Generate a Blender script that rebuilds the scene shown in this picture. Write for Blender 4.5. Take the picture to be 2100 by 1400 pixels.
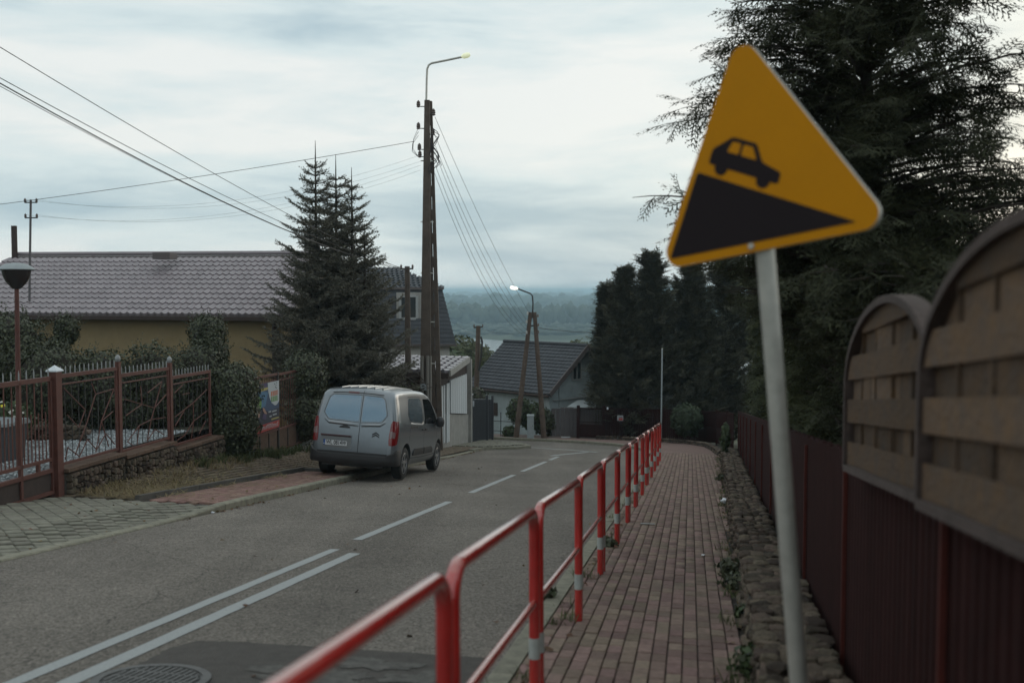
import bpy, bmesh, math, random
import numpy as np
from mathutils import Matrix, Vector
from mathutils.bvhtree import BVHTree

R = math.radians
scene = bpy.context.scene
for o in list(bpy.data.objects):
    bpy.data.objects.remove(o)
col = scene.collection

# ------------------------------------------------------------------ camera
PITCH = math.atan(104.0 / 2042.0)
cam_data = bpy.data.cameras.new('camera')
cam_data.sensor_width = 36.0
cam_data.lens = 35.0
cam_data.clip_start = 0.05
cam_data.clip_end = 60000
cam_data.dof.use_dof = True
cam_data.dof.focus_distance = 21.0
cam_data.dof.aperture_fstop = 1.5
cam_data.dof.aperture_blades = 9
cam = bpy.data.objects.new('camera', cam_data)
cam.location = (0, 0, 0)
cam.rotation_euler = (R(90) - PITCH, 0, 0)
col.objects.link(cam)
scene.camera = cam

# ------------------------------------------------------------------ world, sun, exposure
SUN_EL, SUN_AZ = R(13), R(38)          # low behind the trees, to the right of the view axis
world = bpy.data.worlds.new('World')
scene.world = world
world.use_nodes = True
wn, wl = world.node_tree.nodes, world.node_tree.links
wn.clear()
w_out = wn.new('ShaderNodeOutputWorld')
w_bg = wn.new('ShaderNodeBackground')
w_bg.inputs['Strength'].default_value = 0.1
w_sky = wn.new('ShaderNodeTexSky')
w_sky.sky_type = 'NISHITA'
w_sky.sun_disc = False
w_sky.sun_elevation = SUN_EL
w_sky.sun_rotation = SUN_AZ
w_sky.air_density = 1.2
w_sky.dust_density = 2.5
w_tc = wn.new('ShaderNodeTexCoord')
w_map = wn.new('ShaderNodeMapping')
w_map.inputs['Scale'].default_value = (1.0, 1.0, 5.5)
w_map.inputs['Location'].default_value = (3.4, 1.7, 0.06)
w_map.inputs['Rotation'].default_value = (0, R(-7), 0)
wl.new(w_tc.outputs['Generated'], w_map.inputs['Vector'])
w_n = wn.new('ShaderNodeTexNoise')
w_n.inputs['Scale'].default_value = 1.55
w_n.inputs['Detail'].default_value = 6
w_n.inputs['Roughness'].default_value = 0.5
w_n.inputs['Distortion'].default_value = 0.25
wl.new(w_map.outputs['Vector'], w_n.inputs['Vector'])
w_r = wn.new('ShaderNodeValToRGB')
w_r.color_ramp.elements[0].position = 0.385
w_r.color_ramp.elements[0].color = (4.6, 6.0, 6.7, 1)
w_r.color_ramp.elements[1].position = 0.57
w_r.color_ramp.elements[1].color = (9.0, 9.35, 9.2, 1)
e = w_r.color_ramp.elements.new(0.48)
e.color = (7.2, 8.3, 8.5, 1)
w_n2 = wn.new('ShaderNodeTexNoise')
w_n2.inputs['Scale'].default_value = 5.2
w_n2.inputs['Detail'].default_value = 7
w_n2.inputs['Roughness'].default_value = 0.58
w_n2.inputs['Distortion'].default_value = 0.4
wl.new(w_map.outputs['Vector'], w_n2.inputs['Vector'])
w_mx = wn.new('ShaderNodeMix')
w_mx.inputs['Factor'].default_value = 0.26
wl.new(w_n.outputs['Fac'], w_mx.inputs['A'])
wl.new(w_n2.outputs['Fac'], w_mx.inputs['B'])
# overcast skies pale towards the horizon all the way round
w_sep = wn.new('ShaderNodeSeparateXYZ')
wl.new(w_tc.outputs['Generated'], w_sep.inputs[0])
w_hz = wn.new('ShaderNodeMapRange')
w_hz.inputs['From Min'].default_value = 0.0
w_hz.inputs['From Max'].default_value = 0.075
w_hz.inputs['To Min'].default_value = 0.085
w_hz.inputs['To Max'].default_value = 0.0
wl.new(w_sep.outputs['Z'], w_hz.inputs['Value'])
w_ad = wn.new('ShaderNodeMath')
wl.new(w_mx.outputs['Result'], w_ad.inputs[0])
wl.new(w_hz.outputs['Result'], w_ad.inputs[1])
wl.new(w_ad.outputs[0], w_r.inputs['Fac'])
w_mix = wn.new('ShaderNodeMix')
w_mix.data_type = 'RGBA'
w_mix.inputs['Factor'].default_value = 0.9
wl.new(w_sky.outputs['Color'], w_mix.inputs['A'])
wl.new(w_r.outputs['Color'], w_mix.inputs['B'])
wl.new(w_mix.outputs['Result'], w_bg.inputs['Color'])
wl.new(w_bg.outputs['Background'], w_out.inputs['Surface'])

sun_data = bpy.data.lights.new('sun', 'SUN')
sun_data.energy = 0.5
sun_data.angle = R(40)
sun_data.color = (1.0, 0.91, 0.79)
sun = bpy.data.objects.new('sun', sun_data)
sd = Vector((math.sin(SUN_AZ) * math.cos(SUN_EL), math.cos(SUN_AZ) * math.cos(SUN_EL), math.sin(SUN_EL)))
sun.rotation_euler = sd.to_track_quat('Z', 'Y').to_euler()
sun.location = (30, 40, 30)
col.objects.link(sun)

scene.view_settings.view_transform = 'Standard'
scene.view_settings.look = 'None'
scene.view_settings.exposure = 0.0
scene.view_settings.gamma = 1.0
scene.render.engine = 'CYCLES'
scene.cycles.use_denoising = True
scene.cycles.max_bounces = 6
scene.cycles.diffuse_bounces = 3
scene.cycles.glossy_bounces = 3
scene.cycles.transparent_max_bounces = 6
scene.cycles.volume_bounces = 1
scene.cycles.use_adaptive_sampling = True
scene.cycles.adaptive_threshold = 0.015
scene.cycles.caustics_reflective = False
scene.cycles.caustics_refractive = False

# ------------------------------------------------------------------ geometry frame
F = 2042.0
CP, SP = math.cos(PITCH), math.sin(PITCH)
def PX(u, v, Y):
    """world point at depth Y that projects on pixel (u, v) of the 2100x1400 photograph"""
    a, b = (u - 1050) / F, (700 - v) / F
    y, z = CP + b * SP, -SP + b * CP
    k = Y / y
    return Vector((a * k, Y, z * k))
RA = R(10.2)
S_, C_ = math.sin(RA), math.cos(RA)
def gz(x, y):                       # pavement plane (the eye is at z = 0)
    return -(1.743 + 0.107 * y + 0.027 * x)
KERB = 0.10
def W(s, t, dz=0.0):                # road frame: s along the road, t to the right
    x, y = s * S_ + t * C_, s * C_ - t * S_
    return Vector((x, y, gz(x, y) + dz))
def st(x, y):
    return x * S_ + y * C_, x * C_ - y * S_
def smooth(x):
    x = min(1.0, max(0.0, x))
    return x * x * (3 - 2 * x)

# ------------------------------------------------------------------ object helpers
def wm(o):
    m = o.matrix_parent_inverse @ o.matrix_basis if o.parent else o.matrix_basis.copy()
    return wm(o.parent) @ m if o.parent else m
def setpar(o, p, local=False):
    if p is None:
        return o
    if not local:
        m = wm(p)
        o.parent = p
        o.matrix_parent_inverse = m.inverted()
    else:
        o.parent = p
    return o
def tag(o, label=None, cat=None, group=None, kind=None):
    if label: o['label'] = label
    if cat: o['category'] = cat
    if group: o['group'] = group
    if kind: o['kind'] = kind
    return o
def thing(name, label, cat, loc, group=None, mat4=None):
    o = bpy.data.objects.new(name, None)
    o.empty_display_size = 0.2
    if mat4 is not None:
        o.matrix_basis = mat4
    else:
        o.location = loc
    col.objects.link(o)
    return tag(o, label, cat, group)
def link(name, me, parent=None, local=False, mat4=None):
    o = bpy.data.objects.new(name, me)
    if mat4 is not None:
        o.matrix_basis = mat4
    col.objects.link(o)
    return setpar(o, parent, local)

class MB:
    def __init__(self):
        self.v, self.f = [], []
    def add(self, vs, fs):
        b = len(self.v)
        self.v += [tuple(p) for p in vs]
        self.f += [tuple(i + b for i in f) for f in fs]
        return self
    def hexa(self, p):              # 8 points: bottom 4 ccw, top 4 ccw
        return self.add(p, [(3, 2, 1, 0), (4, 5, 6, 7), (0, 1, 5, 4), (1, 2, 6, 5), (2, 3, 7, 6), (3, 0, 4, 7)])
    def box(self, c, sz, m=None):
        x, y, z = sz[0] / 2, sz[1] / 2, sz[2] / 2
        p = [Vector(q) for q in ((-x, -y, -z), (x, -y, -z), (x, y, -z), (-x, y, -z), (-x, -y, z), (x, -y, z), (x, y, z), (-x, y, z))]
        if m is not None:
            p = [m @ q for q in p]
        c = Vector(c)
        return self.hexa([q + c for q in p])
    def bar(self, a, b, w, h=None, up=(0, 0, 1)):
        a, b = Vector(a), Vector(b)
        h = h or w
        d = (b - a).normalized()
        u = Vector(up)
        if abs(d.dot(u)) > 0.98:
            u = Vector((S_, C_, 0))
        r = d.cross(u).normalized() * (w / 2)
        q = r.cross(d).normalized() * (h / 2)
        return self.hexa([a - r - q, a + r - q, b + r - q, b - r - q, a - r + q, a + r + q, b + r + q, b - r + q])
    def tube(self, pts, r, n=8, cap=True):
        pts = [Vector(p) for p in pts]
        rs = r if isinstance(r, (list, tuple)) else [r] * len(pts)
        t0 = (pts[1] - pts[0]).normalized()
        ref = Vector((0, 0, 1)) if abs(t0.z) < 0.9 else Vector((1, 0, 0))
        nx = t0.cross(ref).normalized()
        vs = []
        for i, p in enumerate(pts):
            t = (pts[min(i + 1, len(pts) - 1)] - pts[max(i - 1, 0)]).normalized()
            nx = (nx - t * nx.dot(t)).normalized()
            ny = t.cross(nx)
            for k in range(n):
                a = 2 * math.pi * k / n
                vs.append(p + (nx * math.cos(a) + ny * math.sin(a)) * rs[i])
        fs = []
        for i in range(len(pts) - 1):
            for k in range(n):
                fs.append((i * n + k, i * n + (k + 1) % n, (i + 1) * n + (k + 1) % n, (i + 1) * n + k))
        if cap:
            fs.append(tuple(range(n - 1, -1, -1)))
            fs.append(tuple((len(pts) - 1) * n + k for k in range(n)))
        return self.add(vs, fs)
    def lathe(self, c, prof, n=16, axis=None):
        c = Vector(c)
        vs, fs = [], []
        for (r, z) in prof:
            for k in range(n):
                a = 2 * math.pi * k / n
                q = Vector((r * math.cos(a), r * math.sin(a), z))
                if axis is not None:
                    q = axis @ q
                vs.append(c + q)
        m = len(prof)
        for i in range(m - 1):
            for k in range(n):
                fs.append((i * n + k, i * n + (k + 1) % n, (i + 1) * n + (k + 1) % n, (i + 1) * n + k))
        fs.append(tuple(range(n - 1, -1, -1)))
        fs.append(tuple((m - 1) * n + k for k in range(n)))
        return self.add(vs, fs)
    def prism(self, outline, d):     # planar outline (3D points), extruded by vector d
        d = Vector(d)
        p = [Vector(q) for q in outline]
        n = len(p)
        fs = [tuple(range(n - 1, -1, -1)), tuple(range(n, 2 * n))]
        fs += [(i, (i + 1) % n, n + (i + 1) % n, n + i) for i in range(n)]
        return self.add(p + [q + d for q in p], fs)
    def mesh(self, name, mat, smooth_=False):
        me = bpy.data.meshes.new(name)
        me.from_pydata([tuple(p) for p in self.v], [], self.f)
        bm = bmesh.new()
        bm.from_mesh(me)
        bmesh.ops.recalc_face_normals(bm, faces=bm.faces)
        bm.to_mesh(me)
        bm.free()
        if mat:
            me.materials.append(mat)
        if smooth_:
            me.polygons.foreach_set('use_smooth', [True] * len(me.polygons))
            try:
                me.set_sharp_from_angle(angle=R(smooth_ if smooth_ is not True else 40))
            except Exception:
                pass
        me.update()
        return me
    def build(self, name, mat, parent=None, sm=False, local=False, mat4=None):
        return link(name, self.mesh(name, mat, sm), parent, local, mat4)

def np_mesh(name, V, Fc, mat, sm=False):
    """fast mesh from numpy: V (n,3), Fc (m,k)"""
    me = bpy.data.meshes.new(name)
    V = np.ascontiguousarray(V, dtype=np.float32)
    Fc = np.ascontiguousarray(Fc, dtype=np.int32)
    m, k = Fc.shape
    me.vertices.add(len(V))
    me.vertices.foreach_set('co', V.ravel())
    me.loops.add(m * k)
    me.loops.foreach_set('vertex_index', Fc.ravel())
    me.polygons.add(m)
    me.polygons.foreach_set('loop_start', np.arange(0, m * k, k, dtype=np.int32))
    me.polygons.foreach_set('loop_total', np.full(m, k, dtype=np.int32))
    if sm:
        me.polygons.foreach_set('use_smooth', np.ones(m, dtype=bool))
    me.materials.append(mat)
    me.update(calc_edges=True)
    return me
def inst(Tv, Tf, P, M, s=None):
    """template (n,3)/(m,k) placed N times: positions P (N,3), matrices M (N,3,3) with columns = axes"""
    N = len(P)
    M = np.asarray(M)
    if s is not None:
        M = M * np.asarray(s).reshape(N, 1, 1)
    V = np.einsum('nij,kj->nki', M, Tv) + P[:, None, :]
    Fc = Tf[None] + (np.arange(N) * len(Tv))[:, None, None]
    return V.reshape(-1, 3), Fc.reshape(-1, Tf.shape[1])
def basis(D, U):
    """rotation matrices with x axis D and z axis near U"""
    D = D / np.linalg.norm(D, axis=1, keepdims=True)
    Yv = np.cross(U, D)
    n = np.linalg.norm(Yv, axis=1, keepdims=True)
    Yv = np.where(n > 1e-4, Yv / np.maximum(n, 1e-6), np.array([[0, 1, 0]]))
    Z = np.cross(D, Yv)
    return np.stack([D, Yv, Z], axis=2)

# ------------------------------------------------------------------ materials
def mat(name, c, rough=0.85, metal=0.0, var=0.0, noise=None, bump=None, spec=0.5, c2=None, coat=0.0, emit=None, trans=0.0, hue=0.0):
    """c: base colour; var: brightness variation per piece; noise=(scale, amount) or with c2 a mix to c2; bump=(scale, strength)"""
    m = bpy.data.materials.new(name)
    m.use_nodes = True
    nt = m.node_tree
    n, l = nt.nodes, nt.links
    b = n['Principled BSDF']
    b.inputs['Base Color'].default_value = (*c, 1)
    b.inputs['Roughness'].default_value = rough
    b.inputs['Metallic'].default_value = metal
    b.inputs['Specular IOR Level'].default_value = spec
    b.inputs['Coat Weight'].default_value = coat
    geo = n.new('ShaderNodeNewGeometry')
    cs = None
    if noise:
        t = n.new('ShaderNodeTexNoise')
        t.inputs['Scale'].default_value = noise[0]
        t.inputs['Detail'].default_value = 5
        t.inputs['Roughness'].default_value = 0.65
        l.new(geo.outputs['Position'], t.inputs['Vector'])
        if c2:
            rp = n.new('ShaderNodeMapRange')
            rp.inputs['From Min'].default_value = 0.5 - noise[1] / 2
            rp.inputs['From Max'].default_value = 0.5 + noise[1] / 2
            l.new(t.outputs['Fac'], rp.inputs['Value'])
            mx = n.new('ShaderNodeMix')
            mx.data_type = 'RGBA'
            mx.inputs['A'].default_value = (*c, 1)
            mx.inputs['B'].default_value = (*c2, 1)
            l.new(rp.outputs['Result'], mx.inputs['Factor'])
            cs = mx.outputs['Result']
        else:
            rp = n.new('ShaderNodeMapRange')
            rp.inputs['From Min'].default_value = 0.25
            rp.inputs['From Max'].default_value = 0.75
            rp.inputs['To Min'].default_value = 1 - noise[1]
            rp.inputs['To Max'].default_value = 1 + noise[1]
            l.new(t.outputs['Fac'], rp.inputs['Value'])
            mx = n.new('ShaderNodeVectorMath')
            mx.operation = 'SCALE'
            mx.inputs[0].default_value = c
            l.new(rp.outputs['Result'], mx.inputs['Scale'])
            cs = mx.outputs['Vector']
    if var or hue:
        oi = n.new('ShaderNodeObjectInfo')
        ad = n.new('ShaderNodeMath')
        ad.operation = 'ADD'
        l.new(oi.outputs['Random'], ad.inputs[0])
        l.new(geo.outputs['Random Per Island'], ad.inputs[1])
        fr = n.new('ShaderNodeMath')
        fr.operation = 'FRACT'
        l.new(ad.outputs[0], fr.inputs[0])
        hs = n.new('ShaderNodeHueSaturation')
        r2 = n.new('ShaderNodeMapRange')
        r2.inputs['To Min'].default_value = 1 - var
        r2.inputs['To Max'].default_value = 1 + var
        l.new(fr.outputs[0], r2.inputs['Value'])
        l.new(r2.outputs['Result'], hs.inputs['Value'])
        if hue:
            m7 = n.new('ShaderNodeMath')
            m7.operation = 'MULTIPLY'
            m7.inputs[1].default_value = 7.31
            l.new(fr.outputs[0], m7.inputs[0])
            f7 = n.new('ShaderNodeMath')
            f7.operation = 'FRACT'
            l.new(m7.outputs[0], f7.inputs[0])
            r3 = n.new('ShaderNodeMapRange')
            r3.inputs['To Min'].default_value = 0.5 - hue
            r3.inputs['To Max'].default_value = 0.5 + hue
            l.new(f7.outputs[0], r3.inputs['Value'])
            l.new(r3.outputs['Result'], hs.inputs['Hue'])
        if cs:
            l.new(cs, hs.inputs['Color'])
        else:
            hs.inputs['Color'].default_value = (*c, 1)
        cs = hs.outputs['Color']
    if cs:
        l.new(cs, b.inputs['Base Color'])
    if bump:
        t = n.new('ShaderNodeTexNoise')
        t.inputs['Scale'].default_value = bump[0]
        t.inputs['Detail'].default_value = 4
        l.new(geo.outputs['Position'], t.inputs['Vector'])
        bp = n.new('ShaderNodeBump')
        bp.inputs['Strength'].default_value = bump[1]
        bp.inputs['Distance'].default_value = 0.02
        l.new(t.outputs['Fac'], bp.inputs['Height'])
        l.new(bp.outputs['Normal'], b.inputs['Normal'])
    if emit:
        b.inputs['Emission Color'].default_value = (*emit[0], 1)
        b.inputs['Emission Strength'].default_value = emit[1]
    if trans:
        tr = n.new('ShaderNodeBsdfTranslucent')
        if cs:
            l.new(cs, tr.inputs['Color'])
        else:
            tr.inputs['Color'].default_value = (*c, 1)
        ms = n.new('ShaderNodeMixShader')
        ms.inputs['Fac'].default_value = trans
        out = n['Material Output']
        l.new(b.outputs['BSDF'], ms.inputs[1])
        l.new(tr.outputs['BSDF'], ms.inputs[2])
        l.new(ms.outputs['Shader'], out.inputs['Surface'])
    return m

RA_ROAD = R(10.2)
def asphalt_mat(name, c):
    m = mat(name, c, 0.9, bump=(110, 0.8), spec=0.3)
    n, l = m.node_tree.nodes, m.node_tree.links
    geo = n.new('ShaderNodeNewGeometry')
    def noise(scale, detail=3, rough=0.6):
        t = n.new('ShaderNodeTexNoise')
        t.inputs['Scale'].default_value = scale
        t.inputs['Detail'].default_value = detail
        t.inputs['Roughness'].default_value = rough
        l.new(geo.outputs['Position'], t.inputs['Vector'])
        return t.outputs['Fac']
    def rng_(o, a, b, lo=0.3, hi=0.7):
        r = n.new('ShaderNodeMapRange')
        r.inputs['From Min'].default_value = lo; r.inputs['From Max'].default_value = hi
        r.inputs['To Min'].default_value = a; r.inputs['To Max'].default_value = b
        l.new(o, r.inputs['Value'])
        return r.outputs['Result']
    def mul(a, b):
        x = n.new('ShaderNodeMath'); x.operation = 'MULTIPLY'
        l.new(a, x.inputs[0]); l.new(b, x.inputs[1])
        return x.outputs[0]
    f = mul(mul(rng_(noise(42, 3, 0.85), 0.15, 1.95), rng_(noise(14, 3), 0.82, 1.18)), rng_(noise(0.55, 4), 0.84, 1.15))
    mp = n.new('ShaderNodeMapping')
    mp.inputs['Rotation'].default_value = (0, 0, RA_ROAD)
    mp.inputs['Scale'].default_value = (1.15, 0.045, 0.2)
    l.new(geo.outputs['Position'], mp.inputs['Vector'])
    t3 = n.new('ShaderNodeTexNoise'); t3.inputs['Scale'].default_value = 1.0; t3.inputs['Detail'].default_value = 3
    l.new(mp.outputs['Vector'], t3.inputs['Vector'])
    f = mul(f, rng_(t3.outputs['Fac'], 0.86, 1.14, 0.32, 0.68))
    wob = n.new('ShaderNodeTexNoise'); wob.inputs['Scale'].default_value = 2.2; wob.inputs['Detail'].default_value = 4
    l.new(geo.outputs['Position'], wob.inputs['Vector'])
    va = n.new('ShaderNodeVectorMath'); va.operation = 'MULTIPLY_ADD'
    va.inputs[1].default_value = (0.55, 0.55, 0.55)
    l.new(wob.outputs['Color'], va.inputs[0]); l.new(geo.outputs['Position'], va.inputs[2])
    vo = n.new('ShaderNodeTexVoronoi'); vo.feature = 'DISTANCE_TO_EDGE'; vo.inputs['Scale'].default_value = 0.22
    l.new(va.outputs['Vector'], vo.inputs['Vector'])
    f = mul(f, rng_(vo.outputs['Distance'], 0.55, 1.0, 0.0, 0.0035))
    v = n.new('ShaderNodeVectorMath'); v.operation = 'SCALE'
    v.inputs[0].default_value = c
    l.new(f, v.inputs['Scale'])
    l.new(v.outputs['Vector'], n['Principled BSDF'].inputs['Base Color'])
    return m
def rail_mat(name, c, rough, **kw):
    """glossy paint, with a pale highlight painted into the colour along the upper side of the tubes"""
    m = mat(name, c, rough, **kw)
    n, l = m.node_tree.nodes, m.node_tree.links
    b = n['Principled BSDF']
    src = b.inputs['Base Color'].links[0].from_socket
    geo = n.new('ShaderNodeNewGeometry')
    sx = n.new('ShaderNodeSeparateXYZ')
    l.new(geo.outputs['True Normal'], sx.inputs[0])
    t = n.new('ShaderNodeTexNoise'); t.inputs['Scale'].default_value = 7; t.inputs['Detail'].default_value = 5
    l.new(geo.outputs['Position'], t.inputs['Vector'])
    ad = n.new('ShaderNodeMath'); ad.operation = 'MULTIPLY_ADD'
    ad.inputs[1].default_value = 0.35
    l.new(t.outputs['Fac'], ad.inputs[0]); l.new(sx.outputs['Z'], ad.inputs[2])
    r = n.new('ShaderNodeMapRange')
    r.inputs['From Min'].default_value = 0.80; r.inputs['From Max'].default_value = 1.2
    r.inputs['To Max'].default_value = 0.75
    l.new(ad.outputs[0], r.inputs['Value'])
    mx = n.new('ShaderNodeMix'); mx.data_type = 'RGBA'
    mx.inputs['B'].default_value = (0.42, 0.20, 0.16, 1)  # pale pink of the painted highlight on upward faces
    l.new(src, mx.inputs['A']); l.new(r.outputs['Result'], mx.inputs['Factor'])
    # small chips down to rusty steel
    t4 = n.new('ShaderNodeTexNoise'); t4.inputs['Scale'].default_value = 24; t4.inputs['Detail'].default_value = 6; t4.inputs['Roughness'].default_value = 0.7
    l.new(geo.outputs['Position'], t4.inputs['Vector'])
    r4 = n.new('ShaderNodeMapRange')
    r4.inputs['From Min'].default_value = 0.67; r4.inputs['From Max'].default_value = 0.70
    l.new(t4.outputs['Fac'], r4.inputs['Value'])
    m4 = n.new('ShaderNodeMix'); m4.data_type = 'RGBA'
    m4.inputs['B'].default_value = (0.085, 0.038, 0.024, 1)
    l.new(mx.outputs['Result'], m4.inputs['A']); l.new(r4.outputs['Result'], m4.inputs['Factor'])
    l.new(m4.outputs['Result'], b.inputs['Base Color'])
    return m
M = {}
M['asphalt'] = asphalt_mat('asphalt', (0.154, 0.137, 0.119))
M['asphalt_dark'] = mat('asphalt_dark', (0.118, 0.108, 0.099), 0.95, noise=(9, 0.7), c2=(0.068, 0.063, 0.059), bump=(60, 1.0), spec=0.2)
M['asphalt_skim'] = mat('asphalt_skim', (0.105, 0.100, 0.092), 0.92, noise=(14, 0.5), bump=(120, 0.5), spec=0.3)
M['paint'] = mat('road_paint', (0.37, 0.39, 0.39), 0.85, noise=(55, 0.5), c2=(0.27, 0.28, 0.28), bump=(140, 0.4))
M['kerb'] = mat('kerb_concrete', (0.205, 0.195, 0.150), 0.92, noise=(9, 0.35), bump=(80, 0.4), var=0.12)
M['soil'] = mat('soil', (0.075, 0.062, 0.045), 0.98, noise=(6, 0.4), bump=(40, 0.7))
M['joint'] = mat('sand_joint', (0.045, 0.038, 0.033), 0.98, noise=(15, 0.4), bump=(60, 0.5))
M['brick_red'] = mat('pavement_brick', (0.210, 0.150, 0.125), 0.92, var=0.24, hue=0.028, noise=(18, 0.28), bump=(120, 0.4), spec=0.25)
M['brick_pink'] = mat('red_paver', (0.215, 0.135, 0.112), 0.92, var=0.16, hue=0.015, noise=(16, 0.25), bump=(120, 0.4), spec=0.25)
M['brick_grey'] = mat('grey_paver', (0.185, 0.178, 0.145), 0.92, var=0.16, hue=0.01, noise=(8, 0.3), bump=(110, 0.4), spec=0.25)
M['brick_brown'] = mat('brown_paver', (0.150, 0.120, 0.090), 0.95, var=0.16, hue=0.01, noise=(8, 0.32), bump=(110, 0.4), spec=0.2)
M['stone'] = mat('field_stone', (0.098, 0.076, 0.058), 0.95, var=0.60, hue=0.02, noise=(22, 0.45), bump=(60, 1.0), spec=0.25)
M['mortar'] = mat('mortar', (0.060, 0.052, 0.044), 0.97, noise=(20, 0.35), bump=(50, 0.7))
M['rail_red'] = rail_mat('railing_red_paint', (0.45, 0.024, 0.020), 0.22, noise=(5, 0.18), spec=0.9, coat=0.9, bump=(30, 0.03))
M['reflect'] = mat('reflective_tape', (0.38, 0.40, 0.38), 0.45, noise=(30, 0.15))
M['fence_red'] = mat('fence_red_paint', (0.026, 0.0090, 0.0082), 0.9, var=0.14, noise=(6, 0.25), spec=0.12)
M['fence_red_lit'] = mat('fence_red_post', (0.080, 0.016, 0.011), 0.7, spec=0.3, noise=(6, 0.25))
M['fence_dark'] = mat('fence_blue_grey', (0.035, 0.038, 0.045), 0.6, var=0.1)
M['gate_rust'] = mat('rust_red_iron', (0.098, 0.033, 0.024), 0.65, noise=(9, 0.25))
M['silver'] = mat('silver_paint', (0.27, 0.28, 0.285), 0.5, metal=0.2)
M['white_cap'] = mat('white_metal_cap', (0.62, 0.66, 0.70), 0.5)
M['galv'] = mat('galvanised_steel', (0.46, 0.45, 0.41), 0.5, metal=0.45, noise=(14, 0.2))
M['sign_yellow'] = mat('sign_yellow', (0.53, 0.215, 0.002), 0.7, spec=0.15, noise=(3, 0.06))
M['sign_black'] = mat('sign_black', (0.020, 0.015, 0.017), 0.85, spec=0.15)
M['wood'] = mat('weathered_wood', (0.138, 0.082, 0.043), 0.9, var=0.36, noise=(11, 0.5), c2=(0.082, 0.066, 0.058), bump=(35, 0.6), spec=0.2)
M['wood_frame'] = mat('weathered_frame', (0.066, 0.046, 0.040), 0.85, noise=(9, 0.3), bump=(35, 0.4))
M['concrete'] = mat('pole_concrete', (0.095, 0.074, 0.060), 0.92, noise=(4, 0.3), bump=(30, 0.5))
M['pole_wood'] = mat('pole_wood', (0.105, 0.075, 0.058), 0.92, noise=(5, 0.35), bump=(30, 0.5))
M['wall_grey'] = mat('grey_render', (0.30, 0.29, 0.27), 0.95, noise=(3, 0.2), bump=(60, 0.3))
M['wall_yellow'] = mat('yellow_render', (0.275, 0.205, 0.110), 0.95, noise=(1.6, 0.16), bump=(70, 0.3))
M['wall_yellow_pale'] = mat('pale_yellow_render', (0.42, 0.33, 0.13), 0.95, noise=(2, 0.12))
M['wall_white'] = mat('white_render', (0.52, 0.50, 0.47), 0.95, noise=(2, 0.12))
M['wall_blue'] = mat('blue_grey_render', (0.37, 0.425, 0.44), 0.95, noise=(1.8, 0.2), bump=(50, 0.3))
M['roof_purple'] = mat('purple_roof_tile', (0.262, 0.225, 0.238), 0.42, var=0.10, noise=(2, 0.15), spec=0.6)
M['roof_brown'] = mat('brown_roof_tile', (0.22, 0.20, 0.22), 0.36, var=0.07, spec=0.6)
M['roof_dark'] = mat('anthracite_roof', (0.060, 0.064, 0.073), 0.6, var=0.12, noise=(3, 0.2), spec=0.3)
M['roof_edge'] = mat('roof_trim', (0.10, 0.082, 0.08), 0.6)
M['dark_brown'] = mat('dark_brown_wood', (0.045, 0.030, 0.026), 0.8, noise=(8, 0.3))
M['white_frame'] = mat('white_frame', (0.34, 0.35, 0.35), 0.6)
M['white_board'] = mat('white_board', (0.52, 0.55, 0.57), 0.6, var=0.08)
M['glass'] = mat('window_glass', (0.035, 0.045, 0.05), 0.08, spec=0.8)
M['anthracite'] = mat('anthracite_metal', (0.055, 0.058, 0.066), 0.55, var=0.08)
M['grey_metal'] = mat('grey_metal', (0.105, 0.095, 0.098), 0.6, var=0.08, noise=(5, 0.15))
M['grey_box'] = mat('grey_plastic', (0.30, 0.33, 0.34), 0.7, noise=(6, 0.12))
M['black_iron'] = mat('dark_iron', (0.028, 0.026, 0.026), 0.6)
M['wire'] = mat('wire', (0.03, 0.03, 0.035), 0.6)
M['wire_pale'] = mat('aluminium_wire', (0.16, 0.17, 0.18), 0.5)
M['insulator'] = mat('porcelain', (0.10, 0.075, 0.065), 0.35)
M['insulator_white'] = mat('white_porcelain', (0.42, 0.42, 0.40), 0.35)
M['lamp_glow'] = mat('lamp_glow', (0.8, 0.78, 0.6), 0.4, emit=((0.93, 1.0, 0.62), 0.40))
M['lamp_white'] = mat('lamp_white', (0.9, 0.9, 0.85), 0.4, emit=((1.0, 0.97, 0.86), 1.2))
M['gravel'] = mat('white_gravel', (0.17, 0.18, 0.185), 0.9, noise=(30, 0.6), bump=(45, 1.0))
M['litter'] = mat('white_paper', (0.68, 0.70, 0.74), 0.8)
M['bark'] = mat('bark', (0.045, 0.035, 0.028), 0.95, noise=(10, 0.35), bump=(30, 0.7))
M['spruce'] = mat('spruce_needles', (0.135, 0.128, 0.100), 0.75, var=0.45, hue=0.02, trans=0.15, spec=0.3)
M['cypress'] = mat('cypress_foliage', (0.046, 0.050, 0.027), 0.75, var=0.55, hue=0.02, trans=0.25, spec=0.25)
M['thuja'] = mat('thuja_foliage', (0.090, 0.088, 0.060), 0.8, var=0.45, hue=0.02, trans=0.2, spec=0.25)
M['conifer_mid'] = mat('green_conifer', (0.056, 0.062, 0.028), 0.75, var=0.40, hue=0.02, trans=0.25, spec=0.25)
M['ivy'] = mat('ivy_leaves', (0.058, 0.066, 0.034), 0.5, var=0.5, hue=0.02, trans=0.15, spec=0.5)
M['leaf_mid'] = mat('green_leaves', (0.060, 0.085, 0.035), 0.6, var=0.4, hue=0.02, trans=0.25)
M['leaf_olive'] = mat('olive_leaves', (0.085, 0.095, 0.045), 0.7, var=0.3, hue=0.02, trans=0.25)
M['leaf_pale'] = mat('silvery_leaves', (0.105, 0.110, 0.095), 0.6, var=0.5, trans=0.15)
M['topiary'] = mat('topiary_leaves', (0.038, 0.056, 0.026), 0.7, var=0.35, hue=0.02, trans=0.2)
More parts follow.
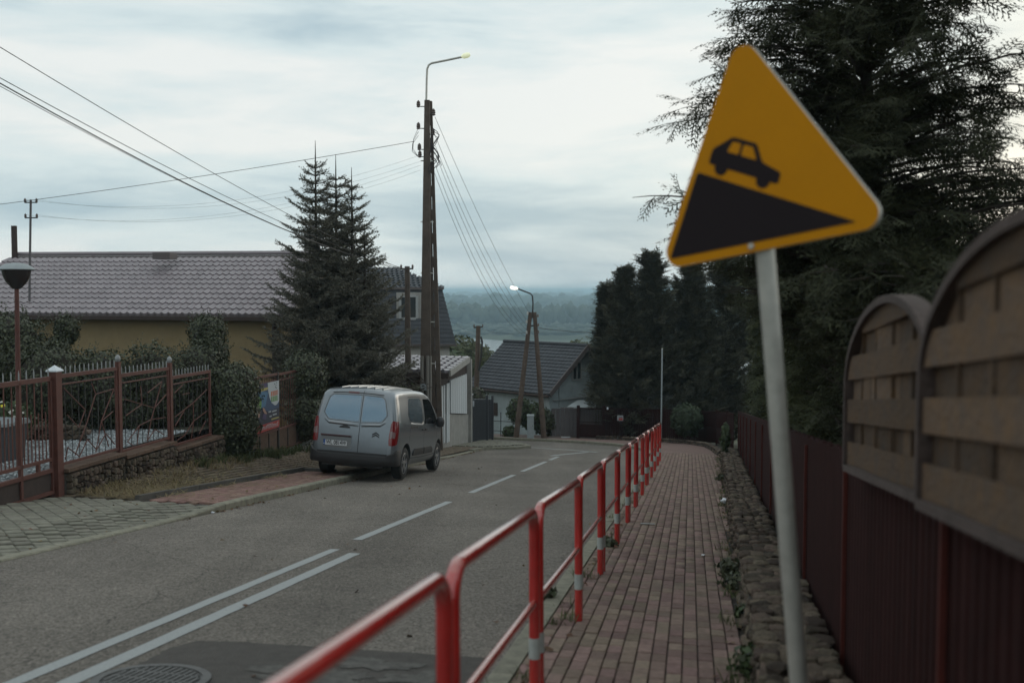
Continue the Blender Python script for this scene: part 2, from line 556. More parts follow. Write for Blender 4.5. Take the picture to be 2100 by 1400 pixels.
M['twig'] = mat('twig', (0.060, 0.048, 0.038), 0.9)
M['inner'] = mat('inner_twigs', (0.016, 0.016, 0.012), 0.98)
M['dry_grass'] = mat('dry_grass', (0.205, 0.160, 0.085), 0.9, var=0.35, hue=0.02, trans=0.2)
M['green_grass'] = mat('green_grass', (0.075, 0.090, 0.035), 0.9, var=0.35, hue=0.03, trans=0.2)
M['dead_leaf'] = mat('dead_leaf', (0.115, 0.070, 0.035), 0.9, var=0.5, hue=0.03)
M['flower_white'] = mat('white_petals', (0.55, 0.55, 0.50), 0.8)
M['flower_yellow'] = mat('yellow_petals', (0.60, 0.50, 0.03), 0.8)
M['land'] = mat('meadow', (0.060, 0.068, 0.036), 0.98, noise=(0.02, 0.4), bump=(0.5, 0.3))
M['forest'] = mat('far_forest', (0.040, 0.050, 0.028), 0.95, var=0.3, noise=(0.05, 0.3))
M['water'] = mat('river_water', (0.03, 0.04, 0.045), 0.18, spec=0.5, bump=(0.6, 0.25))
rng = np.random.default_rng(7)
random.seed(11)

def project(p):
    y = p[1] * CP - p[2] * SP
    if y < 0.3:
        return None
    return 1050 + F * p[0] / y, 700 - F * (p[1] * SP + p[2] * CP) / y
def inview(p, m=60):
    q = project(p)
    return q is not None and -m < q[0] < 2100 + m and -m < q[1] < 1400 + m

# ------------------------------------------------------------------ terrain, river
def terrain_z(x, y):
    base = gz(min(max(x, -60), 60), min(max(y, -25), 60)) - 0.3
    k = smooth((y - 54) / 170.0)
    z = base * (1 - k) + (-38.4) * k
    if y > 54:
        z -= 2.5 * math.sin(x * 0.05) * k * (1 - k)
    if 470 < y < 850 and abs(x) < 9000:
        z = -42.0
    return z
ys = [-60, -25, -10, 0, 6, 12, 20, 30, 40, 46, 50, 54, 58, 64, 72, 80, 90, 100, 115, 130, 150, 170, 190, 210, 230, 300, 400, 465, 472, 600, 848, 856, 1000, 1400, 2200, 4000, 8000, 15000]
xs = [-14000, -7000, -3000, -1200, -500, -200, -120, -80, -60, -45, -32, -24, -16, -8, 0, 8, 16, 24, 32, 45, 60, 80, 120, 200, 500, 1200, 3000, 7000, 14000]
tv = [(x, y, terrain_z(x, y)) for y in ys for x in xs]
nx = len(xs)
tf = [(j * nx + i, j * nx + i + 1, (j + 1) * nx + i + 1, (j + 1) * nx + i) for j in range(len(ys) - 1) for i in range(nx - 1)]
me = bpy.data.meshes.new('terrain')
me.from_pydata(tv, [], tf)
me.materials.append(M['land'])
tag(link('terrain', me), kind='structure')
mb = MB()
mb.add([(x, y, -39.6) for x, y in ((-9500, 466), (9500, 466), (9500, 540), (300, 575), (40, 600), (8, 700), (-8, 790), (-40, 845), (-300, 852), (-9500, 852))], [tuple(range(10))])
tag(mb.build('river', M['water']), kind='structure')

# ------------------------------------------------------------------ flat sheets on the slope
def sheet(name, pts, dz, m, parent=None, kind='structure'):
    b = MB()
    b.add([(x, y, gz(x, y) + dz) for x, y in pts], [tuple(range(len(pts)))])
    me = bpy.data.meshes.new(name)
    me.from_pydata(b.v, [], b.f)
    bm = bmesh.new(); bm.from_mesh(me)
    bmesh.ops.triangulate(bm, faces=bm.faces)
    for f in bm.faces:
        if f.normal.z < 0: f.normal_flip()
    bm.to_mesh(me); bm.free()
    me.materials.append(m)
    o = link(name, me, parent)
    if kind: o['kind'] = kind
    return o
def xy(s, t):
    return (s * S_ + t * C_, s * C_ - t * S_)
T_KR, T_KL = -1.22, -6.95             # road edges
KR_BEND = [xy(30.0, T_KR), (4.45, 32.2), (4.75, 34.6), (4.7, 37.0), (4.1, 39.2), (3.0, 40.7), (1.4, 41.6), (-1.5, 42.5), (-6, 44), (-14, 46.5)]
road_pts = [xy(-8, T_KR)] + KR_BEND + [(-14, 42.6), (-3, 41.2), (-1.35, 40.4), xy(36.6, -7.75), xy(33.0, -6.95), xy(-8, T_KL)]
road = sheet('road', road_pts, -KERB, M['asphalt'])

# painted lines: strips 4 mm above the asphalt
def strip(pts, w, name, parent=None, jag=0.004):
    pts = [Vector((p[0], p[1], 0)) for p in pts]
    fine = []
    for a, b in zip(pts[:-1], pts[1:]):
        n = max(1, int((b - a).length / 0.25))
        fine += [a.lerp(b, k / n) for k in range(n)]
    fine.append(pts[-1])
    vs, fs = [], []
    for i, p in enumerate(fine):
        d = (fine[min(i + 1, len(fine) - 1)] - fine[max(i - 1, 0)]).normalized()
        nrm = Vector((d.y, -d.x, 0))
        for sg in (-1, 1):
            q = p + nrm * sg * (w / 2 + random.uniform(-jag, jag))
            vs.append((q.x, q.y, gz(q.x, q.y) - KERB + 0.005))
    for i in range(len(fine) - 1):
        fs.append((2 * i, 2 * i + 1, 2 * i + 3, 2 * i + 2))
    return MB().add(vs, fs).build(name, M['paint'], parent)
o = strip([xy(-6, -3.76), xy(10.75, -3.76)], 0.135, 'road_marking', road)
o = strip([xy(-6, -4.07), xy(10.95, -4.07)], 0.115, 'road_marking', road)
for s0, s1 in ((11.75, 16.55), (18.25, 22.9), (24.1, 28.2), (29.0, 30.9)):
    strip([xy(s0, -4.08), xy(s1, -4.08)], 0.125, 'road_marking', road)
crv = [PX(1132, 944, 31.2), PX(1172, 934, 33.2), PX(1205, 926, 34.6)]
crv = [(1.22, 31.4), (1.95, 32.9), (2.62, 34.2)]
strip(crv, 0.16, 'road_marking', road)
crv2 = [(2.95, 34.25), (2.62, 34.65), (2.05, 35.3), (1.2, 36.0), (0.2, 36.7), (-0.9, 37.3)]
strip(crv2, 0.19, 'road_marking', road)

# darker patch and worn skim at the bottom of the picture
patch = [PX(270, 1362, 6.4), PX(400, 1312, 6.6), PX(640, 1325, 6.5), PX(900, 1340, 6.45), PX(1010, 1345, 6.4)]
def on_road(u, v):
    a, b = (u - 1050) / F, (700 - v) / F
    y, z = CP + b * SP, -SP + b * CP
    k = -(1.743 + KERB) / (z + 0.107 * y + 0.027 * a)
    return (a * k, y * k)
def on_walk(u, v, dz=0.0):
    a, b = (u - 1050) / F, (700 - v) / F
    y, z = CP + b * SP, -SP + b * CP
    k = -(1.743 - dz) / (z + 0.107 * y + 0.027 * a)
    return (a * k, y * k)
pp = [on_road(*q) for q in ((250, 1400), (290, 1358), (345, 1330), (410, 1313), (520, 1318), (640, 1326), (760, 1334), (900, 1342), (1012, 1350))]
pj = []
for a_, b_ in zip(pp[:-1], pp[1:]):
    for k in range(8):
        q = k / 8
        pj.append((a_[0] + (b_[0] - a_[0]) * q + random.gauss(0, .009), a_[1] + (b_[1] - a_[1]) * q + random.gauss(0, .012)))
pp = pj + [pp[-1]]
pp += [xy(5.0, T_KR - 0.01), xy(2.0, T_KR - 0.01), xy(2.0, -3.55)]
sheet('repair_patch', pp, -KERB + 0.004, M['asphalt_dark'], road, None)
def blob_sheet(name, cx, cy, rx, ry, ang, dz, m, parent, seed, n=26, amp=0.3):
    rr = random.Random(seed)
    ph = [rr.uniform(0, 6.28) for _ in range(5)]
    pts = []
    for k in range(n):
        a = 2 * math.pi * k / n
        q = 1 + amp * (0.5 * math.sin(2 * a + ph[0]) + 0.35 * math.sin(3 * a + ph[1]) + 0.3 * math.sin(5 * a + ph[2]) + 0.2 * math.sin(8 * a + ph[3]) + 0.12 * math.sin(17 * a + ph[4]) + rr.uniform(-.08, .08))
        x, y = rx * q * math.cos(a), ry * q * math.sin(a)
        pts.append((cx + x * math.cos(ang) - y * math.sin(ang), cy + x * math.sin(ang) + y * math.cos(ang)))
    return sheet(name, pts, dz, m, parent, None)
for i, (u, v, rx, ry) in enumerate(((650, 1385, 0.34, 0.20), (760, 1362, 0.25, 0.16), (585, 1398, 0.2, 0.1), (860, 1392, 0.2, 0.15))):
    c = on_road(u, v)
    blob_sheet('worn_patch', c[0], c[1], rx, ry, -0.1, -KERB + 0.008 + i * 0.001, M['asphalt_skim'], road, 40 + i, 70, 0.55)

# ------------------------------------------------------------------ manhole
mc = on_road(310, 1397)
mh = thing('manhole_cover', 'round cast iron manhole cover with slotted grid set in the asphalt', 'manhole cover', (mc[0], mc[1], gz(*mc) - KERB))
nrm = Vector((0.027, 0.107, 1)).normalized()
mrot = nrm.to_track_quat('Z', 'Y').to_matrix()
base = Vector((mc[0], mc[1], gz(*mc) - KERB + 0.004))
M['iron'] = mat('cast_iron', (0.10, 0.098, 0.095), 0.6, metal=0.3, noise=(20, 0.3))
MB().lathe(base, [(0.36, 0.0), (0.36, 0.014), (0.305, 0.014), (0.305, 0.005), (0.29, 0.005)], 40, mrot).build('rim', M['iron'], mh)
MB().lathe(base, [(0.292, 0.003), (0.292, 0.007), (0.01, 0.007)], 40, mrot).build('disc', M['black_iron'], mh)
for k in range(-6, 7):
    x = k * 0.043
    hl = math.sqrt(max(0.0, 0.283 ** 2 - x * x))
    if hl > 0.06:
        MB().box(base + mrot @ Vector((x, 0, 0.011)), (0.024, 2 * hl, 0.008), mrot).build('rib', M['iron'], mh)
for k in (-0.14, 0.0, 0.14):
    hl = math.sqrt(0.283 ** 2 - k * k)
    MB().box(base + mrot @ Vector((0, k, 0.010)), (2 * hl, 0.022, 0.007), mrot).build('cross_rib', M['iron'], mh)

# ------------------------------------------------------------------ paving pieces
def piece_template(lx, ly, h=0.045, bev=0.006, shape=None):
    if shape is None:
        o_ = [(-lx / 2, -ly / 2), (lx / 2, -ly / 2), (lx / 2, ly / 2), (-lx / 2, ly / 2)]
    else:
        o_ = shape
    n = len(o_)
    cx = [(p[0] * (1 - 2 * bev / lx), p[1] * (1 - 2 * bev / ly), 0) for p in o_] + [(p[0], p[1], -bev) for p in o_] + [(p[0], p[1], -h) for p in o_]
    fs = [tuple(range(n))]
    for r in range(2):
        for i in range(n):
            fs.append(((r + 1) * n + i, (r + 1) * n + (i + 1) % n, r * n + (i + 1) % n, r * n + i))
    return cx, fs
def plane_axes(ang, dzx=-0.027, dzy=-0.107):
    c, s = math.cos(ang), math.sin(ang)
    ex = Vector((c, s, dzx * c + dzy * s)).normalized()
    ey = Vector((-s, c, -dzx * s + dzy * c))
    ez = ex.cross(ey).normalized()
    ey = ez.cross(ex)
    return ex, ey, ez
def paving(parent, cells, tmpl, m, name, limit=300, tilt=0.012, dz=0.004, small=False):
    """cells: (x, y, z, angle). The `limit` nearest in view become objects, the rest one mesh."""
    tv, tf = tmpl
    cells = sorted(cells, key=lambda c: c[0] ** 2 + c[1] ** 2 + c[2] ** 2)
    near, rest = [], []
    for c in cells:
        (near if len(near) < limit and inview(c, 0) else rest).append(c)
    me = bpy.data.meshes.new(name)
    me.from_pydata(tv, [], tf)
    me.materials.append(m)
    def mtx(c):
        ex, ey, ez = plane_axes(c[3])
        q = Matrix.Rotation(random.gauss(0, tilt), 3, 'X') @ Matrix.Rotation(random.gauss(0, tilt), 3, 'Y') @ Matrix.Rotation(random.gauss(0, tilt * 0.6), 3, 'Z')
        return Matrix((ex, ey, ez)).transposed() @ q, Vector((c[0], c[1], c[2] + random.uniform(-dz, dz)))
    for c in near:
        a, p = mtx(c)
        link(name, me, parent, mat4=Matrix.Translation(p) @ a.to_4x4())
    if rest:
        q = [mtx(c) for c in rest]
        P = np.array([tuple(x[1]) for x in q])
        A = np.array([[list(r) for r in x[0]] for x in q])
        quads = np.array([f for f in tf if len(f) == 4])
        tops = [f for f in tf if len(f) != 4]
        V, Fq = inst(np.array(tv), quads, P, A)
        o = link(name + '_field', np_mesh(name + '_field', V, Fq, m), parent)
        o['kind'] = 'stuff'
        if tops:
            n = len(tops[0])
            tri = np.array([(tops[0][0], tops[0][i], tops[0][i + 1]) for i in range(1, n - 1)])
            V, Ft = inst(np.array(tv), tri, P, A)
            o = link(name + '_field', np_mesh(name + '_field', V, Ft, m), parent)
            o['kind'] = 'stuff'

# right-hand sidewalk
def t_w(s):
    return 0.25 + 0.0225 * s
WALL_BEND = [xy(33.0, t_w(33)), (7.35, 36.2), (7.6, 38.6), (7.35, 40.6), (6.5, 42.0), (5.2, 42.7), (3.6, 43.2)]
sw = [xy(-6, T_KR + 0.15)] + [(x + 0.12, y + 0.02) for x, y in KR_BEND[:6]] + [(1.6, 41.75), (2.6, 43.4), (3.6, 43.2)] + WALL_BEND[::-1] + [xy(s, t_w(s)) for s in (24, 16, 8, 0, -6)]
sidewalk = sheet('sidewalk', sw, -0.028, M['joint'])
far_walk = [xy(33.6, T_KR + 0.2)] + [(x + 0.14, y + 0.03) for x, y in KR_BEND[3:6]] + [(1.7, 41.8), (2.6, 43.3), (3.6, 43.1)] + WALL_BEND[::-1][1:] + [xy(33.6, t_w(33.6))]
far_walk = [q for q in far_walk]
sheet('far_paving', far_walk, -0.004, M['brick_red'], sidewalk, None)
cells = []
nc = 0
for k in range(0, 26):
    t = T_KR + 0.15 + 0.05 + k * 0.1035
    off = random.uniform(0, 0.2)
    s = 2.6 + off
    while s < 33.8:
        if t < t_w(s) - 0.03:
            p = W(s, t)
            cells.append((p.x, p.y, p.z, -RA + math.pi / 2))
        s += 0.2035
paving(sidewalk, cells, piece_template(0.191, 0.0955), M['brick_red'], 'brick', 300)

# right kerb
kerb = bpy.data.objects.new('kerb', None); col.objects.link(kerb); kerb['kind'] = 'structure'
def kerb_stone(a, b, w, top0, top1, parent, side=1, name='kerb_stone'):
    a, b = Vector(a), Vector(b)
    d = (b - a).normalized()
    n = Vector((d.y, -d.x, 0)) * side
    g = 0.006
    a2, b2 = a + d * g, b - d * g
    def P(p, off, dz):
        q = p + n * off
        return (q.x, q.y, gz(q.x, q.y) + dz)
    bev = 0.018
    vs = []
    for p, tp in ((a2, top0), (b2, top1)):
        vs += [P(p, 0, -0.3), P(p, 0, tp - bev), P(p, bev, tp), P(p, w, tp), P(p, w, -0.3)]
    fs = [(i, i + 1, i + 6, i + 5) for i in range(4)] + [(4, 0, 5, 9), (0, 4, 3, 2, 1), (5, 6, 7, 8, 9)]
    return MB().add(vs, fs).build(name, M['kerb'], parent)
for i in range(3, 30):
    kerb_stone((*xy(i, T_KR), 0), (*xy(i + 1, T_KR), 0), 0.15, 0.012 + random.uniform(-.004, .004), 0.012 + random.uniform(-.004, .004), kerb)
for a, b in zip(KR_BEND[:-3], KR_BEND[1:-2]):
    kerb_stone((*a, 0), (*b, 0), 0.15, 0.012, 0.012, kerb)

# ------------------------------------------------------------------ left-hand pavement
def rise(s, t):
    return 0.27 * smooth((-8.3 - t) / 1.3) * smooth((s - 13.6) / 4.5) - 0.092 * (1 - smooth((s - 12.4) / 2.0)) * smooth((t + 8.1) / 0.95)
def wl_(s, t, dz=0.0):
    p = W(s, t)
    p.z += rise(s, t) + dz
    return p
def gridsheet(name, s0, s1, t0, t1, dz, m, ns=20, nt=8, parent=None, fn=wl_):
    vs = [tuple(fn(s0 + (s1 - s0) * i / ns, t0 + (t1 - t0) * j / nt, dz)) for i in range(ns + 1) for j in range(nt + 1)]
    fs = [(i * (nt + 1) + j, i * (nt + 1) + j + 1, (i + 1) * (nt + 1) + j + 1, (i + 1) * (nt + 1) + j) for i in range(ns) for j in range(nt)]
    return MB().add(vs, fs).build(name, m, parent)
pavement = gridsheet('pavement', 3.0, 34.0, -10.3, T_KL - 0.14, -0.026, M['joint'], 124, 14)
pavement['kind'] = 'structure'
# driveway of grey pavers laid diagonally
cells = []
a = 0.195
for i in range(-60, 140):
    for j in range(-60, 140):
        s = 3 + (i + j) * a * 0.7071 * 1.04
        t = -9.9 + (i - j) * a * 0.7071 * 1.04
        if 4.5 < s < 13.85 and -9.75 < t < T_KL - 0.10:
            p = wl_(s, t)
            cells.append((p.x, p.y, p.z, -RA + math.pi / 4))
paving(pavement, cells, piece_template(a, a, bev=0.010), M['brick_grey'], 'paver', 300)
# red strip beside the kerb
cells = []
for k in range(0, 12):
    t = T_KL - 0.15 - 0.06 - k * 0.104
    s = 14.0 + random.uniform(0, 0.2)
    while s < 20.4:
        if t > -8.28:
            p = wl_(s, t)
            cells.append((p.x, p.y, p.z, -RA + math.pi / 2))
        s += 0.204
paving(pavement, cells, piece_template(0.196, 0.097), M['brick_pink'], 'red_brick', 300)
# brown bricks between the edging and the fence, and on past the van
cells = []
for k in range(0, 32):
    t = T_KL - 0.15 - 0.06 - k * 0.104
    s = 14.0 + random.uniform(0, 0.2)
    while s < 33.5:
        if (t < -8.42 and t > -9.66) or (s > 20.65 and t > -9.66):
            p = wl_(s, t)
            cells.append((p.x, p.y, p.z, -RA + math.pi / 2))
        s += 0.204
paving(pavement, cells, piece_template(0.196, 0.097), M['brick_brown'], 'brown_brick', 300)
# low edging
M['edging'] = mat('edging_concrete', (0.085, 0.078, 0.070), 0.95, noise=(8, 0.3), var=0.1)
for i in range(7):
    s0 = 13.9 + i * 0.95
    MB().bar(wl_(s0 + .004, -8.36, 0.01), wl_(s0 + .946, -8.36, 0.015), 0.07, 0.12).build('edging_stone', M['edging'], pavement)
MB().bar(wl_(20.56, -8.33, 0.01), wl_(20.56, -7.6, 0.01), 0.07, 0.1).build('edging_stone', M['edging'], pavement)
kerb_l = bpy.data.objects.new('kerb', None); col.objects.link(kerb_l); kerb_l['kind'] = 'structure'
for i in range(4, 33):
    lo = lambda s: -0.075 + 0.085 * smooth((s - 12.4) / 2.0) - 0.07 * smooth((s - 26.5) / 2)
    kerb_stone((*xy(i, T_KL), 0), (*xy(i + 1, T_KL), 0), 0.15, lo(i), lo(i + 1), kerb_l, -1)

# garage apron at the bend and far verge
apr = [xy(33.0, -6.9), xy(34.2, -6.0), xy(35.6, -5.7), xy(37.2, -6.2), xy(38.6, -7.2), xy(39.2, -8.0), xy(31.5, -8.1), xy(31.5, -6.95)]
sheet('apron', apr, 0.0, M['joint']) if False else None
apron = MB().prism([(x, y, gz(x, y) - 0.2) for x, y in apr], (0, 0, 0.19)).build('apron', M['kerb'])
apron['kind'] = 'structure'
cells = []
for i in range(24):
    for j in range(26):
        s, t = 33.0 + i * 0.205, -8.0 + j * 0.104
        lim = -5.9 - 0.55 * abs(s - 35.4) * 0.8
        if t < lim and s < 38.4:
            p = W(s + 0.1 * (j % 2), t, 0.03)
            cells.append((p.x, p.y, p.z, -RA + math.pi / 2))
paving(apron, cells, piece_template(0.198, 0.098), M['brick_grey'], 'paver', 250)
verge = [(4.3, 39.4), (3.2, 41.0), (1.6, 42.0), (-1.5, 42.95), (-6, 44.5), (-6, 47), (2, 46.5), (5.0, 44.5), (6.0, 43.2)]
M['verge'] = mat('verge_paving', (0.165, 0.125, 0.108), 0.95, noise=(3, 0.3), bump=(30, 0.5))
sheet('verge', verge, -0.015, M['verge'])
# ------------------------------------------------------------------ stones
def stone_mesh(name, seed, m):
    rr = np.random.default_rng(seed)
    bm = bmesh.new()
    bmesh.ops.create_icosphere(bm, subdivisions=2, radius=0.5)
    for v in bm.verts:
        n = np.array(v.co)
        v.co = Vector(n * (1 + rr.uniform(-0.13, 0.12)))
        v.co.x = max(-0.38, min(0.38, v.co.x)); v.co.y = max(-0.38, min(0.38, v.co.y)); v.co.z = max(-0.36, min(0.36, v.co.z)); v.co *= 1.22; v.co.z += 0.10 * v.co.x * rr.uniform(-1, 1)
    me = bpy.data.meshes.new(name)
    bm.to_mesh(me); bm.free()
    me.materials.append(m)
    return me
def stone_low(seed):
    rr = np.random.default_rng(seed)
    bm = bmesh.new()
    bmesh.ops.create_icosphere(bm, subdivisions=1, radius=0.5)
    for v in bm.verts:
        v.co = Vector(np.clip(np.array(v.co) * (1 + rr.uniform(-.12, .12)), -.38, .38) * 1.22)
    me = bpy.data.meshes.new('stone_low')
    bm.to_mesh(me); bm.free()
    return me
STONE_LOW = stone_low(55)
STONES = [stone_mesh('stone', 100 + i, M['stone']) for i in range(7)]
def stones(parent, items, limit=300, name='stone'):
    """items: (pos, (sx, sy, sz), rotz)"""
    items = sorted(items, key=lambda c: Vector(c[0]).length)
    near, rest = [], []
    for c in items:
        (near if len(near) < limit and inview(c[0], 0) else rest).append(c)
    for c in near:
        mt = Matrix.Translation(c[0]) @ Matrix.Rotation(c[2], 4, 'Z') @ Matrix.Rotation(random.gauss(0, 0.12), 4, 'X') @ Matrix.Diagonal((*c[1], 1))
        link(name, random.choice(STONES), parent, mat4=mt)
    if rest:
        src = STONE_LOW
        tv = np.array([tuple(v.co) for v in src.vertices])
        tf = np.array([tuple(p.vertices) for p in src.polygons])
        P = np.array([tuple(c[0]) for c in rest])
        A = np.array([[[math.cos(c[2]) * c[1][0], -math.sin(c[2]) * c[1][1], 0], [math.sin(c[2]) * c[1][0], math.cos(c[2]) * c[1][1], 0], [0, 0, c[1][2]]] for c in rest])
        V, Fq = inst(tv, tf, P, A)
        V += rng.normal(0, 0.006, V.shape)
        o = link(name + '_field', np_mesh(name + '_field', V, Fq, M['stone'], False), parent)
        o['kind'] = 'stuff'

# low stone wall along the right side of the sidewalk
sp = W(8, t_w(8) + 0.2)
stone_wall = thing('stone_wall', 'low wall of rough field stones along the brick sidewalk under the red fence', 'stone wall', sp)
mb = MB()
path = [(*xy(s, t_w(s) + 0.22), 0) for s in np.arange(2.0, 33.1, 1.0)] + [(x + 0.1, y + 0.1, 0) for x, y in WALL_BEND[1:]]
core_h = 0.22
for a, b in zip(path[:-1], path[1:]):
    a, b = Vector(a), Vector(b)
    hh = core_h if a.y < 31 else 0.1
    a.z, b.z = gz(a.x, a.y) + hh / 2 - 0.05, gz(b.x, b.y) + hh / 2 - 0.05
    mb.bar(a, b, 0.36, hh + 0.1)
mb.build('core', M['mortar'], stone_wall)
items = []
s = 2.2
for row in range(5):
    s = 2.2 + random.uniform(0, 0.1)
    while s < 33:
        L = random.uniform(0.08, 0.18)
        hgt = random.uniform(0.05, 0.085)
        z = 0.02 + row * 0.062 + random.uniform(-0.015, 0.015)
        dpt = random.uniform(0.11, 0.18)
        if row < 4:
            for face in (0.05,):
                p = W(s + L / 2, t_w(s) + face + random.uniform(-0.02, 0.02) + 0.02 * row, z)
                items.append((p, (dpt, L * 1.05, hgt), -RA + random.gauss(0, 0.12)))
        else:
            for off in (0.10, 0.21, 0.32, 0.42):
                p = W(s + L / 2 + random.uniform(-.05, .05), t_w(s) + off + random.uniform(-0.03, 0.03), z - 0.02)
                items.append((p, (dpt, L * 1.05, hgt), -RA + random.gauss(0, 0.3)))
        s += L
for a, b in zip(WALL_BEND[:-1], WALL_BEND[1:]):
    a, b = Vector((*a, 0)), Vector((*b, 0))
    n = int((b - a).length / 0.18)
    for k in range(n):
        p = a.lerp(b, k / n)
        for r in range(2):
            items.append((Vector((p.x + random.uniform(-.03, .03), p.y, gz(p.x, p.y) + 0.03 + 0.09 * r)), (0.2, 0.2, 0.11), random.uniform(0, 3)))
stones(stone_wall, items, 300)

# ------------------------------------------------------------------ red sheet fence on the right
FENCE_R = lambda s: t_w(s) + 0.57
fence_r = thing('metal_fence', 'long dark red metal slat fence standing on the low stone wall', 'fence', W(8, FENCE_R(8)))
def slat_mesh(name, w, h, dp, m):
    # trapezoid rib, 1 m reference height, base at z=0
    o_ = [(-w / 2, 0), (-w * 0.30, -dp), (w * 0.30, -dp), (w / 2, 0), (w / 2, 0.004), (-w / 2, 0.004)]
    b = MB()
    b.prism([(x, y, 0) for x, y in o_], (0, 0, h))
    return b.mesh(name, m)
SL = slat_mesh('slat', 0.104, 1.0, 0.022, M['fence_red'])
SLD = slat_mesh('slat', 0.104, 1.0, 0.022, M['fence_dark'])
s = 1.2
i = 0
while s < 33.5:
    t = FENCE_R(s)
    p = W(s, t, 0.12)
    top = 1.47 + 0.012 * math.sin(i * 1.7)
    mt = Matrix.Translation(p) @ Matrix.Rotation(-RA - math.pi / 2 + 0.0225, 4, 'Z') @ Matrix.Diagonal((1.05, 1, top - 0.12, 1))
    link('slat', SLD if s < 2.35 else SL, fence_r, mat4=mt)
    s += 0.115
    i += 1
for s in np.arange(1.0, 33, 2.6):
    p = W(s, FENCE_R(s) - 0.038)
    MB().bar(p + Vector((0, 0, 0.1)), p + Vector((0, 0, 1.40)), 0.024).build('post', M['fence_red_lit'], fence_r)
for h in (0.35, 1.25):
    MB().bar(W(1.2, FENCE_R(1.2) + 0.03, h), W(33.4, FENCE_R(33.4) + 0.03, h), 0.03, 0.04).build('rail', M['fence_red'], fence_r)

# ------------------------------------------------------------------ arched wooden panels above it
def wood_panel(s0, s1, label):
    tb = FENCE_R((s0 + s1) / 2) - 0.075
    th = thing('wooden_fence_panel', label, 'fence panel', W((s0 + s1) / 2, tb, 1.42), 'arched wooden fence panels')
    w = s1 - s0
    B0 = 1.41
    def arch(a):
        q = 2 * a / w - 1
        return 0.44 + 0.38 * math.sqrt(max(0.0, 1 - q * q))
    def P(a, b, d):
        return W(s0 + a, tb + d, B0 + b)
    def board(b0, b1, d, th_, a0, a1, name):
        n = 14
        vs, ok = [], False
        lo, hi = [], []
        for k in range(n + 1):
            a = a0 + (a1 - a0) * k / n
            h = min(b1, arch(a) - 0.015)
            if h > b0 + 0.012:
                lo.append((a, b0)); hi.append((a, h))
        if len(lo) < 3:
            return
        m_ = len(lo)
        wob = 0.006
        for dd in (d, d + th_):
            vs += [P(a, b, dd + wob * math.sin(a * 5 + b0 * 30)) for a, b in lo] + [P(a, b, dd + wob * math.sin(a * 5 + b0 * 30)) for a, b in hi]
        fs = []
        for k in range(m_ - 1):
            fs.append((k, k + 1, m_ + k + 1, m_ + k))
            fs.append((2 * m_ + k + 1, 2 * m_ + k, 3 * m_ + k, 3 * m_ + k + 1))
            fs.append((k, 2 * m_ + k, 2 * m_ + k + 1, k + 1))
            fs.append((m_ + k, m_ + k + 1, 3 * m_ + k + 1, 3 * m_ + k))
        fs += [(0, m_, 3 * m_, 2 * m_), (m_ - 1, 3 * m_ - 1, 4 * m_ - 1, 2 * m_ - 1)]
        MB().add(vs, fs).build(name, M['wood'], th)
    rows = [0.02, 0.138, 0.246, 0.364, 0.472, 0.590, 0.698]
    for r, b0 in enumerate(rows):
        if r % 2 == 0:
            board(b0, b0 + 0.122, -0.012, 0.012, 0.03, w - 0.03, 'plank')
        else:
            # woven back boards, split in lengths
            cuts = [0.03, w * random.uniform(.3, .4), w * random.uniform(.6, .72), w - 0.03]
            for c0, c1 in zip(cuts[:-1], cuts[1:]):
                if c1 - c0 > 0.14:
                    board(b0 - 0.01, b0 + 0.120, 0.006 + random.uniform(0, 0.010), 0.012, c0 + 0.004, c1 - 0.004, 'back_plank')
    for k in range(1, 5):
        a = w * k / 5 + random.uniform(-0.03, 0.03)
        MB().bar(P(a, 0.02, 0.013), P(a, arch(a) - 0.02, 0.013), 0.034, 0.010).build('batten', M['wood'], th)
    # frame: sides, bottom, arched head
    ol = [(0, 0.0), (0, 0.44)] + [(w / 2 * (1 - math.cos(math.pi * k / 24)), 0.44 + 0.38 * math.sin(math.pi * k / 24)) for k in range(1, 24)] + [(w, 0.44), (w, 0.0)]
    vs, fs = [], []
    cx = w / 2
    for a, b in ol:
        k = 0.034
        ai = a + (k if a < cx else -k) * min(1, abs(a - cx) / (w / 2) * 1.4)
        bi = b if b <= 0.44 else b - k * max(0.25, (b - 0.44) / 0.38)
        vs += [P(a, b, -0.034), P(ai, bi, -0.034), P(ai, bi, 0.05), P(a, b, 0.05)]
    n = len(ol)
    for i in range(n - 1):
        for k in range(4):
            fs.append((4 * i + k, 4 * i + (k + 1) % 4, 4 * i + 4 + (k + 1) % 4, 4 * i + 4 + k))
    fs += [(3, 2, 1, 0), (4 * n - 4, 4 * n - 3, 4 * n - 2, 4 * n - 1)]
    MB().add(vs, fs).build('frame', M['wood_frame'], th, sm=40)
    MB().bar(P(0.02, 0.0, 0), P(w - 0.02, 0.0, 0), 0.07, 0.035).build('bottom_rail', M['wood_frame'], th)
    return th
wood_panel(3.68, 5.60, 'arched wooden lattice fence panel farther from the viewer, just behind the yellow sign post')
wood_panel(1.72, 3.64, 'large arched wooden lattice fence panel cut off by the right picture edge')

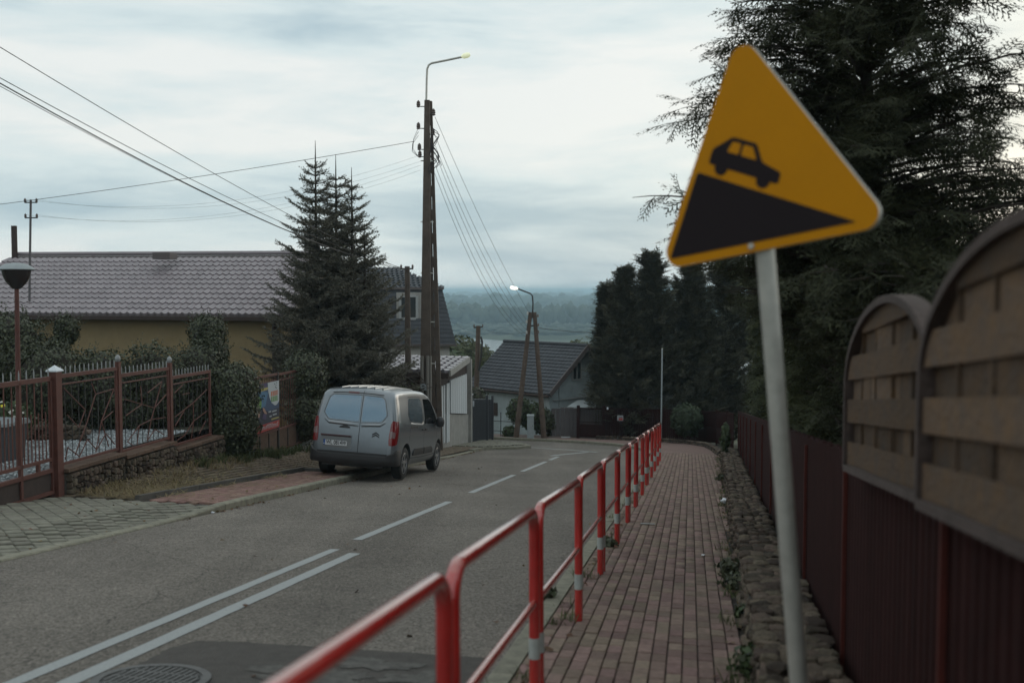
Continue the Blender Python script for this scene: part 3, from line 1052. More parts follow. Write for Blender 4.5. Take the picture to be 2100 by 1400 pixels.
# ------------------------------------------------------------------ yellow warning sign
SGN_Y = 3.58
bm_mid = PX(1571, 512, SGN_Y)
yaw = R(43)                                   # face turned towards the road
nrm_s = Vector((-math.sin(yaw), -math.cos(yaw), 0)).normalized()
right_s = Vector((math.cos(yaw), -math.sin(yaw), 0)).normalized()
roll = R(8.5)
up_s = (Vector((0, 0, 1)) * math.cos(roll) - right_s * math.sin(roll))
rt_s = (right_s * math.cos(roll) + Vector((0, 0, 1)) * math.sin(roll))
foot = PX(1668, 1755, 3.75)
foot.z = gz(foot.x, foot.y) - 0.05
sign = thing('warning_sign', 'yellow triangular steep descent warning sign on a leaning galvanised post', 'road sign', foot)
def SP_(x, w_, d=0.0):
    return bm_mid + rt_s * x + up_s * w_ - nrm_s * d
def rounded_tri(S, r, inset=0.0, n=8):
    h = S * math.sqrt(3) / 2
    corners = [(-S / 2, 0), (S / 2, 0), (0, h)]
    cen = (0, h / 3)
    inr = h / 3
    k = (inr - r) / inr
    out = []
    for i, (x, y) in enumerate(corners):
        c = (cen[0] + (x - cen[0]) * k, cen[1] + (y - cen[1]) * k)
        a0 = [math.pi * 7 / 6, math.pi * 11 / 6, math.pi / 2][i]
        for j in range(n + 1):
            a = a0 + (j / n - 0.5) * 2 * math.pi / 3
            out.append((c[0] + (r - inset) * math.cos(a), c[1] + (r - inset) * math.sin(a)))
    return out
SGN = 0.93
MB().prism([SP_(x, y, 0.002) for x, y in rounded_tri(SGN, 0.058)], -nrm_s * 0.022).build('plate', M['galv'], sign)
MB().prism([SP_(x, y, -0.001) for x, y in rounded_tri(SGN, 0.058, 0.001)], -nrm_s * 0.0025).build('face', M['sign_yellow'], sign)
hill = [(-0.407, 0.036), (0.345, 0.033), (-0.240, 0.338)]
def rnd(poly, r=0.012, n=4):
    out = []
    m_ = len(poly)
    for i in range(m_):
        p0, p1, p2 = (Vector(poly[(i + k) % m_]) for k in (-1, 0, 1))
        a = p1 + (p0 - p1).normalized() * r
        b = p1 + (p2 - p1).normalized() * r
        for j in range(n + 1):
            q = j / n
            out.append(tuple(a * (1 - q) ** 2 + p1 * 2 * q * (1 - q) + b * q * q))
    return out
MB().prism([SP_(x, y, -0.003) for x, y in rnd(hill)], -nrm_s * 0.0012).build('hill_symbol', M['sign_black'], sign)
ht = Vector((-0.240, 0.338)); hd = (Vector((0.345, 0.033)) - ht).normalized(); hn = Vector((-hd.y, hd.x))
def CAR(x, y):
    q = ht + hd * (x + 0.035) + hn * (y + 0.012)
    return q.x, q.y
def car_poly(pts, m_, nm, d, r=0.008):
    MB().prism([SP_(*CAR(x, y), d) for x, y in rnd(pts, r)], -nrm_s * 0.0012).build(nm, m_, sign)
car_poly([(0.0, 0.03), (0.30, 0.03), (0.30, 0.072), (0.215, 0.088), (0.172, 0.146), (0.068, 0.146), (0.012, 0.095), (0.0, 0.088)], M['sign_black'], 'car_symbol', -0.003, 0.012)
for x in (0.058, 0.240):
    MB().prism([SP_(*CAR(x + 0.028 * math.cos(k * math.pi / 10), 0.028 + 0.028 * math.sin(k * math.pi / 10)), -0.0034) for k in range(20)], -nrm_s * 0.0012).build('wheel_symbol', M['sign_black'], sign)
car_poly([(0.064, 0.090), (0.112, 0.090), (0.112, 0.130), (0.076, 0.130)], M['sign_yellow'], 'window_symbol', -0.0046, 0.005)
car_poly([(0.124, 0.090), (0.190, 0.090), (0.162, 0.130), (0.124, 0.130)], M['sign_yellow'], 'window_symbol', -0.0046, 0.005)
top_p = PX(1560, 420, SGN_Y + 0.07)
join = PX(1572, 545, SGN_Y + 0.06)
MB().tube([foot, join, top_p], 0.034, 16).build('post', M['galv'], sign, sm=True)
MB().tube([SP_(-0.03, 0.20, 0.05), SP_(0.06, 0.20, 0.05)], 0.04, 10).build('clamp', M['galv'], sign)
MB().lathe(SP_(-0.055, 0.022, -0.004), [(0.011, -0.002), (0.011, 0.003), (0.004, 0.004)], 10, nrm_s.to_track_quat('Z', 'Y').to_matrix()).build('bolt', M['galv'], sign)

# ------------------------------------------------------------------ red pedestrian barriers
def barrier_meshes(L):
    # local frame: x along the road on the slope, z up; slope folded into shear later
    H, r, cr = 1.10, 0.031, 0.13
    sl = -0.110
    pts = [(0, 0, -0.1), (0, 0, H - cr)]
    pts += [(cr - cr * math.cos(k * math.pi / 12), 0, H - cr + cr * math.sin(k * math.pi / 12)) for k in range(1, 7)]
    pts += [(L - cr + cr * math.sin(k * math.pi / 12), 0, H - cr + cr * math.cos(k * math.pi / 12)) for k in range(0, 7)]
    pts += [(L, 0, -0.1)]
    sh = lambda p: (p[0], p[1], p[2] + sl * p[0])
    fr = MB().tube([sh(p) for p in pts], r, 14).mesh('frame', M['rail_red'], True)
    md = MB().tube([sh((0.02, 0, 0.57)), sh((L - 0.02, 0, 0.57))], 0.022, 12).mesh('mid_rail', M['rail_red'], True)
    bands = []
    for x in (0, L):
        bands.append(MB().tube([sh((x, 0, 0.25)), sh((x, 0, 0.37))], r + 0.002, 14).mesh('reflective_band', M['reflect'], True))
    return fr, md, bands
NB = 13
PITCHB = 2.135
B_FIRST = 1.41
BM = barrier_meshes(1.985)
names = ['first', 'second', 'third', 'fourth', 'fifth', 'sixth', 'seventh', 'eighth', 'ninth', 'tenth', 'eleventh', 'twelfth', 'thirteenth']
for i in range(NB):
    s0 = B_FIRST + i * PITCHB
    p = W(s0, -0.86)
    rz = Matrix.Rotation(math.pi / 2 - RA + random.gauss(0, 0.006), 4, 'Z')
    tilt_m = Matrix.Rotation(random.gauss(0, 0.006), 4, 'X')
    lab = 'red tubular pedestrian barrier, %s in the row counted from the camera' % names[i] if i < NB - 1 else 'red tubular pedestrian barrier at the far end of the row'
    b = thing('pedestrian_barrier', lab, 'barrier', None, 'red barriers along the sidewalk', mat4=Matrix.Translation(p) @ rz @ tilt_m)
    link('frame', BM[0], b, local=True)
    link('mid_rail', BM[1], b, local=True)
    for q in BM[2]:
        link('reflective_band', q, b, local=True)
# ------------------------------------------------------------------ foliage tools
LEAF_V = np.array([(0, 0, 0), (0.45, 0.42, 0.10), (1.0, 0.0, -0.06), (0.45, -0.42, 0.10), (0.5, 0, -0.02)])
LEAF_F = np.array([(0, 4, 1), (1, 4, 2), (0, 3, 4), (3, 2, 4)])
def rand_dirs(n, r=rng):
    v = r.normal(size=(n, 3))
    return v / np.linalg.norm(v, axis=1, keepdims=True)
def leaf_cloud(name, ells, n, size, m, parent=None, depth=0.22, droop=0.35, seed=1, mesh_only=False):
    """leaves scattered in the outer shell of a union of ellipsoids (centre, radii)"""
    r = np.random.default_rng(seed)
    area = np.array([e[1][0] * e[1][1] + e[1][1] * e[1][2] + e[1][0] * e[1][2] for e in ells])
    idx = r.choice(len(ells), n, p=area / area.sum())
    C = np.array([e[0] for e in ells])[idx]
    Rr = np.array([e[1] for e in ells])[idx]
    d = rand_dirs(n, r)
    lump = 1 + 0.10 * np.sin(d[:, 0] * 9 + idx) * np.sin(d[:, 1] * 8 + 1.3 * idx) + 0.07 * np.sin(d[:, 2] * 13 + 2 * idx)
    k = (1 - depth * r.random(n) ** 1.5 + 0.08 * (r.random(n) ** 6)) * lump
    P = C + d * Rr * k[:, None]
    keep = np.ones(n, bool)
    for j, e in enumerate(ells):
        q = (P - np.array(e[0])) / (np.array(e[1]) * 0.8)
        keep &= ~((np.sum(q * q, axis=1) < 1) & (idx != j))
    P, d = P[keep], d[keep]
    nn = len(P)
    nr = d + 0.55 * rand_dirs(nn, r)
    tang = np.cross(nr, rand_dirs(nn, r))
    tang[:, 2] -= droop
    A = basis(tang, nr)
    V, Fc = inst(LEAF_V, LEAF_F, P, A, size * r.uniform(0.65, 1.35, nn))
    me = np_mesh(name, V, Fc, m)
    if mesh_only:
        return me
    return link(name, me, parent)
def core(name, ells, m, parent, k=0.82):
    b = bmesh.new()
    for c, rr in ells:
        bmesh.ops.create_icosphere(b, subdivisions=2, radius=1.0, matrix=Matrix.Translation(c) @ Matrix.Diagonal((rr[0] * k, rr[1] * k, rr[2] * k, 1)))
    me = bpy.data.meshes.new(name)
    b.to_mesh(me); b.free()
    me.materials.append(m)
    return link(name, me, parent)
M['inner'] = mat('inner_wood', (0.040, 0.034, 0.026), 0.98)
def bush(name, label, cat, ells, n, size, m, seed, group=None, k=0.82, droop=0.35, depth=0.22, shoots=0, shoot_len=1.0):
    lo = min(e[0][2] - e[1][2] for e in ells)
    cx = sum(e[0][0] for e in ells) / len(ells); cy = sum(e[0][1] for e in ells) / len(ells)
    th = thing(name, label, cat, (cx, cy, lo), group)
    leaf_cloud('foliage', ells, n, size, m, th, seed=seed, droop=droop, depth=depth)
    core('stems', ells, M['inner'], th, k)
    if shoots:
        rs = np.random.default_rng(seed + 500)
        P, D, U, S = [], [], [], []
        for i in range(shoots):
            e = ells[rs.integers(len(ells))]
            d = rand_dirs(1, rs)[0]
            d[2] = abs(d[2]) * .9 + .1
            d /= np.linalg.norm(d)
            p = np.array(e[0]) + d * np.array(e[1]) * .97
            dr = d * .7 + np.array([rs.normal(0, .4), rs.normal(0, .4), .8])
            dr /= np.linalg.norm(dr)
            L = rs.uniform(.10, .38) * shoot_len
            n_ = max(3, int(L / .035))
            for j in range(n_):
                q = j / n_
                pp_ = p + dr * L * q + np.array([0, 0, -.25 * L * q * q])
                P.append(pp_); D.append(dr * .3 + rand_dirs(1, rs)[0]); U.append(rand_dirs(1, rs)[0] + [0, 0, .6]); S.append(size * rs.uniform(.5, 1.0) * (1 - .4 * q))
        V, Fc = inst(LEAF_V, LEAF_F, np.array(P), basis(np.array(D), np.array(U)), np.array(S))
        link('shoots', np_mesh('shoots', V, Fc, m), th)['kind'] = 'stuff'
    return th

# ------------------------------------------------------------------ left fence line
TF = -9.71
def FP(s, z):
    x, y = xy(s, TF)
    return Vector((x, y, z))
def FPt(s, t, z):
    x, y = xy(s, t)
    return Vector((x, y, z))
posts = [13.9, 15.63, 17.35, 18.98]
bays = [(13.98, 15.59, -1.335, -2.72), (15.67, 17.31, -1.465, -2.78), (17.39, 18.95, -1.65, -2.95)]
# gate pillar
gp = thing('gate_pillar', 'square rust red gate pillar with a white pyramid cap at the driveway', 'gate pillar', FP(13.9, -3.25))
MB().bar(FP(13.9, -3.3), FP(13.9, -1.25), 0.145).build('shaft', M['gate_rust'], gp)
q = FP(13.9, -1.25)
ax = Matrix.Rotation(-RA, 3, 'Z')
b = MB()
w = 0.092
b.add([q + ax @ Vector(p) for p in ((-w, -w, 0), (w, -w, 0), (w, w, 0), (-w, w, 0), (-w, -w, 0.02), (w, -w, 0.02), (w, w, 0.02), (-w, w, 0.02), (0, 0, 0.10))],
      [(3, 2, 1, 0), (0, 1, 5, 4), (1, 2, 6, 5), (2, 3, 7, 6), (3, 0, 4, 7), (4, 5, 8), (5, 6, 8), (6, 7, 8), (7, 4, 8)])
b.build('cap', M['white_cap'], gp)
# fence with posts, bays, spikes and crackle rods
fl = thing('iron_fence', 'rust red iron fence with silver spikes and crackle pattern on a stone wall', 'fence', FP(16.5, -2.9))
zt = [-1.15, -1.28, -1.45]
for s, z in ((15.63, -1.22), (17.35, -1.36)):
    MB().bar(FP(s, -2.86), FP(s, z), 0.075).build('post', M['gate_rust'], fl)
    MB().lathe(FP(s, z), [(0.028, 0), (0.042, 0.025), (0.047, 0.055), (0.036, 0.095), (0.006, 0.125)], 12).build('finial', M['silver'], fl, sm=True)
rods_all = [
    [((.05, .95), (.42, .62)), ((.42, .62), (.30, .40)), ((.62, .80), (.98, .83)), ((.62, .80), (.45, .45)), ((.98, .83), (.72, .42)), ((.72, .42), (.95, .52)), ((.45, .45), (.22, .05)), ((.72, .42), (.60, .02)), ((.30, .40), (.10, .60)), ((.10, .18), (.30, .02)), ((.30, .02), (.45, .22)), ((.45, .22), (.62, .05)), ((.62, .05), (.80, .24)), ((.80, .24), (.97, .06)), ((.05, .03), (.10, .18)), ((.55, .95), (.62, .80)), ((.85, .05), (.72, .42))],
    [((.55, .78), (.88, .92)), ((.08, .50), (.42, .62)), ((.42, .62), (.70, .52)), ((.70, .52), (.98, .70)), ((.70, .52), (.62, .35)), ((.62, .35), (.95, .33)), ((.35, .30), (.62, .35)), ((.10, .10), (.35, .30)), ((.35, .30), (.30, .02)), ((.62, .35), (.52, .03)), ((.52, .03), (.70, .18)), ((.70, .18), (.92, .05)), ((.05, .75), (.42, .62)), ((.42, .62), (.40, .90)), ((.88, .92), (.70, .52)), ((.10, .10), (.22, .02))],
    [((.05, .85), (.28, .97)), ((.25, .80), (.45, .80)), ((.05, .45), (.55, .62)), ((.55, .62), (.95, .80)), ((.30, .10), (.55, .30)), ((.55, .30), (.95, .42)), ((.10, .05), (.30, .10)), ((.55, .30), (.48, .02)), ((.55, .62), (.55, .30)), ((.05, .30), (.30, .52)), ((.70, .05), (.90, .25))]]
for bi, (s0, s1, z1, z0) in enumerate(bays):
    for a_, b_, w_, h_ in ((FP(s0, z1), FP(s1, z1), 0.05, 0.06), (FP(s0, z0), FP(s1, z0), 0.045, 0.04), (FP(s0 + .07, z1 - 0.13), FP(s1 - .07, z1 - 0.13), 0.022, 0.022)):
        MB().bar(a_, b_, w_, h_).build('rail', M['gate_rust'], fl)
    for s in (s0 + 0.02, s1 - 0.02):
        MB().bar(FP(s, z0 + 0.02), FP(s, z1 - 0.03), 0.04).build('stile', M['gate_rust'], fl)
    n = 13
    for k in range(n):
        s = s0 + 0.07 + (s1 - s0 - 0.14) * k / (n - 1)
        MB().tube([FP(s, z1 + 0.02), FP(s, z1 + 0.12), FP(s, z1 + 0.155)], [0.0095, 0.0095, 0.002], 6).build('spike', M['silver'], fl)
    for (a0, b0), (a1, b1) in rods_all[bi]:
        P = lambda a, b: FP(s0 + 0.06 + (s1 - s0 - 0.12) * a, z0 + 0.02 + (z1 - z0 - 0.15) * b)
        MB().bar(P(a0, b0), P(a1, b1), 0.013, 0.013).build('rod', M['gate_rust'], fl)
    for k in range(1, 9):
        s = s0 + (s1 - s0) * k / 9
        MB().bar(FPt(s, TF - 0.015, z0), FPt(s, TF - 0.015, z1 - 0.13), 0.009).build('bar', M['black_iron'], fl)
# stone plinth wall under it
pw = thing('plinth_wall', 'low stone plinth wall with brown coping under the rust red iron fence', 'stone wall', wl_(16.5, -9.6))
mb = MB()
for (s0, s1, z1, z0) in ((13.98, 15.62, 0, -2.84), (15.62, 17.35, 0, -2.90), (17.35, 19.3, 0, -3.06)):
    mb.hexa([FPt(s0, TF + .07, -3.75), FPt(s1, TF + .07, -3.75), FPt(s1, TF - .16, -3.75), FPt(s0, TF - .16, -3.75),
             FPt(s0, TF + .07, z0), FPt(s1, TF + .07, z0), FPt(s1, TF - .16, z0), FPt(s0, TF - .16, z0)])
mb.build('core', M['mortar'], pw)
items = []
for (s0, s1, z0) in ((13.98, 15.62, -2.84), (15.62, 17.35, -2.90), (17.35, 19.3, -3.06)):
    s = s0 + 0.05
    while s < s1 - 0.03:
        wd = random.uniform(0.06, 0.12)
        zz = z0 - 0.03
        while zz > wl_(s, -9.6).z - 0.05:
            hh = random.uniform(0.07, 0.15)
            items.append((FPt(s + wd / 2, TF + 0.085 + random.uniform(-.01, .02), zz - hh / 2), (0.12, wd * 1.05, hh * 1.05), -RA + random.gauss(0, .15)))
            zz -= hh
        s += wd
stones(pw, items, 300)
M['coping'] = mat('brown_coping', (0.115, 0.070, 0.048), 0.9, var=0.15, noise=(9, 0.3), bump=(60, 0.4))
for (s0, s1, z0) in ((13.98, 15.61, -2.84), (15.63, 17.34, -2.90), (17.36, 19.25, -3.06)):
    n = 6
    for k in range(n):
        a_, b_ = s0 + (s1 - s0) * k / n, s0 + (s1 - s0) * (k + 1) / n - 0.008
        MB().bar(FPt(a_, TF + 0.0, z0 + 0.028), FPt(b_, TF + 0.0, z0 + 0.028), 0.30, 0.055).build('coping_slab', M['coping'], pw)
# gate leaf
gl = thing('iron_gate', 'rust red barred iron gate leaf with silver spikes at the left edge', 'gate', FP(12, -3.1))
g0, g1 = 9.9, 13.80
for z, h in ((-1.35, 0.07), (-2.60, 0.05), (-2.77, 0.06), (-3.11, 0.06)):
    MB().bar(FP(g0, z), FP(g1, z), 0.05, h).build('rail', M['gate_rust'], gl)
for s in (g0, g1 - 0.02, 13.05):
    MB().bar(FP(s, -3.11), FP(s, -1.35), 0.05).build('stile', M['gate_rust'], gl)
s = g0 + 0.1
k = 0
while s < g1:
    MB().bar(FP(s, -2.6), FP(s, -1.36 if k % 2 == 0 else -1.85), 0.014).build('bar', M['gate_rust'], gl)
    if k % 2 == 0:
        MB().tube([FP(s, -1.32), FP(s, -1.23), FP(s, -1.17)], [0.010, 0.010, 0.002], 6).build('spike', M['silver'], gl)
    s += 0.085
    k += 1
MB().bar(FP(13.45, -2.76), FP(13.45, -2.6), 0.05).build('latch_block', M['gate_rust'], gl)
MB().prism([FPt(g0, TF - 0.01, -2.8), FPt(g1 - .05, TF - 0.01, -2.8), FPt(g1 - .05, TF - 0.01, -3.09), FPt(g0, TF - 0.01, -3.09)], Vector((0.006, 0, 0))).build('kick_panel', M['dark_brown'], gl)

# second stretch of fence with poster
f2 = thing('panel_fence', 'rust brown fence bay with orange brown lower panels between ivy columns', 'fence', FP(22, -3.8))
for (s0, s1, dz) in ((20.3, 22.30, 0.0), (22.34, 24.6, -0.02)):
    sl = 0.0
    for z, h in ((-1.98, 0.05), (-3.30, 0.05), (-3.80, 0.05)):
        MB().bar(FP(s0, z + dz), FP(s1, z + dz), 0.045, h).build('rail', M['gate_rust'], f2)
    MB().bar(FP(s0, -2.12 + dz), FP(s1, -2.12 + dz), 0.02, 0.02).build('rail', M['gate_rust'], f2)
    npn = 4
    for k in range(npn):
        a_, b_ = s0 + (s1 - s0) * k / npn + .02, s0 + (s1 - s0) * (k + 1) / npn - .02
        MB().prism([FP(a_, -3.78 + dz), FP(b_, -3.78 + dz), FP(b_, -3.32 + dz), FP(a_, -3.32 + dz)], Vector((-0.02, 0, 0))).build('lower_panel', M['coping'], f2)
        MB().bar(FP(b_ + .02, -3.8 + dz), FP(b_ + .02, -3.3 + dz), 0.03).build('stile', M['black_iron'], f2)
    for k in range(16):
        s = s0 + (s1 - s0) * (k + 0.5) / 16
        MB().bar(FP(s, -3.3 + dz), FP(s, -1.98 + dz), 0.013).build('bar', M['gate_rust'], f2)
MB().bar(FP(22.32, -4.0), FP(22.32, -1.93), 0.06).build('post', M['black_iron'], f2)
mb = MB()
mb.hexa([FPt(20.2, TF + .05, -4.4), FPt(25, TF + .05, -4.5), FPt(25, TF - .15, -4.5), FPt(20.2, TF - .15, -4.4), FPt(20.2, TF + .05, -3.86), FPt(25, TF + .05, -3.92), FPt(25, TF - .15, -3.92), FPt(20.2, TF - .15, -3.86)])
mb.build('plinth', M['wall_grey'], f2)

# poster
po = thing('poster', 'colourful blue and white advertising poster with a red bottom strip on the fence', 'poster', FP(21.75, -3.3))
PM = {k: mat('print_' + k, c, 0.55) for k, c in dict(blue=(0.028, 0.060, 0.125), navy=(0.016, 0.022, 0.045), sky=(0.05, 0.14, 0.24), white=(0.40, 0.43, 0.45), red=(0.34, 0.030, 0.026), orange=(0.42, 0.12, 0.05), green=(0.10, 0.22, 0.05), yellow=(0.35, 0.30, 0.10), skin=(0.33, 0.20, 0.16), violet=(0.05, 0.035, 0.10), pale=(0.30, 0.33, 0.36), black=(0.02, 0.02, 0.022)).items()}
pS0, pS1, pZ0, pZ1 = 21.0, 22.28, -3.24, -2.13
lay = [0]
def PQ(a, b, d=0.0):
    return FPt(pS0 + (pS1 - pS0) * a, TF + 0.045 + d, pZ0 + (pZ1 - pZ0) * b + 0.0)
def pprint(poly, k, nm='print'):
    lay[0] += 1
    d = 0.012 + lay[0] * 0.0006
    MB().prism([PQ(a, b, d) for a, b in poly], Vector((0.0004, -0.0001, 0))).build(nm, PM[k], po)
MB().prism([PQ(0, 0), PQ(1, 0), PQ(1, 1), PQ(0, 1)], Vector((0.011, -0.002, 0))).build('board', PM['blue'], po)
pprint([(0, .16), (1, .16), (1, .42), (.5, .40), (.25, .48), (0, .46)], 'navy')
pprint([(.05, .5), (.40, .52), (.52, .80), (.2, .86), (.0, .8)], 'sky')
pprint([(0, .86), (.46, .86), (.46, 1), (0, 1)], 'violet')
pprint([(.12, .84), (.55, .86), (.56, .91), (.12, .90)], 'yellow')
pprint([(0, .0), (.96, 0.0), (1, .05), (1, .155), (0, .155)], 'red', 'strip')
sh = [(.50, 1), (1, 1), (1, .56)] + [(.99 - .05 * k, .56 - .075 * math.sin(k * .52) - 0.0) for k in range(1, 5)] + [(.66, .56), (.57, .68), (.52, .82)]
pprint(sh, 'white', 'shield')
pprint([(.64, .70), (.95, .70), (.95, .80), (.64, .80)], 'orange', 'logo_block')
pprint([(.64, .58), (.95, .58), (.94, .69), (.64, .69)], 'green', 'logo_block')
for a in (.69, .76, .84, .90):
    pprint([(a, .59), (a + .02, .59), (a + .02, .79), (a, .79)], 'white', 'letter_stroke')
for a, b in ((.78, .93), (.84, .90), (.86, .95), (.82, .86), (.85, .84)):
    pprint([(a, b), (a + .03, b + .005), (a + .028, b + .03), (a + .002, b + .025)], 'black', 'letter_stroke')
pprint([(0.02, .52), (.20, .50), (.22, .66), (.10, .78), (.02, .72)], 'green', 'figure')
pprint([(.0, .36), (.12, .32), (.16, .44), (.05, .50), (0, .47)], 'skin', 'figure')
pprint([(.26, .52), (.34, .48), (.44, .36), (.38, .34), (.27, .44)], 'skin', 'figure')
pprint([(.22, .28), (.40, .24), (.42, .36), (.28, .38)], 'violet', 'figure')
for a, b, w_ in ((.50, .37, .12), (.66, .36, .2), (.54, .27, .1), (.68, .285, .18)):
    pprint([(a, b), (a + w_, b), (a + w_, b + .032), (a, b + .032)], 'pale', 'letter_stroke')
pprint([(.62, .20), (.95, .20), (.95, .23), (.62, .23)], 'yellow', 'letter_stroke')
x = 0.16
rr = random.Random(4)
while x < 0.86:
    ww = rr.uniform(.018, .035)
    b0 = .045 + rr.choice((0, 0, .01)); b1 = .115 + rr.choice((0, 0.02, -.015))
    pprint([(x, b0), (x + ww * .55, b0), (x + ww * .55, b1), (x, b1)], 'white', 'letter_stroke')
    if rr.random() < 0.6:
        pprint([(x, b1 - .02), (x + ww, b1 - .02), (x + ww, b1), (x, b1)], 'white', 'letter_stroke')
    x += ww + .014

# ------------------------------------------------------------------ ground behind the fence
M['lawn'] = mat('garden_soil', (0.055, 0.050, 0.032), 0.98, noise=(3, 0.4), bump=(25, 0.7))
def gard(s, t, dz=0.0):
    p = W(s, t)
    k = smooth((s - 20.5) / 5)
    p.z = (-2.80 - 0.012 * (s - 14)) * (1 - k) + (p.z + 0.2) * k - 0.30 * (1 - smooth((s - 13.2) / 1.0)) * (1 if t > -12 else 0) + dz
    return p
garden = gridsheet('garden_ground', 8, 46, -26, TF - 0.17, 0, M['lawn'], 40, 14, fn=gard)
garden['kind'] = 'structure'
gv = gridsheet('gravel', 12.2, 18.6, -13.2, -9.95, 0.03, M['gravel'], 10, 8, fn=gard)
tag(gv, 'patch of white gravel behind the iron fence', 'gravel', kind='stuff')
gp_ = []
for k in range(3600):
    p = gard(random.uniform(13.6, 18.5), random.uniform(-12.8, -9.95), 0.035)
    gp_.append(tuple(p))
gp_ = np.array(gp_)
bm = bmesh.new(); bmesh.ops.create_icosphere(bm, subdivisions=1, radius=1.0)
g_v = np.array([tuple(v.co) for v in bm.verts]) * np.array([[1, .8, .6]]); g_f = np.array([[v.index for v in f.verts] for f in bm.faces]); bm.free()
g_V, g_F = inst(g_v, g_f, gp_, basis(rand_dirs(len(gp_)), rand_dirs(len(gp_))), rng.uniform(0.012, 0.034, len(gp_)))
M['pebble'] = mat('pale_pebble', (0.34, 0.37, 0.385), 0.9, var=0.45)
o = link('gravel_stones', np_mesh('gravel_stones', g_V, g_F, M['pebble']), gv)
o['kind'] = 'stuff'


# ivy hedges
def ell_from_px(u0, u1, v0, v1, Y, dep):
    c = PX((u0 + u1) / 2, (v0 + v1) / 2, Y)
    rx = (u1 - u0) / 2 * Y / F
    rz = (v1 - v0) / 2 * Y / F
    return (tuple(c), (rx, dep, rz))
ivy1 = [ell_from_px(424, 535, 742, 850, 21.4, .55), ell_from_px(428, 532, 800, 945, 21.3, .55), ell_from_px(440, 525, 770, 940, 21.2, .5)]
bush('ivy_column', 'dense ivy column swallowing the fence between the iron bays and the poster', 'ivy', ivy1, 11000, 0.062, M['ivy'], 3, 'ivy on the fence', shoots=160)
ivy2 = [ell_from_px(578, 672, 718, 830, 25.3, .6), ell_from_px(585, 668, 790, 905, 25.2, .55)]
bush('ivy_column', 'dense ivy column on the fence just behind the van', 'ivy', ivy2, 8000, 0.066, M['ivy'], 4, 'ivy on the fence', shoots=130)
ivy3 = []
for (u0, u1, v0, v1, Y, dp) in ((350, 470, 700, 860, 21.6, .6), (235, 390, 708, 880, 20.8, .6), (120, 280, 712, 890, 20.2, .6), (20, 180, 700, 880, 19.6, .6), (300, 440, 790, 900, 21.2, .5), (180, 330, 800, 900, 20.5, .5)):
    ivy3.append(ell_from_px(u0, u1, v0, v1, Y, dp))
bush('ivy_hedge', 'long low ivy hedge right behind the spiked iron fence', 'hedge', ivy3, 22000, 0.060, M['ivy'], 5, shoots=420, shoot_len=1.25)
bush('ivy_ball', 'rounded ivy clump rising above the hedge against the yellow wall', 'ivy', [ell_from_px(388, 464, 646, 722, 22.2, .38), ell_from_px(400, 470, 690, 760, 22.0, .35)], 4200, 0.060, M['ivy'], 6, shoots=110)
bush('ivy_ball', 'smaller ivy clump above the hedge next to the big left bush', 'ivy', [ell_from_px(112, 160, 648, 705, 21.0, .25), ell_from_px(95, 140, 690, 740, 20.8, .25)], 2400, 0.058, M['ivy'], 7, shoots=80)
bush('garden_bush', 'big dark leafy bush behind the red lamp post at the left edge', 'bush', [ell_from_px(-60, 95, 640, 780, 20.6, .7), ell_from_px(-30, 110, 690, 860, 20.2, .6), ell_from_px(-80, 30, 660, 850, 20, .7)], 12000, 0.064, M['ivy'], 8, shoots=260, shoot_len=1.3)

# wheelie bin, flower bed behind the gate
bn = PX(8, 1000, 16.2)
bz = -3.05
bin_ = thing('wheelie_bin', 'dark grey wheelie bin with pale rim behind the iron gate', 'bin', (bn.x, bn.y, bz))
mb = MB()
p0, p1 = 0.20, 0.27
def BQ(x, y, z): return Vector((bn.x, bn.y, bz)) + Matrix.Rotation(-RA, 3, 'Z') @ Vector((x, y, z))
mb.hexa([BQ(-p0, -p0, .08), BQ(p0, -p0, .08), BQ(p0, p0, .08), BQ(-p0, p0, .08), BQ(-p1, -p1, .86), BQ(p1, -p1, .86), BQ(p1, p1, .86), BQ(-p1, p1, .86)])
mb.build('body', M['anthracite'], bin_)
mb = MB(); mb.hexa([BQ(-.30, -.31, .865), BQ(.30, -.31, .865), BQ(.30, .31, .865), BQ(-.30, .31, .865), BQ(-.28, -.28, .91), BQ(.28, -.28, .91), BQ(.28, .28, .95), BQ(-.28, .28, .95)])
mb.build('lid', mat('bin_lid', (0.13, 0.15, 0.16), 0.6), bin_)
for sx in (-.18, .18):
    MB().tube([BQ(sx - .03, .2, .1), BQ(sx + .03, .2, .1)], 0.1, 14).build('wheel', M['black_iron'], bin_)
fb = ell_from_px(-20, 62, 822, 895, 17.6, .5)
flw = bush('flower_bush', 'low bush with white and yellow flowers behind the iron gate', 'flowers', [fb], 1500, 0.06, M['leaf_mid'], 9)
for k, (m_, n_) in enumerate(((M['flower_white'], 14), (M['flower_yellow'], 6))):
    d = rand_dirs(n_)
    d[:, 1] = -abs(d[:, 1]); d[:, 2] = abs(d[:, 2])
    P = np.array(fb[0]) + d * np.array(fb[1]) * 1.04
    A = basis(np.cross(d, rand_dirs(n_)), d)
    V, Fc = inst(np.array([(-.5, -.5, 0), (.5, -.5, 0), (.5, .5, 0), (-.5, .5, 0), (0, 0, .3)]), np.array([(0, 1, 4), (1, 2, 4), (2, 3, 4), (3, 0, 4)]), P, A, rng.uniform(0.035, 0.07, n_))
    link('flowers', np_mesh('flowers', V, Fc, m_), flw)
gw = PX(85, 905, 18.6)
grw = thing('garden_wall', 'short rough stone garden wall behind the gate bars', 'garden wall', (gw.x, gw.y, gw.z - .1))
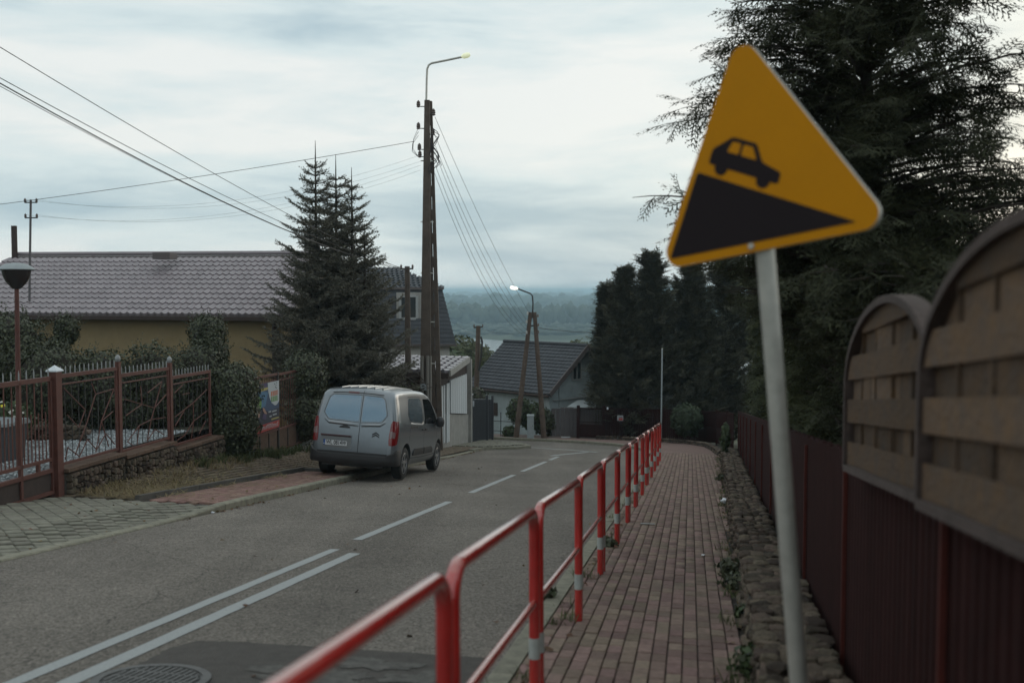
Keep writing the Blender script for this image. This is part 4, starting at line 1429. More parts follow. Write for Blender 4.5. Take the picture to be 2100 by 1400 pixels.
stones(grw, [(Vector((gw.x - .9 + .12 * i + .05 * (j % 2) + random.uniform(-.02, .02), gw.y + random.uniform(-.04, .04), gw.z - .08 + .085 * j)), (.15, .2, .11), random.uniform(-.3, .3)) for i in range(15) for j in range(5)], 90)

# ------------------------------------------------------------------ park lamp behind the gate
LY = 17.2
lb = PX(41, 960, LY)
lamp = thing('park_lamp', 'red garden lamp post with a wide pale cap in front of the tiled roof', 'lamp', (lb.x, lb.y, -3.0))
tp = PX(34, 590, LY)
MB().tube([(lb.x, lb.y, -3.0), (lb.x, lb.y, -2.2), tp], [0.055, 0.047, 0.036], 12).build('post', M['gate_rust'], lamp, sm=True)
M['smoke'] = mat('smoked_bowl', (0.030, 0.024, 0.024), 0.25)
MB().lathe(tp, [(0.06, -0.02), (0.10, 0.02), (0.17, 0.10), (0.215, 0.20), (0.235, 0.285), (0.24, 0.31)], 24).build('bowl', M['smoke'], lamp, sm=True)
MB().lathe(tp, [(0.285, 0.305), (0.30, 0.318), (0.25, 0.365), (0.17, 0.405), (0.08, 0.425), (0.01, 0.43)], 24).build('cap', M['grey_box'], lamp, sm=True)

# ------------------------------------------------------------------ yellow house with tiled roof
HS = 1.095
EA, EB = Vector((-17.0, 28.7, -0.64)) * HS, Vector((-6.02, 26.9, -0.66)) * HS
ed = (EB - EA).normalized()
en = Vector((-ed.y, ed.x, 0)).normalized()       # into the house
RUN, RISE = 4.05 * HS, 1.79 * HS
hy = thing('yellow_house', 'yellow rendered house with long purple grey tiled roof behind the hedge', 'house', EA + en * 1.0 + Vector((0, 0, -3.6)))
wallA, wallB = EA + en * 0.45, EB + en * 0.45 - ed * 0.35
zb = -5.3
def wallbox(a, b, depth, z0, z1):
    a, b = Vector(a), Vector(b)
    return MB().hexa([Vector((p.x, p.y, z)) for z in (z0, z1) for p in (a, b, b + en * depth, a + en * depth)])
wallbox(wallA, wallB, 7.9, zb, -0.87).build('wall', M['wall_yellow'], hy)
# roof deck under the tiles (front and back slopes) and gable end
dk = MB()
z_ = Vector((0, 0, 1))
f0, f1 = EA.copy(), EB.copy()
r0, r1 = EA + en * RUN + z_ * RISE, EB + en * RUN + z_ * RISE
k0, k1 = EA + en * RUN * 2, EB + en * RUN * 2
dn = Vector((0, 0, -0.09))
dk.hexa([f0 + dn, f1 + dn, r1 + dn, r0 + dn, f0 - z_ * .03, f1 - z_ * .03, r1 - z_ * .03, r0 - z_ * .03])
dk.hexa([r0 + dn, r1 + dn, k1 + dn, k0 + dn, r0 - z_ * .03, r1 - z_ * .03, k1 - z_ * .03, k0 - z_ * .03])
roof = dk.build('roof', M['roof_edge'], hy)
MB().prism([wallB + z_ * (-.87 - wallB.z), wallB + en * 7.9 + z_ * (-.87 - wallB.z), r1 - ed * 0.36 + en * 0 - z_ * .12], -ed * 0.2).build('gable', M['wall_yellow'], hy)
MB().bar(EA - en * .02 + dn * 1.3, EB - en * .02 + dn * 1.3, 0.12, 0.11).build('gutter', M['dark_brown'], hy)
MB().bar(EA + en * .2 + dn * 1.6, EB + en * .2 + dn * 1.6, 0.5, 0.04).build('soffit', M['dark_brown'], hy)
MB().tube([r0 + z_ * .05, r1 + z_ * .05], 0.075, 8).build('ridge_cap', M['roof_purple'], roof)
def tile_template(w, l, scal=0.060, lip=0.048, wave=0.030):
    # S-wave metal tile: local x across, y up-slope, z out
    n = 6
    vs = []
    for yy, zz in ((0, -0.030), (0, lip), (l, 0.0)):
        for k in range(n + 1):
            q = k / n
            vs.append((w * (q - 0.5), yy, zz + wave * math.cos(2 * math.pi * (q - 0.30))))
    # scalloped front edge
    for r_ in (0, 1):
        for k in range(n + 1):
            i = r_ * (n + 1) + k
            vs[i] = (vs[i][0], -scal * math.sin(math.pi * min(1, max(0, (k / n - 0.0)))) * (1), vs[i][2])
    fs = []
    for r_ in range(2):
        for k in range(n):
            a = r_ * (n + 1) + k
            fs.append((a, a + 1, a + n + 2, a + n + 1))
    return vs, fs
sd_ = (en * RUN + z_ * RISE).normalized()
nn_ = ed.cross(sd_).normalized()
Lr = math.hypot(RUN, RISE)
def tile_roof(parent, A, ed, sd, nn, Wd, L, w, l, m, limit=300, name='tile'):
    tv, tf = tile_template(w, l)
    me = bpy.data.meshes.new(name); me.from_pydata(tv, [], tf); me.materials.append(m)
    me.polygons.foreach_set('use_smooth', [True] * len(me.polygons)); me.set_sharp_from_angle(angle=R(50))
    ax = Matrix((ed, sd, nn)).transposed()
    pos = []
    nr, ncol = int(L / l), int(Wd / w)
    for r_ in range(nr):
        for c_ in range(ncol):
            pos.append(A + ed * (w * (c_ + 0.5)) + sd * (l * r_ + 0.03) + nn * 0.012)
    pos = sorted(pos, key=lambda p: p.length)
    near, rest = [], []
    for p in pos:
        (near if len(near) < limit and inview(p, 0) else rest).append(p)
    for p in near:
        link(name, me, parent, mat4=Matrix.Translation(p) @ ax.to_4x4())
    if rest:
        P = np.array([tuple(p) for p in rest])
        Aa = np.repeat(np.array([[list(r) for r in ax]]), len(P), axis=0)
        V, Fq = inst(np.array(tv), np.array(tf), P, Aa)
        o = link(name + '_field', np_mesh(name + '_field', V, Fq, m, True), parent)
        o.data.set_sharp_from_angle(angle=R(50))
        o['kind'] = 'stuff'
tile_roof(roof, EA, ed, sd_, nn_, (EB - EA).length, Lr, 0.2245, 0.378, M['roof_purple'])
# verge trim, roof hatch, chimney, flue, mast, downpipe, windows
MB().bar(EB + ed * .03 + z_ * .02, r1 + ed * .03 + z_ * .02, 0.05, 0.14).build('verge_trim', M['roof_edge'], roof)
hc = PX(338, 525, 33.5)
MB().box(hc, (0.62, 0.5, 0.22), Matrix.Rotation(math.atan2(ed.y, ed.x), 3, 'Z')).build('roof_vent', M['roof_edge'], roof)
MB().box(PX(640, 497, 34.3), (0.42, 0.42, 0.7), Matrix.Rotation(math.atan2(ed.y, ed.x), 3, 'Z')).build('chimney', M['wall_grey'], roof)
MB().tube([PX(640, 480, 34.3), PX(641, 462, 34.3)], 0.09, 10).build('chimney_pipe', M['grey_metal'], roof)
fp = PX(30, 522, 35.6)
MB().tube([fp - z_ * .4, fp + z_ * 1.02], 0.1, 14).build('flue_pipe', M['dark_brown'], roof)
dpx = PX(563, 720, 29.85)
MB().tube([(dpx.x, dpx.y, -.92), (dpx.x, dpx.y, zb)], 0.075, 10).build('downpipe', M['dark_brown'], hy)
def window(parent, c, ex, wd, ht, out, frame=0.07, name='window', mull=True):
    c, ex, out = Vector(c), Vector(ex).normalized(), Vector(out).normalized()
    b_ = MB()
    for sx in (-1, 1):
        b_.bar(c + ex * sx * wd / 2 - z_ * ht / 2 + out * .02, c + ex * sx * wd / 2 + z_ * ht / 2 + out * .02, frame, 0.06, up=out)
    for sz in (-1, 1):
        b_.bar(c - ex * (wd / 2 - frame / 2) + z_ * sz * ht / 2 + out * .021, c + ex * (wd / 2 - frame / 2) + z_ * sz * ht / 2 + out * .021, 0.06, frame)
    if mull:
        b_.bar(c - z_ * (ht / 2 - .03) + out * .022, c + z_ * (ht / 2 - .03) + out * .022, frame * .8, 0.05, up=out)
    fr = b_.build(name, M['white_frame'], parent)
    q = c + out * 0.012
    MB().prism([q - ex * wd / 2 - z_ * ht / 2, q + ex * wd / 2 - z_ * ht / 2, q + ex * wd / 2 + z_ * ht / 2, q - ex * wd / 2 + z_ * ht / 2], -out * 0.01).build('pane', M['glass'], fr)
    return fr
# recessed porch wing to the right of the main wall
wing = PX(697, 760, 33.5)
MB().hexa([Vector(p) for p in ((-6.85, 31.0, zb), (-5.85, 34.6, zb), (-9.4, 36.9, zb), (-9.8, 31.1, zb), (-6.85, 31.0, -1.0), (-5.85, 34.6, -2.2), (-9.4, 36.9, -2.2), (-9.8, 31.1, -1.0))]).build('wing_wall', M['wall_yellow_pale'], hy)
window(hy, (-6.32, 32.8, -2.6), (0.27, 0.96, 0), 1.0, 1.2, (.96, -.27, 0))
# mast with insulators standing on the roof
mst = PX(60, 612, 31.6)
mtop = PX(63, 412, 31.6)
mast = thing('roof_mast', 'thin steel wire mast with two insulator crossarms on the tiled roof', 'mast', mst)
MB().tube([mst - z_ * .1, mtop + z_ * .04], 0.035, 10).build('pole', M['grey_metal'], mast)
M_wire_pts = []
for zz in (mtop.z - 0.02, mtop.z - 0.5):
    MB().bar((mtop.x - .2, mtop.y, zz - .03), (mtop.x + .2, mtop.y, zz - .03), 0.035).build('crossarm', M['black_iron'], mast)
    for sx in (-.18, .18):
        MB().lathe((mtop.x + sx, mtop.y, zz), [(0.02, -.03), (0.045, 0.0), (0.03, .03), (0.045, .05), (0.015, .1)], 8).build('insulator', M['insulator'], mast)
        M_wire_pts.append(Vector((mtop.x + sx, mtop.y, zz + .06)))
# ------------------------------------------------------------------ conifers
def twig_template(n, length, width, ang, flat, seed):
    """narrow triangular blades along an axis of length 1"""
    r = np.random.default_rng(seed)
    vs, fs = [], []
    for k in range(n):
        x = (k + 0.3) / n
        a = r.uniform(0, 2 * math.pi) if not flat else (math.pi / 2 if k % 2 else -math.pi / 2) + r.normal(0, 0.25)
        L = length * r.uniform(0.7, 1.15) * (1.0 - 0.45 * x)
        sp = ang * r.uniform(0.75, 1.25)
        d = np.array([math.cos(sp), math.sin(sp) * math.sin(a), math.sin(sp) * math.cos(a)])
        side = np.cross(d, r.normal(size=3)); side /= np.linalg.norm(side)
        b = len(vs)
        p = np.array([x, 0, 0])
        vs += [p - side * width / 2, p + side * width / 2, p + d * L]
        fs.append((b, b + 1, b + 2))
    b = len(vs)
    vs += [np.array([0, -width * .35, 0]), np.array([0, width * .35, 0]), np.array([1.12, 0, 0])]
    fs.append((b, b + 1, b + 2))
    return np.array(vs), np.array(fs)
def spray_template(seed, pairs=8, sub=4, w=0.05):
    """flat fern-like cypress spray: side branchlets with little side blades"""
    r = np.random.default_rng(seed)
    vs, fs = [], []
    def blade(p, d, L, wd):
        side = np.array([-d[1], d[0], 0.25 * r.normal()]); side /= np.linalg.norm(side)
        b = len(vs)
        vs.extend([p - side * wd / 2, p + side * wd / 2, p + d * L])
        fs.append((b, b + 1, b + 2))
    blade(np.zeros(3), np.array([1.0, 0, 0]), 1.05, w * .5)
    for k in range(pairs):
        x = 0.08 + 0.85 * (k + r.uniform(-.2, .2)) / pairs
        for sg in (-1, 1):
            L = (0.46 * (1 - x) ** 0.7 + 0.10) * r.uniform(0.75, 1.2)
            an = R(42 + r.normal(0, 7))
            d = np.array([math.cos(an), sg * math.sin(an), -0.18 + 0.1 * r.normal()])
            p = np.array([x, 0, -0.10 * x * x])
            blade(p, d, L, w * .7)
            for j in range(sub):
                q = p + d * L * (j + 0.6) / sub
                a2 = an * sg + R(38) * (1 if j % 2 else -1)
                d2 = np.array([math.cos(a2), math.sin(a2), -0.2])
                blade(q, d2, L * 0.36 * (1.1 - j / sub), w)
    return np.array(vs), np.array(fs)
def limb_mesh(mb, pts, r0, r1, n=5):
    rs = [r0 + (r1 - r0) * i / (len(pts) - 1) for i in range(len(pts))]
    mb.tube(pts, rs, n, cap=False)

def spruce(name, label, base, stems, seed, m):
    r = np.random.default_rng(seed)
    th = thing(name, label, 'tree', base)
    tmpl = [twig_template(13, 0.42, 0.095, R(52), False, seed + i) for i in range(3)]
    wood = MB()
    P, D, S = [], [], []
    for (ox, oy, top, Rad, h0) in stems:
        bx, by = base[0] + ox, base[1] + oy
        H = top - base[2]
        wood.tube([(base[0] + ox * .3, base[1] + oy * .3, base[2]), (bx, by, base[2] + H * .45), (bx, by, top)], [0.13, 0.075, 0.016], 7)
        wood.tube([(bx, by, top - .05), (bx, by, top + .42)], [0.017, 0.007], 5)
        z = base[2] + h0
        while z < top - 0.15:
            f = (z - base[2]) / H
            nb = 6 + int(3 * r.random()) if f < 0.85 else 5
            a0 = r.uniform(0, 6.28)
            for b in range(nb):
                az = a0 + 2 * math.pi * b / nb + r.normal(0, 0.22)
                L = (Rad * 1.12 * (1 - f) ** 0.86 + 0.10) * r.uniform(0.52, 1.18)
                el = R(28 * f - 8 + r.normal(0, 5)) if f > .25 else R(-12 + r.normal(0, 6))
                n = max(3, int(L / 0.10))
                pts = []
                for k in range(n + 1):
                    q = k / n
                    rr = L * q
                    zz = z + r.normal(0, 0.004) + math.sin(el) * rr - 0.10 * L * math.sin(q * math.pi) * (1 - f) + 0.14 * L * q ** 3
                    pts.append(Vector((bx + math.cos(az) * rr * math.cos(el), by + math.sin(az) * rr * math.cos(el), zz)))
                limb_mesh(wood, pts, 0.018 + 0.012 * (1 - f), 0.004, 4)
                for k in range(1, n + 1):
                    q = k / n
                    d = (pts[k] - pts[k - 1]).normalized()
                    dh = Vector((-d.y, d.x, 0))
                    P.append(tuple(pts[k] - d * 0.02)); D.append(tuple(d)); S.append(r.uniform(0.16, 0.24))
                    Lt = (0.10 + 0.30 * L * (1 - q) * 0.55 + 0.05)
                    if L < .35 and k % 2: continue
                    for sg in (-1, 1):
                        dd = d * 0.72 + dh * sg * 0.75 + Vector((0, 0, r.normal(-0.10, 0.14)))
                        P.append(tuple(pts[k] - d * r.uniform(0, .08))); D.append(tuple(dd)); S.append((Lt + .06) * r.uniform(0.8, 1.3))
                        if Lt > .26:
                            e2 = pts[k] + dd.normalized() * Lt * .5
                            for s3 in (-1, 1):
                                d3 = dd.normalized() * .7 + Vector((-dd.y, dd.x, 0)).normalized() * s3 * .7 + Vector((0, 0, -.15))
                                P.append(tuple(e2)); D.append(tuple(d3)); S.append(Lt * .6)
            z += (0.36 - 0.10 * f) * r.uniform(0.75, 1.25)
        # leader
        for zz in np.arange(top - 0.45, top + 0.02, 0.07):
            if zz < top - .2:
                P.append((bx, by, zz)); D.append((r.normal(0, .4), r.normal(0, .4), 1)); S.append(0.10)
        P.append((bx, by, top - .05)); D.append((0, 0, 1)); S.append(0.10)
    P, D, S = np.array(P), np.array(D), np.array(S)
    sel = r.integers(0, 3, len(P))
    Vs, Fs, off = [], [], 0
    for i in range(3):
        k = sel == i
        A = basis(D[k], rand_dirs(k.sum(), r))
        V, Fc = inst(tmpl[i][0], tmpl[i][1], P[k], A, S[k])
        Vs.append(V); Fs.append(Fc + off); off += len(V)
    link('crown', np_mesh('crown', np.concatenate(Vs), np.concatenate(Fs), m), th)
    wood.build('trunk', M['bark'], th)
    return th

def tree_limit(p, over):
    s_ = p.x * S_ + p.y * C_
    h = min(1.0, max(0.0, (p.z + 1.0) / 1.7))
    return (0.25 + .0225 * s_ + .57) + 0.20 - over * h * h * (3 - 2 * h) * (0.75 + .25 * math.sin(p.z * 5 + p.y * 3)) + .1

def cypress(name, label, base, H, Rad, nb, m, seed, spray=0.42, width=0.05, droop=0.5, ragged=0.25, taper=0.75, lo=0.12, step=0.16, group=None, fullness=1.0, prof=None, pairs=8, sub=4, over=1.2, asym=0.0, extra=(), wild=1.0):
    """base at ground; limbs rise and arch out, carrying flat drooping sprays"""
    r = np.random.default_rng(seed)
    th = thing(name, label, 'tree', base, group)
    tm = [spray_template(seed + i, pairs, sub, width) for i in range(3)]
    wood = MB()
    base = Vector(base)
    wood.tube([base, base + Vector((0.05, 0, H * .5)), base + Vector((0, 0.05, H * .97))], [0.05 + H * .016, 0.03 + H * .009, 0.01], 7)
    P, D, U, S = [], [], [], []
    for b in range(nb):
        f = lo + (0.99 - lo) * ((b + r.random()) / nb)
        az = r.uniform(0, 2 * math.pi)
        pr = (prof(f) if prof else (1 - f) ** taper * (1.0 if f > .2 else .65 + 1.75 * f))
        L = (Rad * pr + 0.12) * (1 + r.normal(0, ragged) * 0.6 + (ragged * 0.9 if r.random() < 0.12 else 0))
        L *= 1 + asym * (-math.cos(az) if math.cos(az) < 0 else -1.15 * math.cos(az))
        L = max(0.15, L)
        if b < len(extra):
            f, az, L = extra[b]
        el = R(18 + 30 * f + r.normal(0, 8 * wild))
        z0 = base.z + H * f - L * math.sin(el) * 0.45
        n = max(3, int(L / step))
        pts = []
        for k in range(n + 1):
            q = k / n
            rr = L * q
            zz = z0 + math.sin(el) * rr * (1 - 0.55 * q) - droop * 0.30 * L * q ** 2
            wob = r.normal(0, 0.02 * L)
            pts.append(Vector((base.x + math.cos(az) * rr - math.sin(az) * wob, base.y + math.sin(az) * rr + math.cos(az) * wob, zz)))
        wp = pts
        if over is not None:
            wp = []
            for p in pts:
                if p.x * C_ - p.y * S_ < tree_limit(p, over): break
                wp.append(p)
        if len(wp) > 1:
            limb_mesh(wood, wp, 0.012 + 0.007 * L, 0.003, 4)
        for k in range(1, n + 1):
            q = k / n
            if k >= len(wp): break
            if q < 0.22 and L > 0.6: continue
            d = (pts[k] - pts[k - 1]).normalized()
            dh = Vector((-math.sin(az), math.cos(az), 0))
            cnt = int(2 * fullness + r.random() * 2)
            for j in range(cnt):
                sg = r.choice((-1, 1))
                dd = d * r.uniform(.3, 1.0) + dh * sg * r.uniform(.1, 1.1) + Vector((0, 0, r.normal(-droop * .6, 0.3 * wild)))
                P.append(tuple(pts[k] - d * r.uniform(0, step))); D.append(tuple(dd)); U.append((r.normal(0, .5), r.normal(0, .5), 1)); S.append(spray * r.uniform(.55, 1.2))
        if len(wp) == len(pts):
          P.append(tuple(pts[-1])); D.append(tuple((pts[-1] - pts[-2]).normalized() + Vector((0, 0, -.1)))); U.append((0, 0, 1)); S.append(spray)
    P, D, U, S = np.array(P), np.array(D), np.array(U), np.array(S)
    if over is not None:       # boughs are kept clear of the sidewalk
        T = P + D / np.linalg.norm(D, axis=1, keepdims=True) * S[:, None]
        ok = np.ones(len(P), bool)
        for q in (P, T):
            s_ = q[:, 0] * S_ + q[:, 1] * C_
            t_ = q[:, 0] * C_ - q[:, 1] * S_
            h = np.clip((q[:, 2] + 1.0) / 1.7, 0, 1)
            ok &= t_ > (0.25 + .0225 * s_ + .57) + 0.14 - over * h * h * (3 - 2 * h) * (0.75 + .25 * np.sin(q[:, 2] * 5 + q[:, 1] * 3))
        P, D, U, S = P[ok], D[ok], U[ok], S[ok]
    sel = r.integers(0, 3, len(P))
    Vs, Fs, off = [], [], 0
    for i in range(3):
        k = sel == i
        V, Fc = inst(tm[i][0], tm[i][1], P[k], basis(D[k], U[k]), S[k])
        Vs.append(V); Fs.append(Fc + off); off += len(V)
    link('crown', np_mesh('crown', np.concatenate(Vs), np.concatenate(Fs), m), th)
    wood.build('trunk', M['bark'], th)
    return th

# blue-green spruce with several tops beside the yellow house
SY = 28.3
sb = PX(694, 770, SY)
sbase = (sb.x, sb.y, -4.55)
zpx = lambda v: PX(690, v, SY).z
xpx = lambda u: PX(u, 500, SY).x - sb.x
spruce('spruce_tree', 'dark spruce with several spiky tops beside the yellow house', sbase,
       [(xpx(652), -0.25, zpx(322), 2.05, 1.75), (xpx(688), 0.15, zpx(346), 2.15, 1.45), (xpx(722), 0.0, zpx(374), 2.05, 1.45), (xpx(750), -0.2, zpx(490), 1.75, 1.45), (xpx(640), -0.3, zpx(470), 2.1, 1.75)], 21, M['spruce'])

# big cypress behind the wooden panels
def at_uY(u, Y):
    x = (u - 1050) / F * Y
    return (x, Y, gz(x, Y) - 0.05)
bigprof = lambda f: (0.55 + 1.2 * f if f < .35 else (1.0 - 0.80 * ((f - .35) / .65) ** 1.35))
cypress('cypress_tree', 'huge feathery dark cypress behind the yellow sign', at_uY(1765, 9.6), 6.9, 1.68, 600, M['cypress'], 31, spray=0.35, width=0.050, droop=0.22, ragged=0.42, lo=0.10, step=0.17, prof=bigprof, fullness=1.0, over=2.0, wild=2.0, pairs=6, sub=3, asym=0.04, extra=((.505, R(183), 1.95), (.62, R(172), 1.5), (.66, R(188), 1.4), (.60, R(192), 1.5)))
cypress('cypress_tree', 'dark cypress whose low boughs fill the space behind the nearer wooden panel', at_uY(2010, 7.2), 2.95, 1.5, 330, M['cypress'], 32, spray=0.36, width=0.065, wild=2.0, pairs=5, sub=2, droop=0.3, ragged=0.2, lo=0.10, step=0.17, prof=lambda f: 1.0 - 0.4 * f * f, fullness=1.1)
cypress('cypress_tree', 'tall cypress with boughs hanging into the top right picture corner', (5.3, 8.0, gz(5.3, 8.0)), 8.2, 1.9, 170, M['cypress'], 33, spray=0.42, width=0.06, pairs=6, sub=2, droop=0.9, ragged=0.3, lo=0.74, step=0.18, prof=lambda f: 1.0 - .3 * f, fullness=0.8)
cypress('garden_conifer', 'bushy green conifer leaning over the red fence left of the sign post', at_uY(1730, 14.5), 5.4, 1.7, 420, M['conifer_mid'], 34, spray=0.45, width=0.08, wild=1.8, pairs=5, sub=2, droop=0.3, ragged=0.2, lo=0.10, step=0.22, prof=lambda f: 1.0 - .75 * f ** 1.6, fullness=1.1)
cypress('garden_conifer', 'green conifer standing midway along the red fence', at_uY(1625, 20.5), 5.9, 1.7, 360, M['conifer_mid'], 35, spray=0.5, width=0.09, wild=1.6, droop=0.4, ragged=0.2, lo=0.08, step=0.25, prof=lambda f: 1.0 - .85 * f ** 1.5, fullness=1.1, pairs=5, sub=2)
cypress('garden_conifer', 'dark conifer near the sidewalk bend beside the tall thujas', at_uY(1590, 31.0), 7.2, 1.9, 380, M['conifer_mid'], 36, spray=0.6, width=0.11, wild=1.5, droop=0.4, ragged=0.2, lo=0.05, step=0.3, prof=lambda f: 1.0 - .9 * f ** 1.5, fullness=1.2, pairs=4, sub=2)
cypress('garden_conifer', 'broad conifer behind the red fence between the sign post and the panels', at_uY(1800, 12.6), 4.6, 1.8, 330, M['conifer_mid'], 37, spray=0.42, width=0.08, wild=1.8, pairs=5, sub=2, droop=0.3, ragged=0.2, lo=0.08, step=0.22, prof=lambda f: 1.0 - .6 * f ** 1.8, fullness=1.1)
# thujas behind the far red fence
def thuja(u, Y, vtop, rad, label, seed, ragged=.3):
    b = at_uY(u, Y)
    H = PX(u, vtop, Y).z - b[2]
    cypress('thuja_tree', label, b, H, rad, 460, M['thuja'], seed, spray=0.50, width=0.13, wild=1.5, droop=-0.9, ragged=ragged, lo=0.02, step=0.28, prof=lambda f: min((1 - f) ** .72, 1.9 * (1 - f) + .02) * (1 + .13 * math.sin(f * 23 + seed)), fullness=1.3, group='thujas behind the far fence', pairs=4, sub=2, over=None)
thuja(1282, 45.0, 552, 1.2, 'dark pointed thuja closest to the blue grey house', 41)
thuja(1335, 46.0, 523, 1.75, 'tallest dark thuja behind the far red fence', 42)
thuja(1244, 46.5, 588, 0.5, 'slim curved thuja top rising next to the blue grey gable', 43, .4)
thuja(1420, 47, 548, 1.9, 'broad dark thuja behind the bend, left of the sign post', 44)
thuja(1490, 48, 505, 2.1, 'broad dark thuja farthest right behind the bend', 45)

# bare wispy branch ends and rounded shrubs near the far fence
bush('topiary_bush', 'clipped round green topiary ball in front of the far red fence', 'bush', [ell_from_px(1376, 1440, 826, 892, 41.2, .65)], 3800, 0.085, M['topiary'], 51, depth=.12)
bush('flowering_shrub', 'silvery leaved shrub above the far red fence beside the thin mast', 'shrub', [ell_from_px(1272, 1350, 790, 850, 45.2, .7)], 2200, 0.12, M['leaf_pale'], 52)
bush('flowering_shrub', 'small silvery shrub right of the thin mast above the fence', 'shrub', [ell_from_px(1352, 1395, 806, 850, 45.2, .5)], 1000, 0.11, M['leaf_pale'], 53)
bush('wall_shrub', 'small bright green shrub growing out of the stone wall near the bend', 'shrub', [ell_from_px(1480, 1496, 866, 925, 29.0, .2)], 500, 0.09, M['leaf_mid'], 54)
# ------------------------------------------------------------------ grey panel van
VP = mat('van_paint', (0.205, 0.225, 0.245), 0.28, metal=0.70, coat=0.5, spec=0.5)
VB = mat('van_black_plastic', (0.022, 0.021, 0.022), 0.55)
VG = mat('van_dark_glass', (0.012, 0.014, 0.016), 0.06, spec=0.8)
VR = mat('tail_lamp_red', (0.17, 0.008, 0.009), 0.18, spec=0.6, coat=0.6)
VC = mat('tail_lamp_clear', (0.20, 0.13, 0.13), 0.2, coat=0.6)
VT = mat('tyre_rubber', (0.018, 0.018, 0.018), 0.85, bump=(60, .3))
VA = mat('alloy', (0.30, 0.30, 0.31), 0.35, metal=0.7)
VPL = mat('plate_white', (0.56, 0.57, 0.58), 0.5)
VBL = mat('plate_blue', (0.03, 0.09, 0.28), 0.5)
VK = mat('plate_black', (0.015, 0.015, 0.017), 0.5)

L_V, W_V, H_V = 4.40, 0.924, 1.80
def lerp_tab(tab, x):
    for (x0, y0), (x1, y1) in zip(tab[:-1], tab[1:]):
        if x <= x1:
            k = (x - x0) / (x1 - x0) if x1 > x0 else 0
            k = max(0, min(1, k))
            k = k * k * (3 - 2 * k) * .5 + k * .5
            return y0 + (y1 - y0) * k
    return tab[-1][1]
TOP = [(0, 1.745), (.25, 1.80), (.8, 1.825), (1.8, 1.84), (2.5, 1.82), (2.85, 1.75), (3.2, 1.47), (3.55, 1.16), (3.75, 1.09), (4.1, 1.0), (4.3, .84), (4.4, .62)]
BOT = [(0, .36), (.3, .30), (1.0, .26), (3.6, .26), (4.1, .27), (4.4, .34)]
WID = [(0, .88), (.2, .915), (1.0, .924), (3.2, .924), (3.8, .90), (4.2, .80), (4.4, .60)]
def half_width(zr, top_h, x):
    """zr: absolute height; tumblehome above the belt"""
    if zr < 0.55: k = 0.955 + 0.045 * smooth((zr - .25) / .3)
    elif zr < 1.05: k = 1.0 - 0.012 * ((zr - .55) / .5)
    else: k = 0.988 - 0.185 * ((zr - 1.05) / .75) ** 1.35
    return k
def rake(z):
    return 0.0 if z < .55 else 0.175 * ((z - .55) / 1.25) ** 2.0
def section(x, inset=0.0):
    top, bot, wd = lerp_tab(TOP, x), lerp_tab(BOT, x), lerp_tab(WID, x) - inset
    top -= inset; bot += inset * .6
    pts = []
    pts.append((0, bot)); pts.append((wd * .6, bot)); pts.append((wd * .90, bot + .005)); pts.append((wd * half_width(bot, top, x) * .985, bot + .045))
    crn = 0.16 if x < 3.2 else 0.10
    zt = top - crn
    n = 12
    for k in range(1, n + 1):
        z = bot + .045 + (zt - bot - .045) * k / n
        pts.append((wd * half_width(z, top, x), z))
    w1 = wd * half_width(zt, top, x)
    crown = 0.05 if x < 3.2 else 0.03
    zc = top - crown
    xi = w1 - 0.20
    for k in range(1, 7):
        a = k * math.pi / 12
        pts.append((xi + (w1 - xi) * math.cos(a) ** .9, zt + (zc - zt + 0.012) * math.sin(a)))
    for k in range(1, 5):
        y = xi * (1 - k / 4)
        pts.append((y, top - crown * (y / max(xi, .01)) ** 2 * .75))
    return pts
xs_v = [(0.0, .075), (0.012, .045), (0.03, .022), (0.06, .006), (0.10, 0.0)] + [(x, 0) for x in (.2, .35, .55, .8, 1.1, 1.4, 1.7, 2.0, 2.3, 2.5, 2.7, 2.85, 3.0, 3.2, 3.4, 3.55, 3.7, 3.85, 4.0, 4.1, 4.2, 4.28, 4.34, 4.38, 4.40)]
rows = []
for x, ins in xs_v:
    half = section(max(x, 0.0), ins)
    fade = max(0.0, 1 - x / 1.1)
    ring = [(x + rake(z) * fade, -y, z) for y, z in half] + [(x + rake(z) * fade, y, z) for y, z in half[-2:0:-1]]
    rows.append(ring)
n_r = len(rows[0])
bv = [p for r_ in rows for p in r_]
bf = []
for i in range(len(rows) - 1):
    for k in range(n_r):
        bf.append((i * n_r + k, i * n_r + (k + 1) % n_r, (i + 1) * n_r + (k + 1) % n_r, (i + 1) * n_r + k))
nh = n_r // 2
def cap_faces(off, flip):
    fs = []
    for k in range(0, nh):
        a, b = k, (k + 1)
        c, d = (n_r - k - 1) % n_r, (n_r - k) % n_r
        if k == 0: f = (0, 1, n_r - 1)
        elif k == nh - 1: f = (k, k + 1, n_r - k)
        else: f = (k, k + 1, n_r - k - 1, n_r - k)
        fs.append(tuple(off + i for i in f))
    return fs
bf += cap_faces(0, True) + cap_faces((len(rows) - 1) * n_r, False)
body_mb = MB(); body_mb.v = bv; body_mb.f = bf
body_me = body_mb.mesh('body', VP, 35)
bvh = BVHTree.FromPolygons([Vector(v) for v in bv], [tuple(f) for f in bf])
